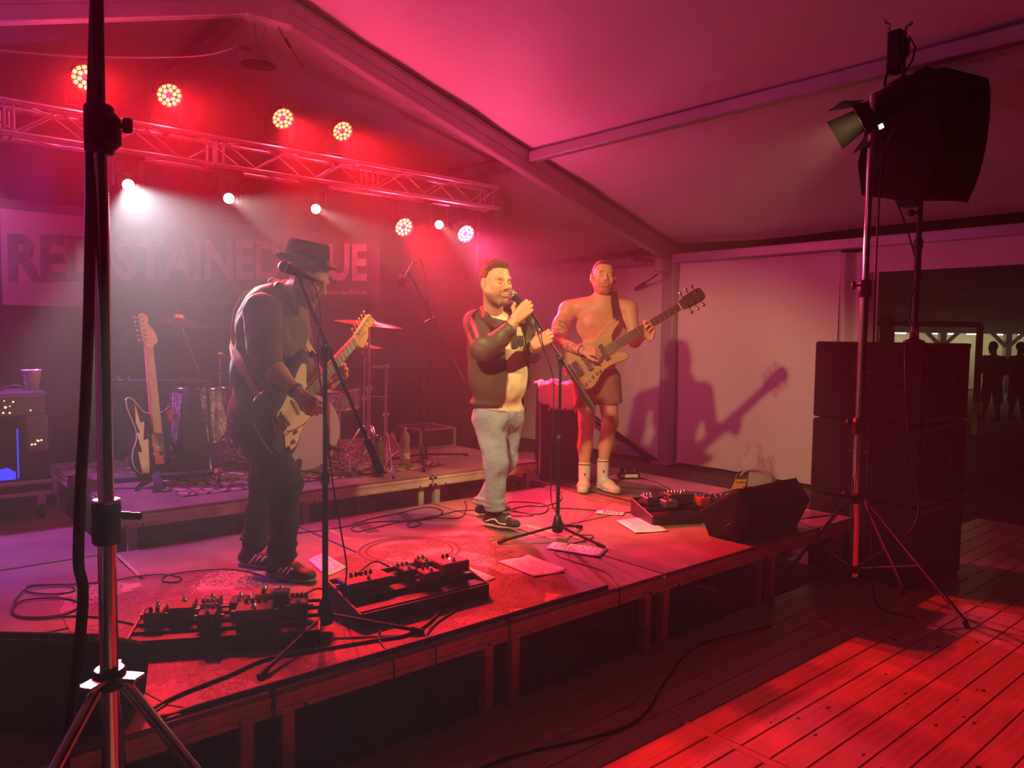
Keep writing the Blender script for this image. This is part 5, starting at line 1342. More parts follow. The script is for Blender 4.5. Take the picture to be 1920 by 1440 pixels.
def mixc(a, b, t): t = np.clip(t, 0, 1)[:, None]; return np.array(a)*(1-t)+np.array(b)*t
def sstep(x, a, b): t = np.clip((x-a)/(b-a), 0, 1); return t*t*(3-2*t)
def vnoise(V, s, seed=0):
    """cheap value noise from summed sines"""
    r = np.random.default_rng(seed); out = np.zeros(len(V))
    for k in range(7):
        d = r.normal(size=3); d /= np.linalg.norm(d); out += np.sin(V@d*s*r.uniform(0.7, 1.5)+r.uniform(0, 6.28))
    return out/7
def head_frame(F, U):
    F = A3(F); F /= np.linalg.norm(F); U = A3(U); U = U-F*(U@F); U /= np.linalg.norm(U); S = np.cross(U, F); return F, U, S
def head_vol(C, F, U, sc=1.0, neck=None, rn=0.06, jaw=1.0):
    """head with brow, eye sockets, lids, nose, lips, ears and jaw; S points to the person's left"""
    F, U, S = head_frame(F, U); C = A3(C); v = Vol(0.0046)
    q = lambda f, s, u: C+sc*(F*f+S*s+U*u)
    axs = (F, S, U)
    v.ell(q(-0.012, 0, 0.035), np.array((0.100, 0.079, 0.097))*sc, axs, 0.02)
    v.ell(q(0.020, 0, -0.040), np.array((0.070, 0.064*jaw, 0.090))*sc, axs, 0.03)
    for s in (-1, 1):
        v.cone(q(-0.005, s*0.056*jaw, -0.045), q(0.060, s*0.020, -0.112), 0.024*sc, 0.020*sc, 0.03)
        v.ell(q(0.058, s*0.043, -0.022), np.array((0.024, 0.024, 0.022))*sc, axs, 0.025)
    v.ell(q(0.070, 0, -0.110), np.array((0.022, 0.026, 0.019))*sc, axs, 0.025)
    v.cone(q(0.078, -0.040, 0.024), q(0.078, 0.040, 0.024), 0.013*sc, None, 0.02)
    for s in (-1, 1):
        v.ell(q(0.098, s*0.033, 0.001), np.array((0.020, 0.019, 0.012))*sc, axs, 0.012, sub=True)
        v.ell(q(0.070, s*0.033, 0.001), np.array((0.0155, 0.017, 0.013))*sc, axs, 0.005)
    v.cone(q(0.086, 0, 0.016), q(0.112, 0, -0.028), 0.0085*sc, 0.0115*sc, 0.012)
    for s in (-1, 1): v.ell(q(0.101, s*0.012, -0.034), np.array((0.011, 0.0085, 0.008))*sc, axs, 0.008)
    v.cone(q(0.088, -0.017, -0.064), q(0.088, 0.017, -0.064), 0.0065*sc, None, 0.008)
    v.cone(q(0.087, -0.015, -0.077), q(0.087, 0.015, -0.077), 0.0080*sc, None, 0.008)
    v.cone(q(0.097, -0.024, -0.0705), q(0.097, 0.024, -0.0705), 0.0030*sc, None, 0.004, sub=True)
    for s in (-1, 1):
        v.ell(q(-0.010, s*0.086, -0.006), np.array((0.023, 0.013, 0.036))*sc, (F*0.95+S*s*0.3, S-F*s*0.3, U), 0.008)
        v.ell(q(-0.004, s*0.098, -0.002), np.array((0.011, 0.008, 0.018))*sc, axs, 0.006, sub=True)
    if neck is not None: v.cone(q(-0.025, 0, -0.070), neck, rn*0.98, rn, 0.03)
    return v
def head_color(C, F, U, sc, skin, beard, hairc, beard_amt, lip=(0.42, 0.17, 0.13), brow=0.8, cap=None):
    F, U, S = head_frame(F, U); C = A3(C)
    def fn(V, i=0):
        d = (V-C)/sc; f = d@F; s = d@S; u = d@U
        col = np.tile(np.array(skin), (len(V), 1))
        n = vnoise(V, 900, 3)*0.5+vnoise(V, 350, 4)*0.5
        b = sstep(-u, 0.045, 0.075)*sstep(f, -0.03, 0.02)*(1-sstep(-u, 0.135, 0.16))
        b = np.maximum(b, sstep(-u, 0.044, 0.052)*(1-sstep(-u, 0.060, 0.068))*sstep(f, 0.07, 0.085)*(np.abs(s) < 0.035))
        b *= beard_amt*(0.8+0.35*n)
        col = mixc(skin, beard, b)
        lp = (np.abs(s) < 0.024)*sstep(f, 0.08, 0.088)*(np.abs(u+0.0705) < 0.012)
        t = lp.astype(float)[:, None]*0.8; col = col*(1-t)+np.array(lip)*t
        bw = np.exp(-((np.abs(s)-0.036)/0.018)**4)*np.exp(-((u-0.024+0.12*(np.abs(s)-0.036))/0.0065)**2)*sstep(f, 0.05, 0.07)*brow
        col = col*(1-bw[:, None])+np.array(hairc)*bw[:, None]
        ey = np.exp(-((np.abs(s)-0.033)/0.014)**4)*np.exp(-((u+0.004)/0.0028)**2)*sstep(f, 0.06, 0.07)*0.85
        col = col*(1-ey[:, None])+np.array((0.02, 0.012, 0.01))*ey[:, None]
        if cap is not None:
            c = sstep(u+0.55*np.maximum(-f+0.02, 0)-0.9*np.maximum(f-0.045, 0), cap, cap+0.02)*(1-0.0)
            c *= 0.75+0.2*n; c = np.clip(c, 0, 1); col = col*(1-c[:, None])+np.array(hairc)*c[:, None]
        return col
    return fn
def hair_vol(C, F, U, sc, grow, front, back, lift=0.0):
    """cap of hair: cranium grown outwards, kept above the hairline plane through front (f, u) and back (f, u)"""
    F, U, S = head_frame(F, U); C = A3(C); v = Vol(0.005)
    q = lambda f, s, u: C+sc*(F*f+S*s+U*u)
    v.ell(q(-0.013, 0, 0.036), np.array((0.100+grow, 0.079+grow*0.7, 0.097+grow))*sc, (F, S, U), 0.01)
    if lift:
        for k in range(7):
            a = -1+2*k/6
            v.cone(q(0.066-0.012*abs(a), a*0.046, 0.098+0.006*math.sin(3*k)), q(-0.03, a*0.052, 0.122+0.004*math.cos(5*k)-0.012*a*a), 0.013*sc, 0.014*sc, 0.02)
    df, du = front[0]-back[0], front[1]-back[1]
    n = F*du-U*df
    v.cut(q(front[0], 0, front[1]), n, 0.010)
    for s in (-1, 1): v.cut(q(0.035, s*0.055, 0.05), F*0.8+S*s*0.55-U*0.25, 0.012)
    return v
def hand_vol(v, wrist, X, N, side, curl=(0.5, 0.6, 0.4), spread=0.0, sc=1.0, thumb=None, curls=None):
    """palm and five fingers; X from wrist to knuckles, N out of the palm, side +1 puts the thumb along N x X"""
    X = A3(X); X /= np.linalg.norm(X); N = A3(N); N = N-X*(N@X); N /= np.linalg.norm(N); S = np.cross(N, X)*side
    W = A3(wrist); L = lambda x, s, n: W+sc*(X*x+S*s+N*n)
    kn = [(0.088, 0.030), (0.093, 0.010), (0.088, -0.011), (0.078, -0.030)]
    ln = [(0.044, 0.027, 0.021), (0.049, 0.031, 0.022), (0.045, 0.029, 0.021), (0.035, 0.022, 0.018)]
    for x, s in kn: v.cone(L(0.0, s*0.55, 0), L(x, s, 0), 0.0175*sc, 0.0125*sc, 0.014)
    for i, ((x, s), l) in enumerate(zip(kn, ln)):
        p = L(x, s, 0); a = 0; c = curls[i] if curls else curl; sp = spread*(1.5-i)*0.3
        for j in range(3):
            a += c[j]; d = X*math.cos(a)*math.cos(sp)+N*math.sin(a)+S*math.sin(sp)*math.cos(a)
            e = p+d*l[j]*sc; r0 = (0.0105, 0.0095, 0.0085)[j]; r1 = (0.0095, 0.0085, 0.0072)[j]
            f = 0.86 if i == 3 else 1.0
            v.cone(p, e, r0*sc*f, r1*sc*f, 0.004); p = e
    th = thumb or [(0.55, 0.75, 0.30), (0.75, 0.45, 0.55), (0.85, 0.15, 0.60)]
    p = L(0.018, 0.020, 0.004)
    for j, l in enumerate((0.048, 0.034, 0.028)):
        d = X*th[j][0]+S*th[j][1]+N*th[j][2]; d /= np.linalg.norm(d); e = p+d*l*sc
        v.cone(p, e, (0.0165, 0.0125, 0.0105)[j]*sc, (0.0120, 0.0105, 0.0085)[j]*sc, 0.008); p = e
    return v
def shoe(parent, origin, heel, toe, up, wdt, upper_m, sole_m, tall=0.075, label=None):
    """low shoe from heel to toe point at floor level"""
    h = A3(heel); t = A3(toe); d = t-h; L = np.linalg.norm(d); d /= L; u = A3(up); u /= np.linalg.norm(u)
    v = Vol(0.006)
    s_ = np.cross(u, d)
    v.cone(h+d*0.035+u*0.045, h+d*(L*0.55)+u*0.045, wdt*0.36, wdt*0.46, 0.03, (u, 0.9))
    v.cone(h+d*(L*0.5)+u*0.040, h+d*(L-0.045)+u*0.034, wdt*0.47, wdt*0.40, 0.03, (u, 0.72))
    v.cone(h+d*0.05+u*0.05, h+d*0.065+u*(tall+0.02), 0.040, 0.042, 0.02)
    v.cone(h+d*0.07+u*0.085, h+d*(L*0.55)+u*0.062, 0.034, 0.030, 0.03)
    v.cut(h+u*0.014, -u, 0.004)
    sh = vol_object('shoe', [v.mesh()], upper_m, parent, origin)
    w = Vol(0.006)
    w.cone(h+d*0.038+u*0.016, h+d*(L*0.5)+u*0.016, wdt*0.40, wdt*0.47, 0.02, (u, 0.42))
    w.cone(h+d*(L*0.5)+u*0.016, h+d*(L-0.046)+u*0.018, wdt*0.47, wdt*0.42, 0.02, (u, 0.42))
    w.cut(h+u*0.001, -u, 0.003); w.cut(h+u*0.030, u, 0.004)
    vol_object('sole', [w.mesh()], sole_m, sh, origin).parent = sh
    return sh, h, d, s_, u, L
def fold_fn(amp, freq, seed, axis=None):
    """cloth folds: low-frequency ridges"""
    def fn(V):
        n1 = vnoise(V*np.array([1, 1, 0.55]), freq, seed); n2 = vnoise(V*np.array([1, 1, 0.8]), freq*2.3, seed+1)
        r = np.random.default_rng(seed+9); d = np.stack([vnoise(V, freq, seed+2), vnoise(V, freq, seed+3), 0.3*vnoise(V, freq, seed+4)], 1)
        return d*amp*(0.7+0.6*n1[:, None])+(n2*amp*0.4)[:, None]*np.array([0.5, -0.5, 0.2])
    return fn
colmat('skin', 0.50, 0.45, bump=0.10, bscale=160, sss=0.12)
mat('jeans', (0.22, 0.29, 0.36), 0.85, bump=0.35, bscale=34, var=0.25, vscale=7)
mat('tshirt_cream', (0.62, 0.56, 0.38), 0.85, bump=0.25, bscale=22)
mat('tshirt_print', (0.025, 0.022, 0.02), 0.8)
mat('jacket_brown', (0.062, 0.054, 0.034), 0.50, bump=0.30, bscale=18, spec=0.4)
mat('jacket_dark', (0.035, 0.020, 0.024), 0.6, bump=0.15, bscale=60)
mat('shorts_brown', (0.20, 0.095, 0.062), 0.85, bump=0.3, bscale=24)
mat('black_shirt', (0.055, 0.052, 0.048), 0.72, bump=0.35, bscale=18, sheen=0.15)
mat('black_jeans', (0.014, 0.012, 0.014), 0.85, bump=0.35, bscale=26)
mat('shoe_dark', (0.022, 0.018, 0.024), 0.6); mat('shoe_white', (0.72, 0.68, 0.55), 0.6, bump=0.1, bscale=120)
mat('sole_white', (0.62, 0.56, 0.45), 0.6); mat('sole_grey', (0.42, 0.36, 0.36), 0.6)
mat('sock_white', (0.72, 0.68, 0.58), 0.9, bump=0.4, bscale=200)
mat('hair_brown', (0.10, 0.042, 0.022), 0.55, bump=0.8, bscale=60, stretch=(1, 1, 3))
mat('hair_dark', (0.05, 0.022, 0.014), 0.6, bump=0.7, bscale=120)
mat('hat_felt', (0.020, 0.012, 0.014), 0.9, bump=0.3, bscale=220)
mat('band_purple', (0.05, 0.02, 0.10), 0.6); mat('band_grey', (0.22, 0.17, 0.11), 0.6)
Zv = np.array([0, 0, 1.0]); Rv = A3(tr_); Fv = A3(tf_)
def D(r, f, u):
    """direction given as (picture right, away, up)"""
    v = Rv*r+Fv*f+Zv*u; return v/np.linalg.norm(v)
def Pn(px, py, d): return at(px, py, d=d)
SKIN = (0.56, 0.31, 0.19)

# ------------------------------------------------------------------ SINGER
def singer():
    O = np.array([3.36, 4.10, STAGE_Z]); t = thing('person', 'bearded singer in brown track jacket and blue jeans holding a microphone', 'person', O)
    d0 = 5.30
    Fb = D(0.62, -0.78, 0); Sb = np.cross(Zv, Fb)      # body front, body left
    hc = Pn(930, 531, 5.02); Fh = D(0.62, -0.78, -0.02); Uh = D(0.02, -0.05, 1)
    neck = Pn(925, 590, 5.16)
    hv = head_vol(hc, Fh, Uh, 1.10, neck, 0.066, 1.10)
    arm = Vol(0.007)
    # left hand grips the stand, right hand holds the microphone
    w1 = Pn(962, 607, 4.78); e1 = Pn(948, 624, 4.79)
    arm.cone(e1, w1, 0.034, 0.033, 0.01)
    arm.cone(w1, Pn(968, 597, 4.767), 0.032, 0.027, 0.015)
    w2 = Pn(1003, 652, 5.05); e2 = Pn(1001, 656, 5.14)
    arm.cone(e2, w2, 0.044, 0.036, 0.01); arm.cone(w2, Pn(1003, 647, 4.97), 0.034, 0.027, 0.012)
    q1 = Pn(934, 645, d0-0.08); arm.ell(q1, (0.15, 0.10, 0.17), (Sb, Fb, Zv), 0.05); arm.cone(q1+Zv*0.1, neck, 0.08, 0.06, 0.03)
    arm.cone(q1+Zv*0.10, Pn(900, 612, d0-0.14), 0.06, 0.05, 0.03); arm.cone(Pn(900, 612, d0-0.14), Pn(908, 652, 4.87), 0.048, 0.045, 0.02); arm.cone(Pn(908, 652, 4.87), e1, 0.040, 0.032, 0.02)
    arm.cone(q1+Zv*0.10, Pn(985, 614, d0+0.02), 0.06, 0.05, 0.03); arm.cone(Pn(985, 614, d0+0.02), Pn(996, 660, d0+0.03), 0.045, 0.042, 0.02); arm.cone(Pn(996, 660, d0+0.03), e2, 0.042, 0.040, 0.02)
    mh = Pn(960, 552, 4.82); mt = Pn(996, 588, 4.80)
    hd = Vol(0.0036)
    axm = (mt-mh)/np.linalg.norm(mt-mh)
    grip = mh+axm*0.095
    # right hand: knuckles up over the handle, fingers wrap round it
    hand_vol(hd, Pn(967, 598, 4.765), D(0.68, 0.10, 0.72), D(0.05, 1, 0.0), -1, (0.75, 1.35, 1.0), 0, 1.10, thumb=[(0.45, 0.75, 0.45), (0.75, 0.25, 0.6), (0.8, -0.1, 0.6)])
    h2 = Vol(0.0036)
    hand_vol(h2, Pn(1002, 647, 4.965), D(0.84, 0.05, 0.52), D(0.0, 1, 0.0), -1, (0.75, 1.35, 1.0), 0, 1.08, thumb=[(0.45, 0.75, 0.45), (0.75, 0.25, 0.6), (0.8, -0.1, 0.6)])
    hcf = head_color(hc, Fh, Uh, 1.10, SKIN, (0.115, 0.062, 0.040), (0.075, 0.03, 0.016), 1.0)
    def col(V, i): return hcf(V) if i == 0 else np.tile(np.array(SKIN), (len(V), 1))*(1+0.10*vnoise(V, 120, 5))[:, None]
    vol_object('body', [hv.mesh(), arm.mesh(), hd.mesh(), h2.mesh()], 'skin', t, O, col)
    vol_object('hair', [hair_vol(hc, Fh, Uh, 1.10, 0.007, (0.078, 0.088), (-0.07, -0.045), 1).mesh()], 'hair_brown', t, O, wrinkle=lambda V: np.stack([vnoise(V, 160, k) for k in range(3)], 1)*0.004)
    # torso under the jacket
    c1 = Pn(934, 645, d0-0.08); c2 = Pn(938, 718, d0-0.06); c3 = Pn(934, 772, d0)
    ts = Vol(0.009)
    ts.ell(c1, (0.20, 0.145, 0.20), (Sb, Fb, Zv), 0.06); ts.ell((c1+c2)/2-Zv*0.01, (0.196, 0.158, 0.18), (Sb, Fb, Zv), 0.06); ts.ell(c2, (0.190, 0.165, 0.17), (Sb, Fb, Zv), 0.08); ts.ell(c3+Zv*0.02, (0.185, 0.150, 0.11), (Sb, Fb, Zv), 0.05)
    ts.cone(neck-Zv*0.02, c1+Zv*0.12, 0.078, 0.11, 0.04)
    ts.cut(Pn(938, 768, d0)-Zv*0.0, -Zv*0.98-Rv*0.16, 0.006)
    vol_object('tshirt', [ts.mesh()], 'tshirt_cream', t, O, wrinkle=fold_fn(0.010, 44, 11))
    # black print on the shirt
    pr = MB()
    fr = c1+Fb*0.150
    def onshirt(s, z):
        # front surface of the chest/belly ellipsoids
        best = -1
        for c, r in ((c1, (0.20, 0.145, 0.20)), (c2, (0.195, 0.175, 0.17))):
            p0 = fr*0+O*0
            zz = (z-c[2])/r[2]; ss = s/r[0]
            q = 1-zz*zz-ss*ss
            if q > 0: best = max(best, math.sqrt(q)*r[1]+(c-c1)@Fb)
        return c1+Sb*s+Fb*(best+0.010)+Zv*(z-c1[2])
    for (s0, s1, z0, z1) in ((-0.01, 0.055, 1.62, 1.78), (0.065, 0.13, 1.60, 1.76)):
        n_ = 8
        g = [[tuple(onshirt(s0+(s1-s0)*i/3-0.12*(z0+(z1-z0)*j/n_-1.7), z0+(z1-z0)*j/n_)-O) for i in range(4)] for j in range(n_+1)]
        vs = [p for row in g for p in row]; fs = [(j*4+i, j*4+i+1, (j+1)*4+i+1, (j+1)*4+i) for j in range(n_) for i in range(3)]
        mbp = MB(); mbp._add(vs, fs, True); mbp.build('shirt_print', 'tshirt_print', t)
    # jacket: shell with open front, sleeves
    jk = Vol(0.009)
    jk.ell(c1, (0.222, 0.170, 0.215), (Sb, Fb, Zv), 0.06); jk.ell((c1+c2)/2-Zv*0.01, (0.218, 0.180, 0.20), (Sb, Fb, Zv), 0.06); jk.ell(c2, (0.214, 0.184, 0.18), (Sb, Fb, Zv), 0.08); jk.ell(c3+Zv*0.045, (0.212, 0.175, 0.10), (Sb, Fb, Zv), 0.05)
    jk.cone(c1+Zv*0.10-Sb*0.13, c1+Zv*0.14+Sb*0.13, 0.085, 0.085, 0.06)
    sh1 = Pn(893, 606, d0-0.14); sh2 = Pn(988, 612, d0+0.02)
    jk.cut(Pn(930, 757, d0), -Zv, 0.006)
    # open front strip, following the belly
    oc = Pn(948, 690, d0)+Fb*0.20
    jk.box(oc-Sb*0.012, (0.135, 0.20, 0.30), (Sb, Fb, Zv), 0.008)
    jk.cone(c1+Zv*0.13+Fb*0.03, neck+Zv*0.05, 0.085, 0.075, 0.01, sub=True)
    sl = Vol(0.008)
    sl.cone(sh1, Pn(905, 650, 4.88), 0.092, 0.080, 0.05); sl.cone(Pn(907, 655, 4.87), Pn(940, 634, 4.81), 0.076, 0.056, 0.035); sl.cone(Pn(940, 634, 4.81), Pn(954, 617, 4.785), 0.055, 0.047, 0.02)
    sl2 = Vol(0.008)
    sl2.cone(sh2, Pn(996, 660, d0+0.04), 0.085, 0.070, 0.05); sl2.cone(Pn(996, 662, d0+0.03), Pn(1000, 655, 5.10), 0.066, 0.054, 0.03)
    vol_object('jacket', [jk.mesh(), sl.mesh(), sl2.mesh()], 'jacket_brown', t, O, wrinkle=fold_fn(0.014, 40, 21))
    # collar, hem band, shoulder stripes, zip
    cl = Vol(0.006)
    cl.chain([Pn(958, 603, 5.02), Pn(980, 588, 5.17), Pn(960, 577, 5.28), Pn(925, 572, 5.30), Pn(908, 582, 5.18), Pn(912, 600, 5.05), Pn(930, 612, 4.98)], [0.022, 0.026, 0.028, 0.028, 0.030, 0.034, 0.026], 0.02)
    vol_object('collar', [cl.mesh()], 'jacket_dark', t, O)
    hb = Vol(0.008); hb.ell(c3+Zv*0.060, (0.204, 0.172, 0.10), (Sb, Fb, Zv), 0.02)
    hb.cut(Pn(930, 760, d0), -Zv, 0.006); hb.cut(Pn(930, 745, d0), Zv, 0.006); hb.box(oc-Sb*0.012-Zv*0.15, (0.139, 0.25, 0.30), (Sb, Fb, Zv), 0.006)
    vol_object('hem_band', [hb.mesh()], 'jacket_dark', t, O)
    for k in range(3):
        o_ = -0.022+k*0.022
        a = sh1+Zv*0.088+Fb*o_-Rv*0.005; b = Pn(905, 650, 4.88)-Rv*0.045-Fv*0.062+Fb*o_*0.6+Zv*0.03
        m_ = (a+b)/2-Rv*0.045+Zv*0.035-Fv*0.05
        MB().tube(smooth_path([p-O for p in (sh1+Zv*0.075+Sb*0.06+Fb*o_, a, m_, b)], 6), 0.006, 6).build('stripe', 'jacket_dark', t)
    MB().tube([tuple(Pn(985, 745, 5.16)-O), tuple(Pn(984, 762, 5.16)-O)], 0.006, 6).box(tuple(Pn(984, 768, 5.16)-O), (0.014, 0.014, 0.03)).build('zip_pull', 'steel', t)
    # watch / wristband
    a = Pn(966, 600, 4.80); dd = (w1-e1)/np.linalg.norm(w1-e1)
    MB().lathe([(0.035, -0.012), (0.038, -0.008), (0.038, 0.008), (0.035, 0.012)], tuple(a-O), tuple(dd), 18).build('wrist_strap', 'band_grey', t)
    # jeans
    je = Vol(0.008)
    je.ell(c3-Zv*0.02, (0.178, 0.150, 0.125), (Sb, Fb, Zv), 0.05)
    hpA = c3-Sb*0.085-Zv*0.05; hpB = c3+Sb*0.085-Zv*0.05
    kA = Pn(930, 868, d0-0.12); aA = Pn(927, 952, d0-0.10); kB = Pn(950, 860, d0+0.10); aB = Pn(906, 946, d0+0.12)
    je.cone(hpA, kA, 0.108, 0.078, 0.05); je.cone(kA, aA, 0.076, 0.064, 0.04); je.cone(hpB, kB, 0.105, 0.074, 0.05); je.cone(kB, aB, 0.072, 0.060, 0.04)
    for a, k in ((aA, 1), (aB, 2)):
        for j in range(3): je.ell(a+Zv*(0.025*j-0.005)+Rv*0.006*(-1)**j, (0.072, 0.066, 0.016), None, 0.012)
    je.cut(aA-Zv*0.022, -Zv, 0.006)
    vol_object('jeans', [je.mesh()], 'jeans', t, O, wrinkle=fold_fn(0.013, 46, 31))
    fl = np.array([0, 0, STAGE_Z])
    hA = at(908, 985, z=STAGE_Z); tA = hA+D(0.80, -0.58, 0.06)*0.30
    s1, h, d, s_, u, L = shoe(t, O, hA+Zv*0.002, tA, Zv, 0.105, 'shoe_dark', 'sole_white')
    # white side curve and laces
    pts = [h+d*0.05+u*0.040+s_*-0.052, h+d*0.12+u*0.062+s_*-0.050, h+d*0.17+u*0.040+s_*-0.053, h+d*0.22+u*0.036+s_*-0.049]
    MB().tube(smooth_path([tuple(p-O) for p in pts], 5), 0.006, 6).build('side_stripe', 'cream_white', s1)
    for k in range(4):
        p = h+d*(0.13+0.025*k)+u*(0.098-0.006*k)
        MB().tube([tuple(p-s_*0.03-u*0.008-O), tuple(p-O), tuple(p+s_*0.03-u*0.008-O)], 0.006, 6).build('lace', 'cream_white', s1)
    hB = at(891, 968, z=STAGE_Z); shoe(t, O, hB, hB+D(0.85, 0.35, 0)*0.28, Zv, 0.10, 'shoe_dark', 'sole_white')
    microphone('microphone', 'silver-headed vocal microphone held to the mouth of the singer', tuple(mh), tuple(mt), 'mic_mesh', 0.0275)
singer()

# ------------------------------------------------------------------ BASSIST
def bassist():
    O = np.array([4.92, 4.58, STAGE_Z]); t = thing('person', 'shirtless tattooed bassist in brown shorts and white socks', 'person', O)
    d0 = 6.66
    Fb = D(0.22, -0.97, 0); Sb = np.cross(Zv, Fb)
    sk = (0.55, 0.29, 0.17)
    hc = Pn(1131, 521, d0-0.04); Fh = D(0.10, -0.98, 0.14); Uh = D(0.03, 0.14, 1)
    neck = Pn(1131, 560, d0-0.01)
    hv = head_vol(hc, Fh, Uh, 1.16, neck, 0.070, 1.0)
    b = Vol(0.009)
    ch = Pn(1124, 612, d0); ab = Pn(1120, 668, d0+0.0); pv = Pn(1118, 700, d0)
    b.ell(ch+Zv*0.01, (0.205, 0.125, 0.17), (Sb, Fb, Zv), 0.06)
    b.ell(ab, (0.175, 0.118, 0.16), (Sb, Fb, Zv), 0.06); b.ell(pv, (0.17, 0.12, 0.12), (Sb, Fb, Zv), 0.06)
    for s in (-1, 1):
        b.ell(ch+Sb*s*0.085+Fb*0.085+Zv*0.035, (0.095, 0.045, 0.065), (Sb, Fb, Zv), 0.04)
        b.cone(ch+Zv*0.17+Fb*0.05+Sb*s*0.02, ch+Zv*0.165+Sb*s*0.17, 0.022, 0.022, 0.04)
    b.cone(neck+Zv*0.08, neck-Zv*0.03, 0.064, 0.074, 0.04)
    b.cone(neck-Zv*0.02, Pn(1066, 578, d0), 0.062, 0.070, 0.06); b.cone(neck-Zv*0.02, Pn(1178, 578, d0), 0.062, 0.066, 0.06)
    shR = Pn(1062, 586, d0); shL = Pn(1180, 582, d0)
    elR = Pn(1040, 640, d0-0.16); wrR = Pn(1090, 657, d0-0.34)
    b.cone(shR, elR, 0.070, 0.056, 0.05); b.ell((shR+elR)/2-Rv*0.005, (0.06, 0.06, 0.09), None, 0.05)
    b.cone(elR, wrR, 0.058, 0.036, 0.03)
    elL = Pn(1190, 640, d0-0.06); wrL = Pn(1213, 622, d0-0.28)
    b.cone(shL, elL, 0.068, 0.052, 0.05); b.cone(elL, wrL, 0.052, 0.034, 0.03)
    # legs
    hR = pv-Sb*0.095-Zv*0.06; hL = pv+Sb*0.095-Zv*0.06
    kR = Pn(1100, 790, d0-0.04); kL = Pn(1144, 790, d0-0.06); aR = Pn(1096, 876, d0-0.02); aL = Pn(1131, 870, d0-0.04)
    for h_, k, a in ((hR, kR, aR), (hL, kL, aL)):
        b.cone(h_, k, 0.100, 0.068, 0.05); b.cone(k, k*0.45+a*0.55-Fb*0.012, 0.064, 0.064, 0.03); b.cone(k*0.45+a*0.55-Fb*0.012, a, 0.062, 0.044, 0.03)
    # hands
    nd = A3(bx); up_ = A3(by_); fn_ = A3(bx.cross(by_))
    h1 = Vol(0.0036)
    hand_vol(h1, wrR+D(1, -0.1, 0)*0.01, D(0.92, -0.12, -0.06), D(0.05, 0.75, -0.6), 1, (0.65, 0.85, 0.5), 0.15, 1.12, curls=[(0.7, 0.7, 0.4), (0.55, 0.8, 0.5), (0.7, 0.9, 0.5), (0.9, 0.9, 0.5)], thumb=[(0.7, 0.7, 0.1), (0.9, 0.35, 0.15), (0.95, 0.1, 0.2)])
    h2 = Vol(0.0036)
    hand_vol(h2, Pn(1219, 634, d0-0.27), D(0.10, -0.30, 0.95), D(-0.75, -0.55, 0.15), 1, (0.8, 0.9, 0.7), 0.5, 1.12, curls=[(0.55, 0.9, 0.8), (0.7, 1.0, 0.8), (0.9, 1.0, 0.8), (1.05, 1.0, 0.7)], thumb=[(0.6, -0.2, 0.6), (0.8, -0.1, 0.6), (0.9, 0.0, 0.5)])
    b.cone(wrL, Pn(1219, 634, d0-0.27), 0.034, 0.030, 0.015)
    hcf = head_color(hc, Fh, Uh, 1.16, sk, (0.13, 0.055, 0.03), (0.06, 0.026, 0.016), 0.80, cap=0.075)
    tat = np.array((0.10, 0.075, 0.060))
    def col(V, i):
        if i == 0: return hcf(V)
        c = np.tile(np.array(sk), (len(V), 1))*(1+0.08*vnoise(V, 60, 5))[:, None]
        if i == 1:
            # sleeve tattoo on the right forearm, piece on the upper arm, ink on the chest side of the left arm
            ax_ = wrR-elR; L2 = ax_@ax_; tt = ((V-elR)@ax_)/L2; rr = np.linalg.norm(V-elR-tt[:, None]*ax_, axis=1)
            n = vnoise(V, 150, 8)+0.6*vnoise(V, 380, 9)
            m1 = (tt > -0.05)*(tt < 0.90)*(rr < 0.085)*sstep(n, -0.28, 0.05)*0.75
            ax_ = elR-shR; L2 = ax_@ax_; t2 = ((V-shR)@ax_)/L2; r2 = np.linalg.norm(V-shR-t2[:, None]*ax_, axis=1)
            m2 = np.exp(-((t2-0.62)/0.30)**4)*(r2 < 0.11)*sstep((V-shR)@(-Fv), -0.01, 0.03)*sstep(n, -0.25, 0.10)*0.75
            m_ = np.clip(np.maximum(m1, m2), 0, 1)[:, None]; c = c*(1-m_)+tat*m_
            for s in (-1, 1):
                p = ch+Sb*s*0.115+Fb*0.125-Zv*0.005; g = np.exp(-(np.linalg.norm(V-p, axis=1)/0.016)**2)[:, None]*0.6
                c = c*(1-g)+np.array((0.32, 0.12, 0.08))*g
        return c
    vol_object('body', [hv.mesh(), b.mesh(), h1.mesh(), h2.mesh()], 'skin', t, O, col)
    vol_object('hair', [hair_vol(hc, Fh, Uh, 1.16, 0.005, (0.078, 0.084), (-0.07, -0.045)).mesh()], 'hair_dark', t, O)
    # shorts
    s = Vol(0.009)
    s.ell(pv-Zv*0.03, (0.188, 0.140, 0.125), (Sb, Fb, Zv), 0.05)
    eR = Pn(1098, 758, d0-0.02); eL = Pn(1144, 750, d0-0.04)
    s.cone(hR, eR, 0.122, 0.104, 0.05); s.cone(hL, eL, 0.122, 0.104, 0.05)
    s.cut(Pn(1120, 690, d0), Zv, 0.008); s.cut(Pn(1120, 758, d0), -Zv+0.10*Rv, 0.006)
    so = vol_object('shorts', [s.mesh()], 'shorts_brown', t, O, wrinkle=fold_fn(0.011, 40, 41))
    MB().tube(smooth_path([tuple(Pn(px, py, d0-0.155)-O) for px, py in ((1126, 680), (1132, 692), (1128, 700), (1136, 690))], 5), 0.004, 6).build('drawstring', 'sock_white', so)
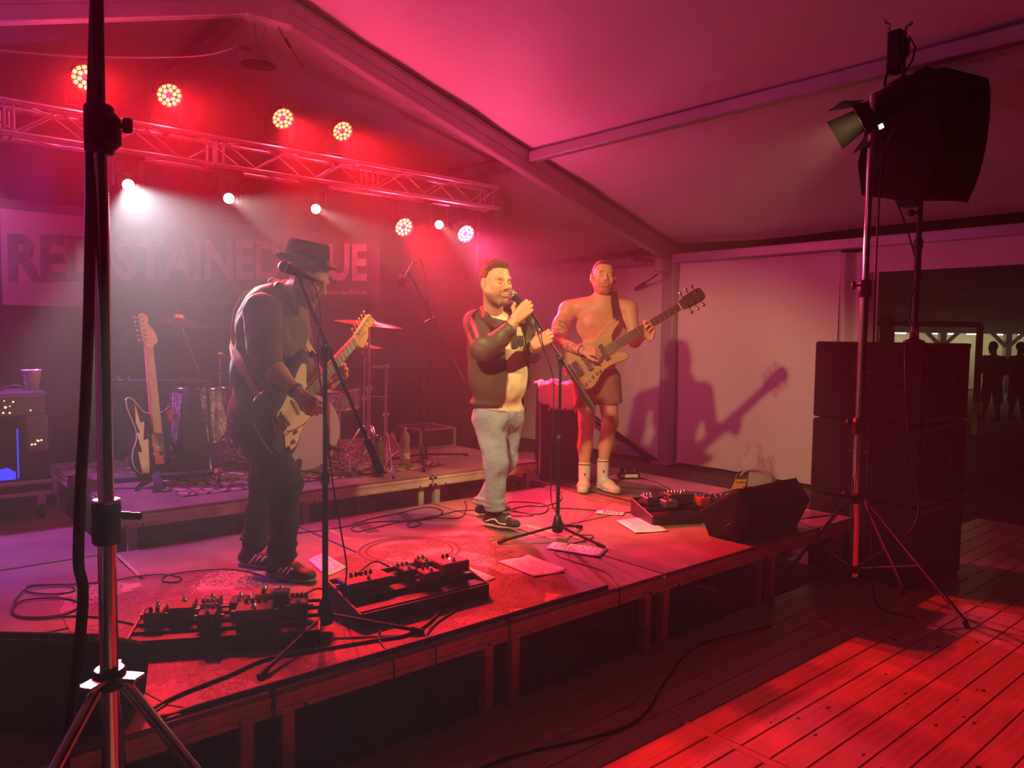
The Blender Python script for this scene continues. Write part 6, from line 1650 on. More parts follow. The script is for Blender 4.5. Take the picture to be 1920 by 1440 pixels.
    # socks and shoes
    for a, foot, toe in ((aR, at(1093, 913, z=STAGE_Z), D(-0.15, -1, 0)), (aL, at(1131, 908, z=STAGE_Z), D(0.42, -0.9, 0))):
        v = Vol(0.006); ft = np.array([a[0], a[1], STAGE_Z+0.07])
        v.cone(a+Zv*0.03, ft, 0.053, 0.050, 0.02); v.cut(a+Zv*0.045, Zv, 0.004)
        so = vol_object('sock', [v.mesh()], 'sock_white', t, O)
        MB().lathe([(0.0545, -0.004), (0.0555, 0.0), (0.0545, 0.004)], tuple(a+Zv*0.028-O), (0, 0, 1), 20).build('sock_stripe', 'black_plastic', so)
        h_ = np.array([a[0], a[1], STAGE_Z+0.002])-toe*0.06
        sh, h, d, s_, u, L = shoe(t, O, h_, h_+toe*0.31, Zv, 0.11, 'shoe_white', 'sole_white')
        for k in range(4):
            p = h+d*(0.14+0.024*k)+u*(0.096-0.006*k); MB().tube([tuple(p-s_*0.028-u*0.008-O), tuple(p-O), tuple(p+s_*0.028-u*0.008-O)], 0.005, 6).build('lace', 'cream_white', sh)
        MB().box(tuple(a+D(0, -1, 0)*0.052-Zv*0.055-O), (0.012, 0.006, 0.022)).build('sock_mark', 'black_plastic', so)
    # wristband
    dd = (wrR-elR)/np.linalg.norm(wrR-elR)
    MB().lathe([(0.037, -0.008), (0.040, -0.006), (0.040, 0.006), (0.037, 0.008)], tuple(wrR-dd*0.005-O), tuple(dd), 18).build('wristband', 'band_purple', t)
    # guitar strap (part of the bass): over the left shoulder
    M_i = G2.matrix_world.inverted()
    S_ = [Pn(1155, 598, 6.37), Pn(1153, 580, d0-0.165), Pn(1151, 562, d0-0.125), Pn(1152, 549, d0-0.05), Pn(1150, 552, d0+0.06), Pn(1130, 600, d0+0.16), Pn(1090, 660, d0+0.15), Pn(1058, 690, d0-0.05), Pn(1064, 700, 6.43)]
    Nn = [D(0.1, -1, 0.1), D(0.1, -1, 0.1), D(0.1, -1, 0.4), D(0.1, -0.2, 1), D(0, 1, 0.4), D(0, 1, 0), D(-0.4, 1, 0), D(-1, 0, 0), D(-0.4, -1, 0)]
    pth = smooth_path(S_, 5); nn = [V3(p) for p in smooth_path(Nn, 5)]
    o = MB().ribbon([M_i @ p for p in pth], 0.052/G2.scale[0], 0.004, [M_i.to_3x3() @ n for n in nn]).build('strap', 'strap_black', G2)
    MB().lathe([(0.009, 0.0), (0.009, 0.012), (0, 0.013)], M_i @ V3(Pn(1154, 597, 6.36)), (0, 0, 1), 10).build('strap_button', 'chrome', G2)
bassist()

# ------------------------------------------------------------------ GUITARIST
def guitarist():
    O = np.array([1.72, 3.98, STAGE_Z]); t = thing('person', 'guitarist in black shirt and black pork-pie hat looking down', 'person', O)
    d0 = 4.10
    Fb = D(0.92, -0.38, 0); Sb = np.cross(Zv, Fb)
    hc = Pn(578, 524, d0-0.08); Fh = D(0.86, -0.22, -0.42); Uh = D(0.42, 0.02, 0.90)
    neck = Pn(535, 552, d0-0.02)
    hv = head_vol(hc, Fh, Uh, 1.05, neck, 0.062, 1.05)
    arm = Vol(0.007)
    shR = Pn(492, 585, d0-0.20); elR = Pn(500, 682, d0-0.32); wrR = Pn(560, 738, d0-0.38)
    arm.cone(elR-Zv*-0.02, elR+(wrR-elR)*0.35, 0.050, 0.048, 0.03); arm.cone(elR+(wrR-elR)*0.3, wrR, 0.047, 0.033, 0.03)
    arm.cone(neck+D(0.3, 0, 0.3)*0.02, Pn(520, 570, d0), 0.064, 0.075, 0.03)
    q1 = Pn(513, 618, d0); arm.ell(q1, (0.15, 0.12, 0.18), (Sb, Fb, Zv), 0.05); arm.cone(q1+Zv*0.1, neck, 0.09, 0.06, 0.03)
    arm.cone(q1+Zv*0.08, shR, 0.07, 0.055, 0.03); arm.cone(shR, elR, 0.052, 0.048, 0.02)
    shL = Pn(545, 590, d0+0.16); elL = Pn(575, 690, d0+0.22); arm.cone(q1+Zv*0.08, shL, 0.07, 0.05, 0.03); arm.cone(shL, elL, 0.048, 0.044, 0.02); wrL = Pn(617, 720, 4.20)
    arm.cone(elL, wrL, 0.044, 0.032, 0.02)
    h1 = Vol(0.0036)
    hand_vol(h1, wrR, D(0.72, 0.05, -0.58), D(0.25, 0.90, -0.10), 1, (0.55, 0.8, 0.5), 0.1, 1.05, curls=[(0.75, 1.0, 0.5), (0.7, 0.95, 0.5), (0.65, 0.9, 0.5), (0.6, 0.9, 0.5)], thumb=[(0.75, 0.6, 0.3), (0.85, 0.25, 0.5), (0.85, 0.0, 0.6)])
    h2 = Vol(0.0036)
    gxx = A3(gx); nzz = A3(gx.cross(gy)); hp = Pn(634, 700, 4.20)
    hand_vol(h2, Pn(616, 722, 4.20), D(0.55, 0.25, 0.75), D(0.55, -0.75, 0.10), 1, (0.9, 1.0, 0.7), 0.3, 1.05, curls=[(0.6, 1.0, 0.8), (0.7, 1.1, 0.8), (0.8, 1.1, 0.8), (0.9, 1.1, 0.8)], thumb=[(0.7, 0.5, -0.2), (0.9, 0.3, 0.1), (0.9, 0.1, 0.4)])
    hcf = head_color(hc, Fh, Uh, 1.05, SKIN, (0.05, 0.022, 0.014), (0.07, 0.03, 0.016), 0.9, cap=0.03)
    def col(V, i): return hcf(V) if i == 0 else np.tile(np.array(SKIN), (len(V), 1))*(1+0.08*vnoise(V, 60, 5))[:, None]
    vol_object('body', [hv.mesh(), arm.mesh(), h1.mesh(), h2.mesh()], 'skin', t, O, col)
    # hair under the hat, long at the back of the head
    vol_object('hair', [hair_vol(hc, Fh, Uh, 1.05, 0.008, (0.07, 0.05), (-0.095, -0.010)).mesh()], 'hair_brown', t, O, wrinkle=lambda V: np.stack([vnoise(V, 160, k) for k in range(3)], 1)*0.004)
    # hat
    Fh_, Uh_, Sh_ = head_frame(Fh, Uh)
    ht = thing('hat_tmp', '', '', (0, 0, 0)); bpy.data.objects.remove(ht)
    up = D(0.20, -0.05, 1.0); fw = A3(Fh)-up*(A3(Fh)@up); fw /= np.linalg.norm(fw); sd = np.cross(up, fw)
    hb_ = Pn(572, 496, d0-0.08)
    n_ = 40
    def ring(ra, rb, h, wob=0.0):
        return [tuple(hb_-O+fw*(ra*math.cos(2*PI*i/n_))+sd*(rb*math.sin(2*PI*i/n_))+up*(h+wob*math.cos(4*PI*i/n_))) for i in range(n_)]
    rows = [ring(0.165, 0.150, 0.020, -0.012), ring(0.168, 0.153, 0.028, -0.012), ring(0.160, 0.146, 0.026, -0.012), ring(0.128, 0.112, 0.006, -0.004), ring(0.124, 0.108, 0.02), ring(0.118, 0.103, 0.075), ring(0.110, 0.096, 0.112), ring(0.102, 0.089, 0.122), ring(0.090, 0.078, 0.118), ring(0.06, 0.052, 0.108), ring(0.001, 0.001, 0.106)]
    under = [ring(0.165, 0.150, 0.020, -0.012), ring(0.128, 0.112, -0.002, -0.004), ring(0.100, 0.086, -0.004), ring(0.001, 0.001, 0.0)]
    b = MB()
    for rws in (rows, under):
        vs = [p for r in rws for p in r]
        b._add(vs, [(j*n_+i, j*n_+(i+1) % n_, (j+1)*n_+(i+1) % n_, (j+1)*n_+i) for j in range(len(rws)-1) for i in range(n_)], True)
    hat = b.build('hat', 'hat_felt', t, auto=True)
    rr = [ring(0.1262, 0.1102, 0.012), ring(0.1235, 0.1075, 0.045)]; b = MB(); vs = [p for r in rr for p in r]
    b._add(vs, [(i, (i+1) % n_, n_+(i+1) % n_, n_+i) for i in range(n_)], True); b.build('hat_band', 'guitar_black', hat)
    # glasses temple and lens
    ga_ = hc+1.05*(A3(Fh_)*0.085-Sh_*0.045+Uh_*0.004); gb2 = hc+1.05*(-Sh_*0.086+Uh_*0.010-Fh_*0.005)
    MB().cyl(tuple(ga_-O), tuple(gb2-O), 0.0025, n=6).build('glasses_temple', 'black_plastic', t)
    # shirt
    ch = Pn(513, 618, d0); be = Pn(512, 695, d0-0.02); pv = Pn(498, 775, d0)
    s = Vol(0.009)
    s.ell(ch, (0.215, 0.175, 0.225), (Sb, Fb, Zv), 0.07); s.ell(be, (0.21, 0.205, 0.19), (Sb, Fb, Zv), 0.07); s.ell(pv+Fb*0.02, (0.195, 0.170, 0.13), (Sb, Fb, Zv), 0.06)
    s.cone(Pn(500, 570, d0-0.10), Pn(530, 565, d0+0.10), 0.085, 0.085, 0.06); s.cone(ch+Zv*0.12, neck-D(0.3, 0, 0.5)*0.04, 0.12, 0.085, 0.05)
    s.cone(be, pv+Fb*0.02, 0.19, 0.165, 0.06); s.ell(pv+Zv*0.02+Fb*0.02, (0.20, 0.175, 0.15), (Sb, Fb, Zv), 0.06); s.cut(Pn(480, 792, d0), -Zv+0.10*Rv, 0.008)
    s.cone(neck-D(0.5, 0, 0.6)*0.0+Zv*0.005, neck+D(0.7, -0.1, 0.7)*0.15, 0.066, 0.075, 0.01, sub=True)
    sl = Vol(0.008)
    sl.cone(shR, shR*0.3+elR*0.7, 0.098, 0.078, 0.05); sl.cone(shR*0.3+elR*0.7, elR+(wrR-elR)*0.06, 0.080, 0.068, 0.03)
    sl2 = Vol(0.008); sl2.cone(shL, elL, 0.090, 0.068, 0.05); sl2.cone(elL, elL*0.6+wrL*0.4, 0.062, 0.054, 0.03)
    vol_object('shirt', [s.mesh(), sl.mesh(), sl2.mesh()], 'black_shirt', t, O, wrinkle=fold_fn(0.014, 38, 51))
    cl = Vol(0.006); cl.chain([Pn(556, 588, d0-0.09), Pn(543, 562, d0-0.115), Pn(524, 538, d0-0.09), Pn(512, 530, d0-0.01), Pn(520, 530, d0+0.07)], [0.010, 0.018, 0.022, 0.022, 0.020], 0.02)
    vol_object('collar', [cl.mesh()], 'black_shirt', t, O)
    # rolled cuff
    dd = (wrR-elR)/np.linalg.norm(wrR-elR)
    MB().lathe([(0.060, -0.03), (0.068, -0.026), (0.070, 0.0), (0.066, 0.018), (0.058, 0.020)], tuple(elR+dd*0.035-O), tuple(dd), 20).build('rolled_cuff', 'black_shirt', t)
    MB().lathe([(0.036, -0.010), (0.0405, -0.007), (0.0405, 0.007), (0.036, 0.010)], tuple(wrR-dd*0.025-O), tuple(dd), 18).build('wristband', 'band_purple', t)
    # jeans
    j = Vol(0.009)
    j.ell(pv-Zv*0.03, (0.165, 0.150, 0.13), (Sb, Fb, Zv), 0.05)
    hR = pv-Sb*0.09-Zv*0.06; hL = pv+Sb*0.09-Zv*0.06
    kR = Pn(533, 905, d0-0.20); aR = Pn(530, 1040, d0-0.17); kL = Pn(498, 890, d0+0.10); aL = Pn(478, 1016, d0+0.10)
    j.cone(hR, kR, 0.118, 0.085, 0.05); j.cone(kR, aR, 0.082, 0.066, 0.04); j.cone(hL, kL, 0.115, 0.082, 0.05); j.cone(kL, aL, 0.078, 0.064, 0.04)
    for a in (aR, aL):
        for q in range(3): j.ell(a+Zv*(0.03*q-0.005)+Rv*0.008*(-1)**q, (0.074, 0.070, 0.018), None, 0.012)
    vol_object('jeans', [j.mesh()], 'black_jeans', t, O, wrinkle=fold_fn(0.014, 44, 61))
    for heel, toe in ((at(503, 1078, z=STAGE_Z), D(0.93, -0.42, 0)), (at(450, 1058, z=STAGE_Z), D(0.97, -0.30, 0))):
        sh, h, d, s_, u, L = shoe(t, O, heel, heel+toe*0.31, Zv, 0.112, 'shoe_dark', 'sole_grey')
        for k in range(3):
            p = h+d*(0.115+0.030*k); q = [p+u*0.030-s_*0.053, p-d*0.012+u*0.055-s_*0.052, p-d*0.03+u*0.085-s_*0.040]
            q = [p-d*0.010+u*0.032-s_*0.0545, p+d*0.008+u*0.052-s_*0.0535, p+d*0.024+u*0.075-s_*0.044]
            MB().tube([tuple(z-O) for z in q], 0.0075, 6).build('side_stripe', 'cream_white', sh)
        for k in range(4):
            p = h+d*(0.13+0.025*k)+u*(0.098-0.006*k); MB().tube([tuple(p-s_*0.028-u*0.008-O), tuple(p-O), tuple(p+s_*0.028-u*0.008-O)], 0.005, 6).build('lace', 'shoe_dark', sh)
    # strap (part of the guitar)
    M_i = G1.matrix_world.inverted()
    S_ = [Pn(528, 818, 3.70), Pn(500, 780, 3.70), Pn(468, 715, 3.74), Pn(446, 675, 3.80), Pn(433, 640, 3.98), Pn(440, 575, 4.14), Pn(475, 540, 4.24), Pn(515, 540, 4.23), Pn(545, 580, 4.16), Pn(568, 630, 4.10), Pn(588, 665, 4.06)]
    Nn = [D(-0.3, -1, 0.1), D(-0.4, -1, 0.1), D(-0.6, -0.8, 0.1), D(-0.8, -0.6, 0.1), D(-1, -0.2, 0.1), D(-1, 0.0, 0.4), D(-0.5, 0.1, 1), D(0.2, 0.1, 1), D(0.9, -0.4, 0.4), D(0.9, -0.6, 0.3), D(0.9, -0.6, 0.1)]
    o = MB().ribbon([M_i @ p for p in smooth_path(S_, 5)], 0.040/G1.scale[0], 0.004, [M_i.to_3x3() @ V3(n) for n in smooth_path(Nn, 5)]).build('strap', 'strap_cream', G1)
    o = MB().ribbon([M_i @ p for p in smooth_path([Pn(432, 645, 3.97), Pn(436, 668, 3.86), Pn(450, 690, 3.76), Pn(462, 700, 3.72), Pn(455, 680, 3.74), Pn(440, 655, 3.85)], 5)], 0.022/G1.scale[0], 0.004, [M_i.to_3x3() @ V3(D(-0.6, -0.8, 0.1))]*26).build('strap_tail', 'strap_cream', o)
guitarist()

# ------------------------------------------------------------------ DRUMMER (seated behind the kit)
def drummer():
    O = np.array([2.82, 6.76, RISER_Z]); t = thing('person', 'drummer seated behind the kit, mostly hidden by the guitarist', 'person', O)
    Fb = np.array([-0.05, -1, 0.0]); Fb /= np.linalg.norm(Fb); Sb = np.cross(Zv, Fb)
    pv = O+Zv*0.60; ch = O+Zv*0.98+Fb*0.06; hc = O+Zv*1.36+Fb*0.10; neck = O+Zv*1.20+Fb*0.06
    hv = head_vol(hc, Fb+np.array([0, 0, -0.2]), Zv, 1.0, neck, 0.06)
    a = Vol(0.008); hs = []
    for s in (-1, 1):
        sh = ch+Sb*s*0.20+Zv*0.14; el = sh+Sb*s*0.08+Fb*0.10-Zv*0.26; wr = el+Fb*0.24-Sb*s*0.10+Zv*0.06
        a.cone(sh, el, 0.060, 0.048, 0.04); a.cone(el, wr, 0.046, 0.032, 0.03)
        h_ = Vol(0.004); hand_vol(h_, wr, Fb-Sb*s*0.2, -Zv, -s, (1.0, 1.1, 0.8), 0, 1.0); hs.append((h_, wr, s))
        hip = pv+Sb*s*0.10; kn = hip+Fb*0.42+Sb*s*0.14-Zv*0.06; an = kn+Fb*0.06-Zv*0.42
        a.cone(kn+Zv*0.0, an, 0.060, 0.042, 0.03)
    a.ell(ch, (0.18, 0.10, 0.2), (Sb, Fb, Zv), 0.05); a.ell(pv, (0.15, 0.12, 0.15), (Sb, Fb, Zv), 0.05); a.cone(ch, neck, 0.08, 0.055, 0.03)
    for s in (-1, 1): a.cone(pv+Sb*s*0.10, pv+Sb*s*0.24+Fb*0.42-Zv*0.06, 0.08, 0.062, 0.04)
    cf = head_color(hc, Fb, Zv, 1.0, SKIN, (0.1, 0.05, 0.03), (0.06, 0.03, 0.02), 0.5, cap=0.07)
    vol_object('body', [hv.mesh(), a.mesh()]+[h[0].mesh() for h in hs], 'skin', t, O, lambda V, i: cf(V) if i == 0 else np.tile(np.array(SKIN), (len(V), 1)))
    s_ = Vol(0.010); s_.ell(ch, (0.21, 0.13, 0.24), (Sb, Fb, Zv), 0.06); s_.ell(pv+Zv*0.10, (0.19, 0.15, 0.18), (Sb, Fb, Zv), 0.06)
    for s in (-1, 1): s_.cone(ch+Sb*s*0.18+Zv*0.13, ch+Sb*s*0.27+Zv*0.0+Fb*0.05, 0.085, 0.075, 0.05)
    vol_object('shirt', [s_.mesh()], 'black_shirt', t, O)
    p = Vol(0.010); p.ell(pv, (0.18, 0.15, 0.11), (Sb, Fb, Zv), 0.05)
    for s in (-1, 1): p.cone(pv+Sb*s*0.10, pv+Sb*s*0.24+Fb*0.42-Zv*0.05, 0.10, 0.082, 0.05)
    vol_object('shorts', [p.mesh()], 'shorts_brown', t, O)
    for s in (-1, 1):
        an = pv+Sb*s*0.24+Fb*0.48-Zv*0.54; f0 = np.array([an[0], an[1], RISER_Z+0.011])-Fb*0.05; shoe(t, O, f0, f0+Fb*0.28, Zv, 0.10, 'shoe_dark', 'sole_grey', 0.07)
    for h_, wr, s in hs:
        g = wr+Fb*0.085-Zv*0.022; e = g+Fb*0.30-Sb*s*0.10+Zv*0.05; b0 = g-Fb*0.08
        o = MB().cyl(tuple(b0), tuple(e), 0.0075, 0.005, n=8).ball(tuple(e), 0.0075, 8, 6).build('drumstick', 'maple'); to_local(o); tag(o, 'pale wooden drumstick held in the drummer %s hand' % ('left' if s > 0 else 'right'), 'drumstick')
drummer()
# ================================================================== ON THE STAGE FLOOR
# ---- worn printed mat
mat('print_mat', (0.30, 0.22, 0.19), 0.55, bump=0.08, bscale=60)
Mm = MATS['print_mat']; nt = Mm.node_tree; tc = nt.nodes.new('ShaderNodeTexCoord'); nz_ = nt.nodes.new('ShaderNodeTexNoise'); nz_.inputs['Scale'].default_value = 3.0; nz_.inputs['Detail'].default_value = 3
mp = nt.nodes.new('ShaderNodeMixRGB'); mp.inputs[0].default_value = 0.22; nt.links.new(tc.outputs['Object'], nz_.inputs['Vector']); nt.links.new(tc.outputs['Object'], mp.inputs[1]); nt.links.new(nz_.outputs['Color'], mp.inputs[2])
vo = nt.nodes.new('ShaderNodeTexVoronoi'); vo.inputs['Scale'].default_value = 3.4; nt.links.new(mp.outputs[0], vo.inputs['Vector'])
sp_ = nt.nodes.new('ShaderNodeSeparateColor'); nt.links.new(vo.outputs['Color'], sp_.inputs[0])
rp = nt.nodes.new('ShaderNodeValToRGB'); rp.color_ramp.interpolation = 'CONSTANT'
rp.color_ramp.elements[0].color = (0.085, 0.06, 0.055, 1); rp.color_ramp.elements[1].color = (0.30, 0.24, 0.20, 1); rp.color_ramp.elements[1].position = 0.62
e_ = rp.color_ramp.elements.new(0.33); e_.color = (0.16, 0.12, 0.10, 1)
nt.links.new(sp_.outputs[0], rp.inputs['Fac'])
v2 = nt.nodes.new('ShaderNodeTexVoronoi'); v2.feature = 'DISTANCE_TO_EDGE'; v2.inputs['Scale'].default_value = 15
n3 = nt.nodes.new('ShaderNodeTexNoise'); n3.inputs['Scale'].default_value = 26; n3.inputs['Detail'].default_value = 2
m2 = nt.nodes.new('ShaderNodeMixRGB'); m2.inputs[0].default_value = 0.3; nt.links.new(tc.outputs['Object'], m2.inputs[1]); nt.links.new(n3.outputs['Color'], m2.inputs[2]); nt.links.new(tc.outputs['Object'], n3.inputs['Vector']); nt.links.new(m2.outputs[0], v2.inputs['Vector'])
n4 = nt.nodes.new('ShaderNodeTexNoise'); n4.inputs['Scale'].default_value = 5; nt.links.new(tc.outputs['Object'], n4.inputs['Vector'])
l1 = nt.nodes.new('ShaderNodeMath'); l1.operation = 'LESS_THAN'; l1.inputs[1].default_value = 0.10; nt.links.new(v2.outputs['Distance'], l1.inputs[0])
l2 = nt.nodes.new('ShaderNodeMath'); l2.operation = 'GREATER_THAN'; l2.inputs[1].default_value = 0.47; nt.links.new(n4.outputs['Fac'], l2.inputs[0])
l3 = nt.nodes.new('ShaderNodeMath'); l3.operation = 'MULTIPLY'; nt.links.new(l1.outputs[0], l3.inputs[0]); nt.links.new(l2.outputs[0], l3.inputs[1])
m3 = nt.nodes.new('ShaderNodeMixRGB'); m3.inputs[2].default_value = (0.012, 0.008, 0.008, 1); nt.links.new(l3.outputs[0], m3.inputs[0]); nt.links.new(rp.outputs['Color'], m3.inputs[1])
nt.links.new(m3.outputs[0], nt.nodes['Principled BSDF'].inputs['Base Color'])
mo = [gpx((1128, 1104)), gpx((868, 994)), gpx((600, 1052)), gpx((330, 1080)), gpx((150, 1098)), gpx((112, 1115)), gpx((112, 1150)), gpx((135, 1190)), (0.70, 3.15), (0.80, 2.75), (0.86, 2.665), (1.6, 2.655)]
t = thing('printed_mat', 'worn camouflage-like printed mat spread along the stage edge', 'mat', (1.8, 3.3, STAGE_Z))
MB().prism([(p[0]-1.8, p[1]-3.3) for p in mo], 0.003, Matrix.Translation((0, 0, 0.0018))).build('sheet', 'print_mat', t)
mat('print_ink', (0.014, 0.010, 0.010), 0.6)
c = gpx((768, 1032))
for r in (0.26, 0.30): MB().lathe([(r-0.006, 0.0), (r+0.006, 0.0)], (c[0]-1.8, c[1]-3.3, 0.0042), n=48, caps=False).build('print_ring', 'print_ink', t)
b = MB()
for (px, py, n_, rows, sx) in ((985, 1062, 16, 3, 0.024), (905, 1045, 12, 2, 0.024), (940, 1108, 20, 3, 0.024), (300, 1110, 26, 3, 0.024), (520, 1085, 16, 3, 0.022), (700, 1075, 12, 3, 0.022)):
    c = gpx((px, py))
    for j in range(rows):
        for i in range(n_):
            if random.random() < 0.72:
                b.box((c[0]-1.8+(i-n_/2)*sx, c[1]-3.3+j*0.045+0.03*math.sin(i*0.9), 0.0042), (sx*random.uniform(0.3, 0.9), 0.006, 0.0006), Matrix.Rotation(random.uniform(-0.8, 0.8), 3, 'Z'))
tag(b.build('print_marks', 'print_ink', t), kind='stuff')
# gaffer tape strips on the deck
mat('tape_olive', (0.34, 0.30, 0.16), 0.6); mat('tape_dark', (0.03, 0.028, 0.03), 0.6)
for k, (a_, b_, wd_, m_) in enumerate((((985, 985), (1085, 1010), 0.05, 'tape_olive'), ((1035, 905), (1330, 975), 0.05, 'tape_dark'), ((672, 978), (700, 998), 0.09, 'tape_dark'), ((752, 962), (775, 978), 0.07, 'tape_dark'), ((605, 985), (650, 1012), 0.03, 'tape_olive'), ((220, 1040), (262, 1080), 0.02, 'tape_olive'))):
    p = V3((*gpx(a_)[:2], 0)); q = V3((*gpx(b_)[:2], 0)); m0 = (p+q)/2; d = (q-p)
    o = MB().box((0, 0, 0.0012), (d.length, wd_, 0.0016), Matrix.Rotation(math.atan2(d.y, d.x), 3, 'Z')).build('tape_strip', m_); o.location = (m0.x, m0.y, STAGE_Z)
    tag(o, ['olive tape strip on the deck under the singer foot', 'long dark tape strip across the deck near the bassist feet', 'short dark tape patch on the deck behind the printed mat', 'short dark tape patch near the coiled cable behind the printed mat', 'thin olive tape line beside the guitarist shoe', 'thin olive tape line on the deck near the left coil of cable'][k], 'tape')
# ---- sheets of paper
def sheet(pxs, label, curl=0.0):
    Q = [V3((*gpx(p)[:2], 0)) for p in pxs]; c = (Q[0]+Q[1]+Q[2]+Q[3])/4
    def fn(u, v):
        p = (Q[0]*(1-u)+Q[1]*u)*(1-v)+(Q[3]*(1-u)+Q[2]*u)*v-c
        return (p.x, p.y, 0.004+curl*max(0, u-0.7)**2*6+0.002*math.sin(5*u+2*v))
    o = MB().grid(fn, 8, 6).build('paper_sheet', 'white_paper', solid=0.0008); o.location = (c.x, c.y, STAGE_Z+0.003)
    tag(o, label, 'paper', 'song sheets on the stage floor')
    b = MB()
    for j in range(9):
        for i in range(1, 6):
            if random.random() < 0.75:
                p = V3(fn(0.12+0.13*i, 0.12+0.09*j)); q = V3(fn(0.12+0.13*i+0.09, 0.12+0.09*j)); b.ribbon([p+Vector((0, 0, 0.0012)), q+Vector((0, 0, 0.0012))], 0.006, 0.0004, (0, 0, 1))
    tag(b.build('print_lines', 'print_ink', o), kind='stuff')
sheet([(1155, 978), (1212, 970), (1253, 997), (1191, 1001)], 'blank-looking white sheet of paper beside the far pedalboard')
sheet([(932, 1055), (990, 1045), (1064, 1074), (1002, 1084)], 'white song sheet with one lifted corner on the edge of the printed mat', 0.02)
sheet([(1024, 1030), (1038, 1017), (1141, 1030), (1124, 1047)], 'printed set list sheet under the microphone cable in front of the singer stand')
sheet([(832, 1068), (866, 1060), (930, 1086), (872, 1112)], 'white sheet of paper tucked behind the pedalboard with the glowing light')
sheet([(578, 1052), (606, 1038), (650, 1066), (612, 1084)], 'pale sheet of paper beside the guitarist toe')
sheet([(1120, 958), (1172, 962), (1168, 968), (1116, 964)], 'small slip of paper on the deck behind the loose sheet')

# ---- pedalboards and pedals
mat('pedal_grey', (0.07, 0.065, 0.065), 0.35, 0.4); mat('pedal_red', (0.20, 0.025, 0.02), 0.35); mat('pedal_cream', (0.15, 0.12, 0.075), 0.4); mat('pedal_green', (0.05, 0.16, 0.06), 0.4); mat('pedal_orange', (0.55, 0.26, 0.03), 0.4); mat('pedal_black', (0.015, 0.014, 0.014), 0.35)
def pedal(root, label, x, y, z, rz, w_, l_, h_, m_, knobs, group, led=None, foot=True):
    """effect pedal in the board's frame"""
    loc = root.matrix_world @ Vector((x, y, z)); t = thing('effect_pedal', label, 'effect pedal', loc, root.rotation_euler.z+rz, group)
    MB().box((0, 0, h_/2), (w_, l_, h_), bev=0.006).build('housing', m_, t)
    for k in range(knobs):
        MB().lathe([(0.009, 0.0), (0.0075, 0.016), (0, 0.017)], ((k-(knobs-1)/2)*min(0.026, w_/max(knobs, 1)), l_*0.28, h_), n=10).build('knob', 'black_plastic' if m_ != 'pedal_black' else 'steel', t)
    if foot: MB().lathe([(0.011, 0.0), (0.011, 0.004), (0.007, 0.006), (0.007, 0.016), (0, 0.017)], (0, -l_*0.28, h_), n=12).build('footswitch', 'chrome', t)
    if led: MB().ball((0.0, 0.0, h_+0.002), 0.005, 8, 6).build('indicator_lamp', led, t)
    for s in (-1, 1): MB().cyl((s*w_/2, l_*0.1, h_*0.5), (s*(w_/2+0.022), l_*0.1, h_*0.5), 0.007, n=8).build('jack_plug', 'steel', t)
    return t
def board(name, label, c, rz, L, W, z0, slope, rails, text=None):
    """pedalboard frame of parallel rails with raised back; local y points to the back"""
    t = thing(name, label, 'pedalboard', (c[0], c[1], STAGE_Z), rz)
    for k in range(rails):
        y = -W/2+W*(k+0.5)/rails; z = z0+slope*(k+0.5)/rails
        MB().box((0, y, z), (L, W/rails*0.72, 0.018), bev=0.003).build('rail', 'black_metal', t)
    for s in (-1, 1): MB().prism([(-W/2, 0.0), (W/2, 0.0), (W/2, z0+slope+0.012), (-W/2, z0+0.012)], 0.014, basis((s*(L/2+0.004), 0, 0.004), (0, 1, 0), (0, 0, 1)), bev=0.003).build('end_plate', 'black_metal', t)
    MB().box((0, -W/2-0.006, z0/2+0.012), (L, 0.012, z0+0.014), bev=0.003).build('front_lip', 'black_metal', t)
    MB().box((0, W/2+0.006, (z0+slope)/2+0.010), (L, 0.012, z0+slope+0.010), bev=0.003).build('back_plate', 'black_metal', t)
    bpy.context.view_layer.update()
    return t
G = 'pedals on the guitarist pedalboard'
pb1 = board('pedalboard', 'dark pedalboard crowded with effect pedals beside the near wedge monitor', (1.19, 3.22), math.atan2(-0.36, 0.66), 0.74, 0.30, 0.05, 0.03, 4)
Z1 = 0.085
spec = [(-0.30, 0.03, 0.075, 0.12, 0.05, 'pedal_cream', 2, 'low cream effect pedal at the end of the crowded pedalboard', None), (-0.20, 0.06, 0.10, 0.13, 0.055, 'pedal_grey', 0, 'flat shiny grey effect pedal on the crowded pedalboard', None),
        (-0.085, 0.075, 0.075, 0.12, 0.06, 'pedal_black', 4, 'small black effect pedal with four silver knobs behind a like one', None), (-0.075, -0.06, 0.075, 0.12, 0.06, 'pedal_black', 4, 'small black effect pedal with four silver knobs at the near rail', None),
        (0.03, 0.08, 0.075, 0.11, 0.055, 'pedal_black', 1, 'black effect pedal with one tall knob on the crowded pedalboard', None), (0.105, -0.03, 0.15, 0.13, 0.06, 'pedal_cream', 4, 'wide cream effect pedal with four olive knobs and a green lamp', 'display_green'),
        (0.13, 0.10, 0.07, 0.09, 0.075, 'pedal_orange', 1, 'bright orange effect pedal on the crowded pedalboard', None), (0.20, 0.10, 0.075, 0.11, 0.07, 'pedal_black', 4, 'black effect pedal with a row of knobs behind the orange one', None),
        (0.285, 0.0, 0.075, 0.12, 0.065, 'pedal_green', 4, 'dark green effect pedal at the microphone-stand end of the pedalboard', None)]
for (x, y, w_, l_, h_, m_, kn, lab, led) in spec: pedal(pb1, lab, x, y, Z1, PI if y > 0 else 0, w_, l_, h_, m_, kn, G, led)
pb2 = board('pedalboard', 'black two-rail pedalboard with printed name under the microphone stand', (2.03, 3.11), math.atan2(-0.06, 0.70)+0.06, 0.70, 0.33, 0.05, 0.07, 3)
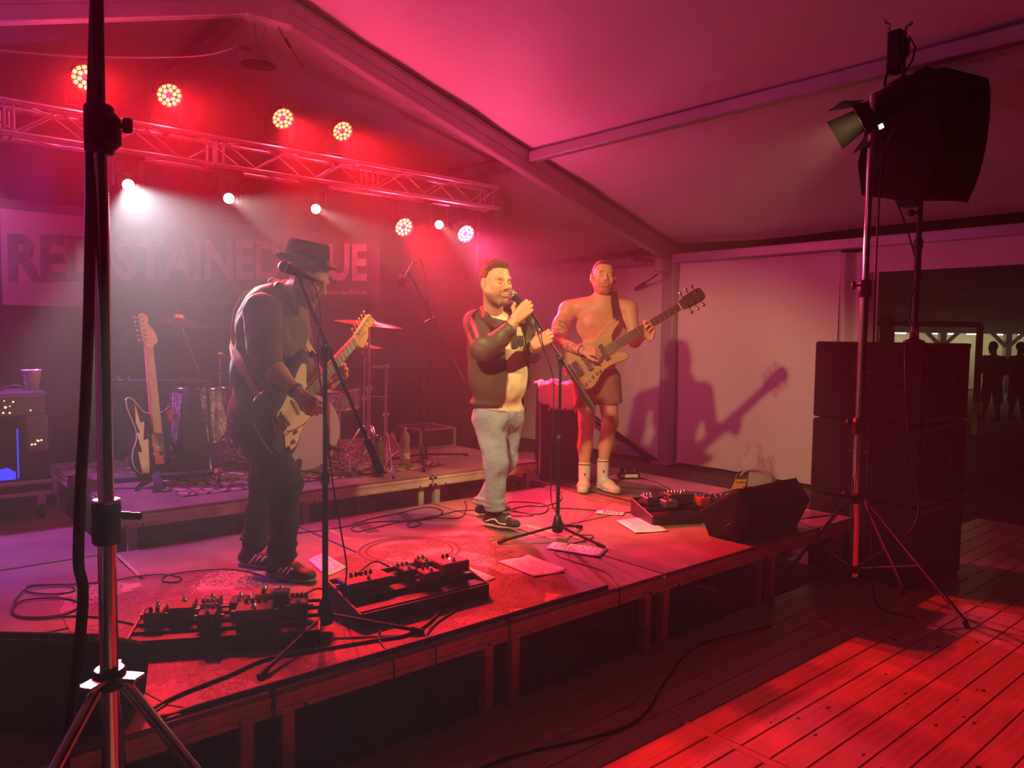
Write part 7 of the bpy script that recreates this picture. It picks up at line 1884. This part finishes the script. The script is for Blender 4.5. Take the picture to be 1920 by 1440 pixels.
me = text_mesh('pedaltrain-2', 0.042, basis((0.02, -0.33/2-0.0125, 0.020), (1, 0, 0), (0, 0, 1)), 0.0006, 0.9, 0.001, 'CENTER'); mat('logo_dim', (0.28, 0.24, 0.24), 0.5); me.materials.append(MATS['logo_dim']); add('lettering', me, pb2)
G = 'pedals on the named pedalboard'
spec = [(-0.21, 0.07, 0.24, 0.14, 0.045, 'pedal_grey', 5, 'long grey switching pedal with a row of knobs on the named pedalboard', None), (0.02, 0.075, 0.075, 0.12, 0.05, 'pedal_black', 3, 'small black effect pedal between two wide pedals on the named board', None),
        (0.09, -0.02, 0.09, 0.10, 0.045, 'pedal_red', 2, 'small red-lit effect pedal at the middle of the named pedalboard', None), (0.25, 0.03, 0.16, 0.14, 0.060, 'pedal_red', 2, 'wide red effect pedal with a yellow glowing lamp', 'display_yellow'), (0.14, 0.10, 0.06, 0.10, 0.06, 'pedal_black', 2, 'narrow black effect pedal with red knob behind the wide red one', None)]
for (x, y, w_, l_, h_, m_, kn, lab, led) in spec: pedal(pb2, lab, x, y, 0.105, 0, w_, l_, h_, m_, kn, G, led)
pb3 = board('pedalboard', 'black pedalboard behind the far wedge monitor', (4.50, 3.42), math.atan2(-0.45, 0.30)+0.55, 0.50, 0.36, 0.05, 0.06, 3)
G = 'pedals behind the far wedge monitor'
spec = [(-0.17, 0.06, 0.09, 0.13, 0.06, 'pedal_black', 3, 'black effect pedal with three knobs at the paper end of the far pedalboard', None), (-0.07, -0.05, 0.10, 0.10, 0.05, 'pedal_grey', 2, 'grey effect pedal at the front of the far pedalboard', None), (0.06, 0.05, 0.20, 0.12, 0.075, 'pedal_black', 6, 'wide black preamp pedal with a row of knobs on the far pedalboard', None), (0.19, -0.05, 0.08, 0.12, 0.06, 'pedal_red', 2, 'small red effect pedal nearest the far wedge monitor', None)]
for (x, y, w_, l_, h_, m_, kn, lab, led) in spec: pedal(pb3, lab, x, y, 0.10, 0, w_, l_, h_, m_, kn, G, led)
fz = gpx((1348, 945)); t = thing('foot_controller', 'small black foot controller with lit buttons behind the far wedge monitor', 'foot controller', (fz[0], fz[1], STAGE_Z), -0.5)
MB().box((0, 0, 0.03), (0.26, 0.12, 0.05), bev=0.008).build('housing', 'pedal_black', t)
for k in range(4): MB().lathe([(0.011, 0), (0.011, 0.012), (0, 0.013)], (-0.09+k*0.06, -0.02, 0.055), n=10).build('button', 'pedal_red', t)
for k in range(5): MB().box((-0.10+k*0.05, 0.03, 0.066), (0.025, 0.03, 0.022), bev=0.003).build('switch_block', 'pedal_black', t)
# power strip near the bassist
ps = gpx((1178, 897)); t = thing('power_strip', 'black power strip with plugs on the deck beside the bassist shoe', 'power strip', (ps[0], ps[1], STAGE_Z), -0.6)
MB().box((0, 0, 0.03), (0.20, 0.07, 0.055), bev=0.006).build('housing', 'black_plastic', t)
MB().box((0, -0.036, 0.03), (0.16, 0.003, 0.03)).build('label_plate', 'cream_white', t)
for k in range(3): MB().cyl((-0.06+k*0.06, 0.0, 0.055), (-0.06+k*0.06, 0.01, 0.095), 0.018, n=10).build('plug', 'black_plastic', t)

# ---- cables on the floor
def loop(c, rx, ry, turns=1.0, a0=0.0, n=14, z=0.0): return [(c[0]+rx*math.cos(a0+2*PI*k/n*1.0), c[1]+ry*math.sin(a0+2*PI*k/n), z) for k in range(int(n*turns)+1)]
g_ = lambda *p: [gpx(q) for q in p]
ground_cable('instrument_cable', g_((340, 1195), (180, 1160), (60, 1162), (24, 1152), (40, 1130), (110, 1124), (150, 1135), (120, 1155), (50, 1160), (22, 1146), (50, 1108, 0.004), (120, 1100, 0.004), (140, 1110), (100, 1117), (52, 1112), (60, 1100), (140, 1098), (210, 1092), (258, 1083), (310, 1080), (340, 1086), (330, 1094), (305, 1092), (312, 1082), (360, 1074), (430, 1070), (480, 1078), (520, 1092), (548, 1092), (560, 1085)), 'black instrument cable coiled in loops beside the near wedge monitor', z=STAGE_Z+0.004)
ground_cable('instrument_cable', g_((480, 1000), (560, 1000), (650, 988), (690, 975), (740, 965), (800, 952), (830, 960), (800, 975), (700, 980), (660, 990), (670, 998), (705, 990), (760, 978), (790, 982), (772, 990), (765, 982), (800, 972), (860, 972), (874, 955), (872, 940)), 'black cable tangled on the deck in front of the drum riser', z=STAGE_Z)
ground_cable('instrument_cable', g_((760, 978), (820, 968), (870, 958), (960, 960), (1010, 965), (1028, 955), (1015, 945), (960, 942), (948, 950), (965, 958), (1000, 968, 0.004), (960, 968), (948, 960), (985, 950), (1020, 950), (1050, 940), (1052, 928), (1042, 918)), 'black cable coiled in two rings behind the singer microphone stand', z=STAGE_Z)
ground_cable('instrument_cable', g_((1026, 953), (1080, 955), (1140, 960), (1195, 962), (1240, 958)), 'black cable leading to the far pedalboard', z=STAGE_Z)
ground_cable('instrument_cable', g_((1185, 893), (1230, 905), (1265, 920), (1320, 925), (1345, 935)), 'black cable from the power strip to the foot controller', z=STAGE_Z)
ground_cable('instrument_cable', g_((1100, 900), (1150, 912), (1210, 918), (1280, 921), (1330, 930)), 'black cable running past the bassist shoes to the far pedals', z=STAGE_Z)
ground_cable('stage_cable', g_((270, 1345), (330, 1310), (430, 1270), (500, 1240), (600, 1222), (700, 1205), (760, 1195), (800, 1175), (830, 1145)), 'long black cable lying along the stage edge under the guitarist microphone stand', r=0.006, z=STAGE_Z+0.004)
ground_cable('stage_cable', [(0.75, 2.66), (1.2, 2.66), (1.8, 2.655), (2.4, 2.66), (2.95, 2.655)], 'thick black cable taped along the very edge of the stage', r=0.010, z=STAGE_Z)
ground_cable('instrument_cable', g_((880, 1095), (872, 1130), (850, 1150), (820, 1170), (800, 1195))+[(1.83, 2.60, -0.04), (1.80, 2.595, -0.20)], 'cable hanging over the stage edge from the named pedalboard', z=STAGE_Z+0.004)
ground_cable('instrument_cable', g_((700, 1115), (708, 1150), (712, 1185), (712, 1205))+[(1.62, 2.60, -0.03), (1.61, 2.595, -0.16)], 'short cable hanging over the stage edge beside the microphone stand leg', z=STAGE_Z+0.004)
ground_cable('pedal_cable', g_((560, 1165, 0.05), (590, 1150, 0.06), (620, 1145, 0.05), (660, 1140, 0.09), (700, 1118, 0.12), (730, 1120, 0.10)), 'patch cable joining the two pedalboards beside the stand', r=0.005, z=STAGE_Z+0.05)
ground_cable('drum_cable', [(p[0], p[1]) for p in [gpx(q, RISER_Z) for q in ((100, 885), (160, 878), (230, 885), (300, 878), (360, 890), (440, 872), (560, 885), (640, 895), (700, 880), (790, 868))]], 'long black cable wandering across the drum riser in front of the kit', z=RISER_Z+0.010)
ground_cable('drum_cable', [(p[0], p[1]) for p in [gpx(q, RISER_Z) for q in ((110, 900), (180, 888), (260, 893), (330, 902), (420, 885), (470, 880), (590, 900), (650, 880), (690, 892), (730, 878))]], 'thin cable lying beside the rug edge on the drum riser', r=0.0035, z=RISER_Z+0.010)
ground_cable('wedge_cable', g_((1462, 975), (1495, 978), (1510, 985))+[(5.03, 2.60, -0.03), (5.02, 2.595, -0.22), (5.0, 2.58, -0.40)], 'cable hanging from the far wedge monitor over the stage end', z=STAGE_Z)
ground_cable('wedge_cable', [(4.98, 2.86, 0.16), (5.06, 2.90, 0.21), (5.12, 2.92, 0.15), (5.10, 2.90, 0.05), (5.18, 2.85, 0.0), (5.35, 2.80, 0.0), (5.55, 2.75, 0.0)], 'cable looping out of the back of the far wedge monitor', z=STAGE_Z)
ground_cable('stage_cable', [at(500, 1190, z=0)[:2] if False else (1.2, 2.2), (1.9, 2.35), (2.6, 2.20), (3.1, 2.38), (3.6, 2.55), (4.2, 2.45)], 'dark cable lying on the boards in front of the stage', r=0.006, z=0.004)

# ---- tote bag with flyer and clear plastic bag by the tent wall
mat('canvas', (0.50, 0.44, 0.38), 0.9, bump=0.4, bscale=60); mat('flyer_yellow', (0.75, 0.42, 0.04), 0.6); mat('flyer_dark', (0.06, 0.05, 0.05), 0.6)
tb = at(1420, 916, z=0.0); tb = np.array([7.70, 4.95, 0.012])
t = thing('tote_bag', 'slumped pale canvas tote bag lying by the tent wall', 'bag', tb)
dB = 9.0
v = Vol(0.012)
bc = Pn(1415, 903, 8.85)
v.ell(bc-Zv*0.02, (0.22, 0.14, 0.15), (Rv, Fv, Zv), 0.05); v.ell(bc+Rv*0.10+Zv*0.02, (0.13, 0.12, 0.10), (Rv, Fv, Zv), 0.05); v.ell(bc-Rv*0.10+Zv*0.04, (0.11, 0.10, 0.10), (Rv, Fv, Zv), 0.05)
t.location = V3((bc[0], bc[1], bc[2]-0.17))
vol_object('bag', [v.mesh()], 'canvas', t, A3(t.location), wrinkle=fold_fn(0.014, 30, 71))
MB().tube(smooth_path([tuple(Pn(px, py, 8.72)-A3(t.location)) for px, py in ((1385, 895), (1400, 882), (1425, 882), (1442, 895), (1448, 908))], 5), 0.012, 6).build('handle', 'canvas', t)
o = MB().quad(tuple(Pn(1370, 918, 8.64)), tuple(Pn(1397, 914, 8.66)), tuple(Pn(1401, 898, 8.70)), tuple(Pn(1379, 899, 8.70))).build('flyer', 'flyer_yellow', solid=0.003); to_local(o); tag(o, 'yellow flyer with a dark photo leaning against the tote bag', 'flyer')
pf = MB().quad(tuple(Pn(1379, 898, 8.69)-A3(o.location)), tuple(Pn(1401, 897, 8.69)-A3(o.location)), tuple(Pn(1403, 883, 8.74)-A3(o.location)), tuple(Pn(1384, 884, 8.74)-A3(o.location))).build('photo', 'flyer_dark', o, solid=0.003)
b = MB()
for k in range(5): b.box(tuple(Pn(1381+4*k, 904, 8.635)-A3(o.location)), (0.018, 0.003, 0.014))
tag(b.build('print_lines', 'flyer_dark', o), kind='stuff')
mat('clear_bag', (0.8, 0.75, 0.7), 0.15, alpha=0.14, bump=0.8, bscale=14)
def pbag(u, v_):
    a = 2*PI*u; r = 0.15*(1-0.55*v_)+0.035*math.sin(5*a+9*v_)+0.02*math.sin(11*a)
    p = Pn(1408, 886, 8.95)+Rv*(r*math.cos(a))+Fv*(0.5*r*math.sin(a))+Zv*(0.36*v_+0.02*math.sin(7*a)); return tuple(p)
o = MB().grid(pbag, 40, 10).build('plastic_bag', 'clear_bag'); to_local(o); tag(o, 'crumpled clear plastic bag standing on the tote bag', 'plastic bag')

# ================================================================== OUTSIDE THE TENT
mat('goal_paint', (0.80, 0.74, 0.50), 0.5); mat('timber', (0.16, 0.10, 0.06), 0.7, var=0.3, vscale=8); mat('pav_wall', (0.42, 0.38, 0.24), 0.8); mat('pav_roof', (0.035, 0.028, 0.028), 0.8)
mat('tube_light', (1, 1, 1), 0.4, emit=(0.95, 1.0, 0.98), estr=6.0); mat('cabinet_steel', (0.16, 0.14, 0.12), 0.5, 0.4); mat('silhouette', (0.012, 0.010, 0.012), 0.9)
ga0 = at(1600, 598, d=14.2); ga1 = at(1838, 609, d=14.6)
t = thing('goal_frame', 'pale square-tube goal frame on the grass outside', 'goal', (ga1[0], ga1[1], 0))
o_ = A3(t.location)
MB().box((0, 0, ga1[2]/2), (0.10, 0.10, ga1[2]), bev=0.01).build('post', 'goal_paint', t)
dv = ga0-ga1; dv[2] = 0; L_ = np.linalg.norm(dv)*1.6; dv /= np.linalg.norm(dv)
MB().box(tuple(dv*L_/2+Zv*(ga1[2]+0.0)), (L_, 0.10, 0.10), Matrix.Rotation(math.atan2(dv[1], dv[0]), 3, 'Z'), bev=0.01).build('crossbar', 'goal_paint', t)
MB().box(tuple(dv*L_+Zv*(ga1[2]/2)), (0.10, 0.10, ga1[2]), bev=0.01).build('post', 'goal_paint', t)
wp_ = at(1665, 590, d=17.0)
o = MB().box((0, 0, wp_[2]/2), (0.24, 0.24, wp_[2]), bev=0.02).build('wooden_post', 'goal_paint'); o.location = (wp_[0], wp_[1], 0); tag(o, 'single pale wooden post standing on the dark grass', 'post')
# pavilion
pc = at(1790, 640, d=27.0)
t = thing('pavilion', 'low timber pavilion with strip lights across the dark grass', 'building', (pc[0], pc[1], 0), math.atan2(-Rv[1]*-1, Rv[0]))
t.rotation_euler = (0, 0, math.atan2(Rv[1], Rv[0]))
zt = at(1790, 618, d=27.0)[2]
MB().box((1.0, 2.4, 1.2), (15.0, 0.12, 2.4)).build('back_wall', 'pav_wall', t)
MB().prism([(-1.2, zt+0.05), (5.0, zt+0.9), (5.0, zt+1.1), (-1.2, zt+0.25)], 16.0, basis((1.0, 0, 0), (0, 1, 0), (0, 0, 1))).build('roof', 'pav_roof', t)
MB().box((1.0, 0, zt-0.02), (15.5, 0.16, 0.22)).build('beam', 'timber', t)
for x in (-0.45, 1.85, 4.2, -2.8):
    p = MB().box((x, 0, zt/2), (0.20, 0.20, zt)).build('timber_post', 'timber', t)
    for s in (-1, 1): MB().cyl((x, 0, zt-0.62), (x+s*0.58, 0, zt-0.08), 0.07, n=6, smooth=False).build('brace', 'timber', p)
for x, w_ in ((-1.75, 0.62), (-0.35, 0.25), (0.25, 0.35), (0.95, 0.40), (2.0, 0.3), (2.9, 0.6)):
    MB().box((x, 0.55, zt-0.14), (w_, 0.07, 0.05), bev=0.01).build('strip_light', 'tube_light', t)
MB().box((1.95, 1.2, 0.95), (0.7, 0.5, 0.06)).box((1.95, 1.3, 0.5), (0.06, 0.06, 0.9)).build('counter', 'pav_wall', t)
for x in (-1.4, 1.0, 3.0): point('pavilion_lamp', tuple(t.matrix_basis @ Vector((x, 1.0, zt-0.35))), 45, (1.0, 0.90, 0.58), 0.1)
def figure(label, px, d, face, lean, bag=True):
    """dark onlooker: one continuous body with clothing as children"""
    p = at(px, 790, d=d); O = np.array([p[0], p[1], 0.0]); t = thing('person', label, 'person', O)
    F = A3(face); F /= np.linalg.norm(F); S = np.cross(Zv, F)
    hc = O+Zv*1.66+F*0.05*lean; nk = O+Zv*1.47
    hv = head_vol(hc, F, Zv, 1.0, nk, 0.06); a = Vol(0.012); hs = []
    for s in (-1, 1):
        sh = O+S*s*0.20+Zv*1.40; el = sh+S*s*0.10-Zv*0.27+F*0.02; wr = el+F*0.16-Zv*0.12-S*s*0.08
        a.cone(sh, el, 0.055, 0.045, 0.04); a.cone(el, wr, 0.043, 0.032, 0.03)
        h_ = Vol(0.006); hand_vol(h_, wr, F*0.5-Zv, -S*s, -s, (0.5, 0.6, 0.4)); hs.append(h_)
        a.cone(O+S*s*0.10+Zv*0.55, O+S*s*0.17+Zv*0.10, 0.066, 0.045, 0.03)
    a.ell(O+Zv*1.2, (0.19, 0.12, 0.28), (S, F, Zv), 0.06)
    vol_object('body', [hv.mesh(), a.mesh()]+[h.mesh() for h in hs], 'skin', t, O, lambda V, i: np.tile(np.array((0.30, 0.17, 0.11)), (len(V), 1)))
    s_ = Vol(0.012); s_.ell(O+Zv*1.22, (0.235, 0.16, 0.30), (S, F, Zv), 0.06); s_.ell(O+Zv*0.98, (0.22, 0.17, 0.18), (S, F, Zv), 0.06)
    for s in (-1, 1): s_.cone(O+S*s*0.20+Zv*1.40, O+S*s*0.30+Zv*1.12, 0.085, 0.07, 0.05)
    vol_object('top', [s_.mesh()], 'silhouette', t, O)
    s_ = Vol(0.012); s_.ell(O+Zv*0.88, (0.19, 0.15, 0.14), (S, F, Zv), 0.05)
    for s in (-1, 1): s_.cone(O+S*s*0.10+Zv*0.85, O+S*s*0.15+Zv*0.46, 0.115, 0.10, 0.05)
    vol_object('shorts', [s_.mesh()], 'silhouette', t, O)
    vol_object('hair', [hair_vol(hc, F, Zv, 1.0, 0.016, (0.08, 0.08), (-0.08, -0.07)).mesh()], 'silhouette', t, O)
    for s in (-1, 1): f0 = O+S*s*0.17-F*0.06+Zv*0.002; shoe(t, O, f0, f0+F*0.28, Zv, 0.10, 'silhouette', 'silhouette')
    if bag:
        w_ = Vol(0.014); w_.ell(O+Zv*1.20-F*0.20, (0.17, 0.11, 0.26), (S, F, Zv), 0.05); bo = vol_object('backpack', [w_.mesh()], 'silhouette', None, O); bo.location = V3(O); tag(bo, 'dark backpack worn by the broad onlooker outside', 'backpack')
figure('broad dark onlooker in shorts with a backpack standing outside', 1857, 17.6, (-0.75, 0.2, 0), 1)
figure('slim dark onlooker standing outside beside the pavilion post', 1906, 17.8, (-0.5, -0.8, 0), 0.5, False)
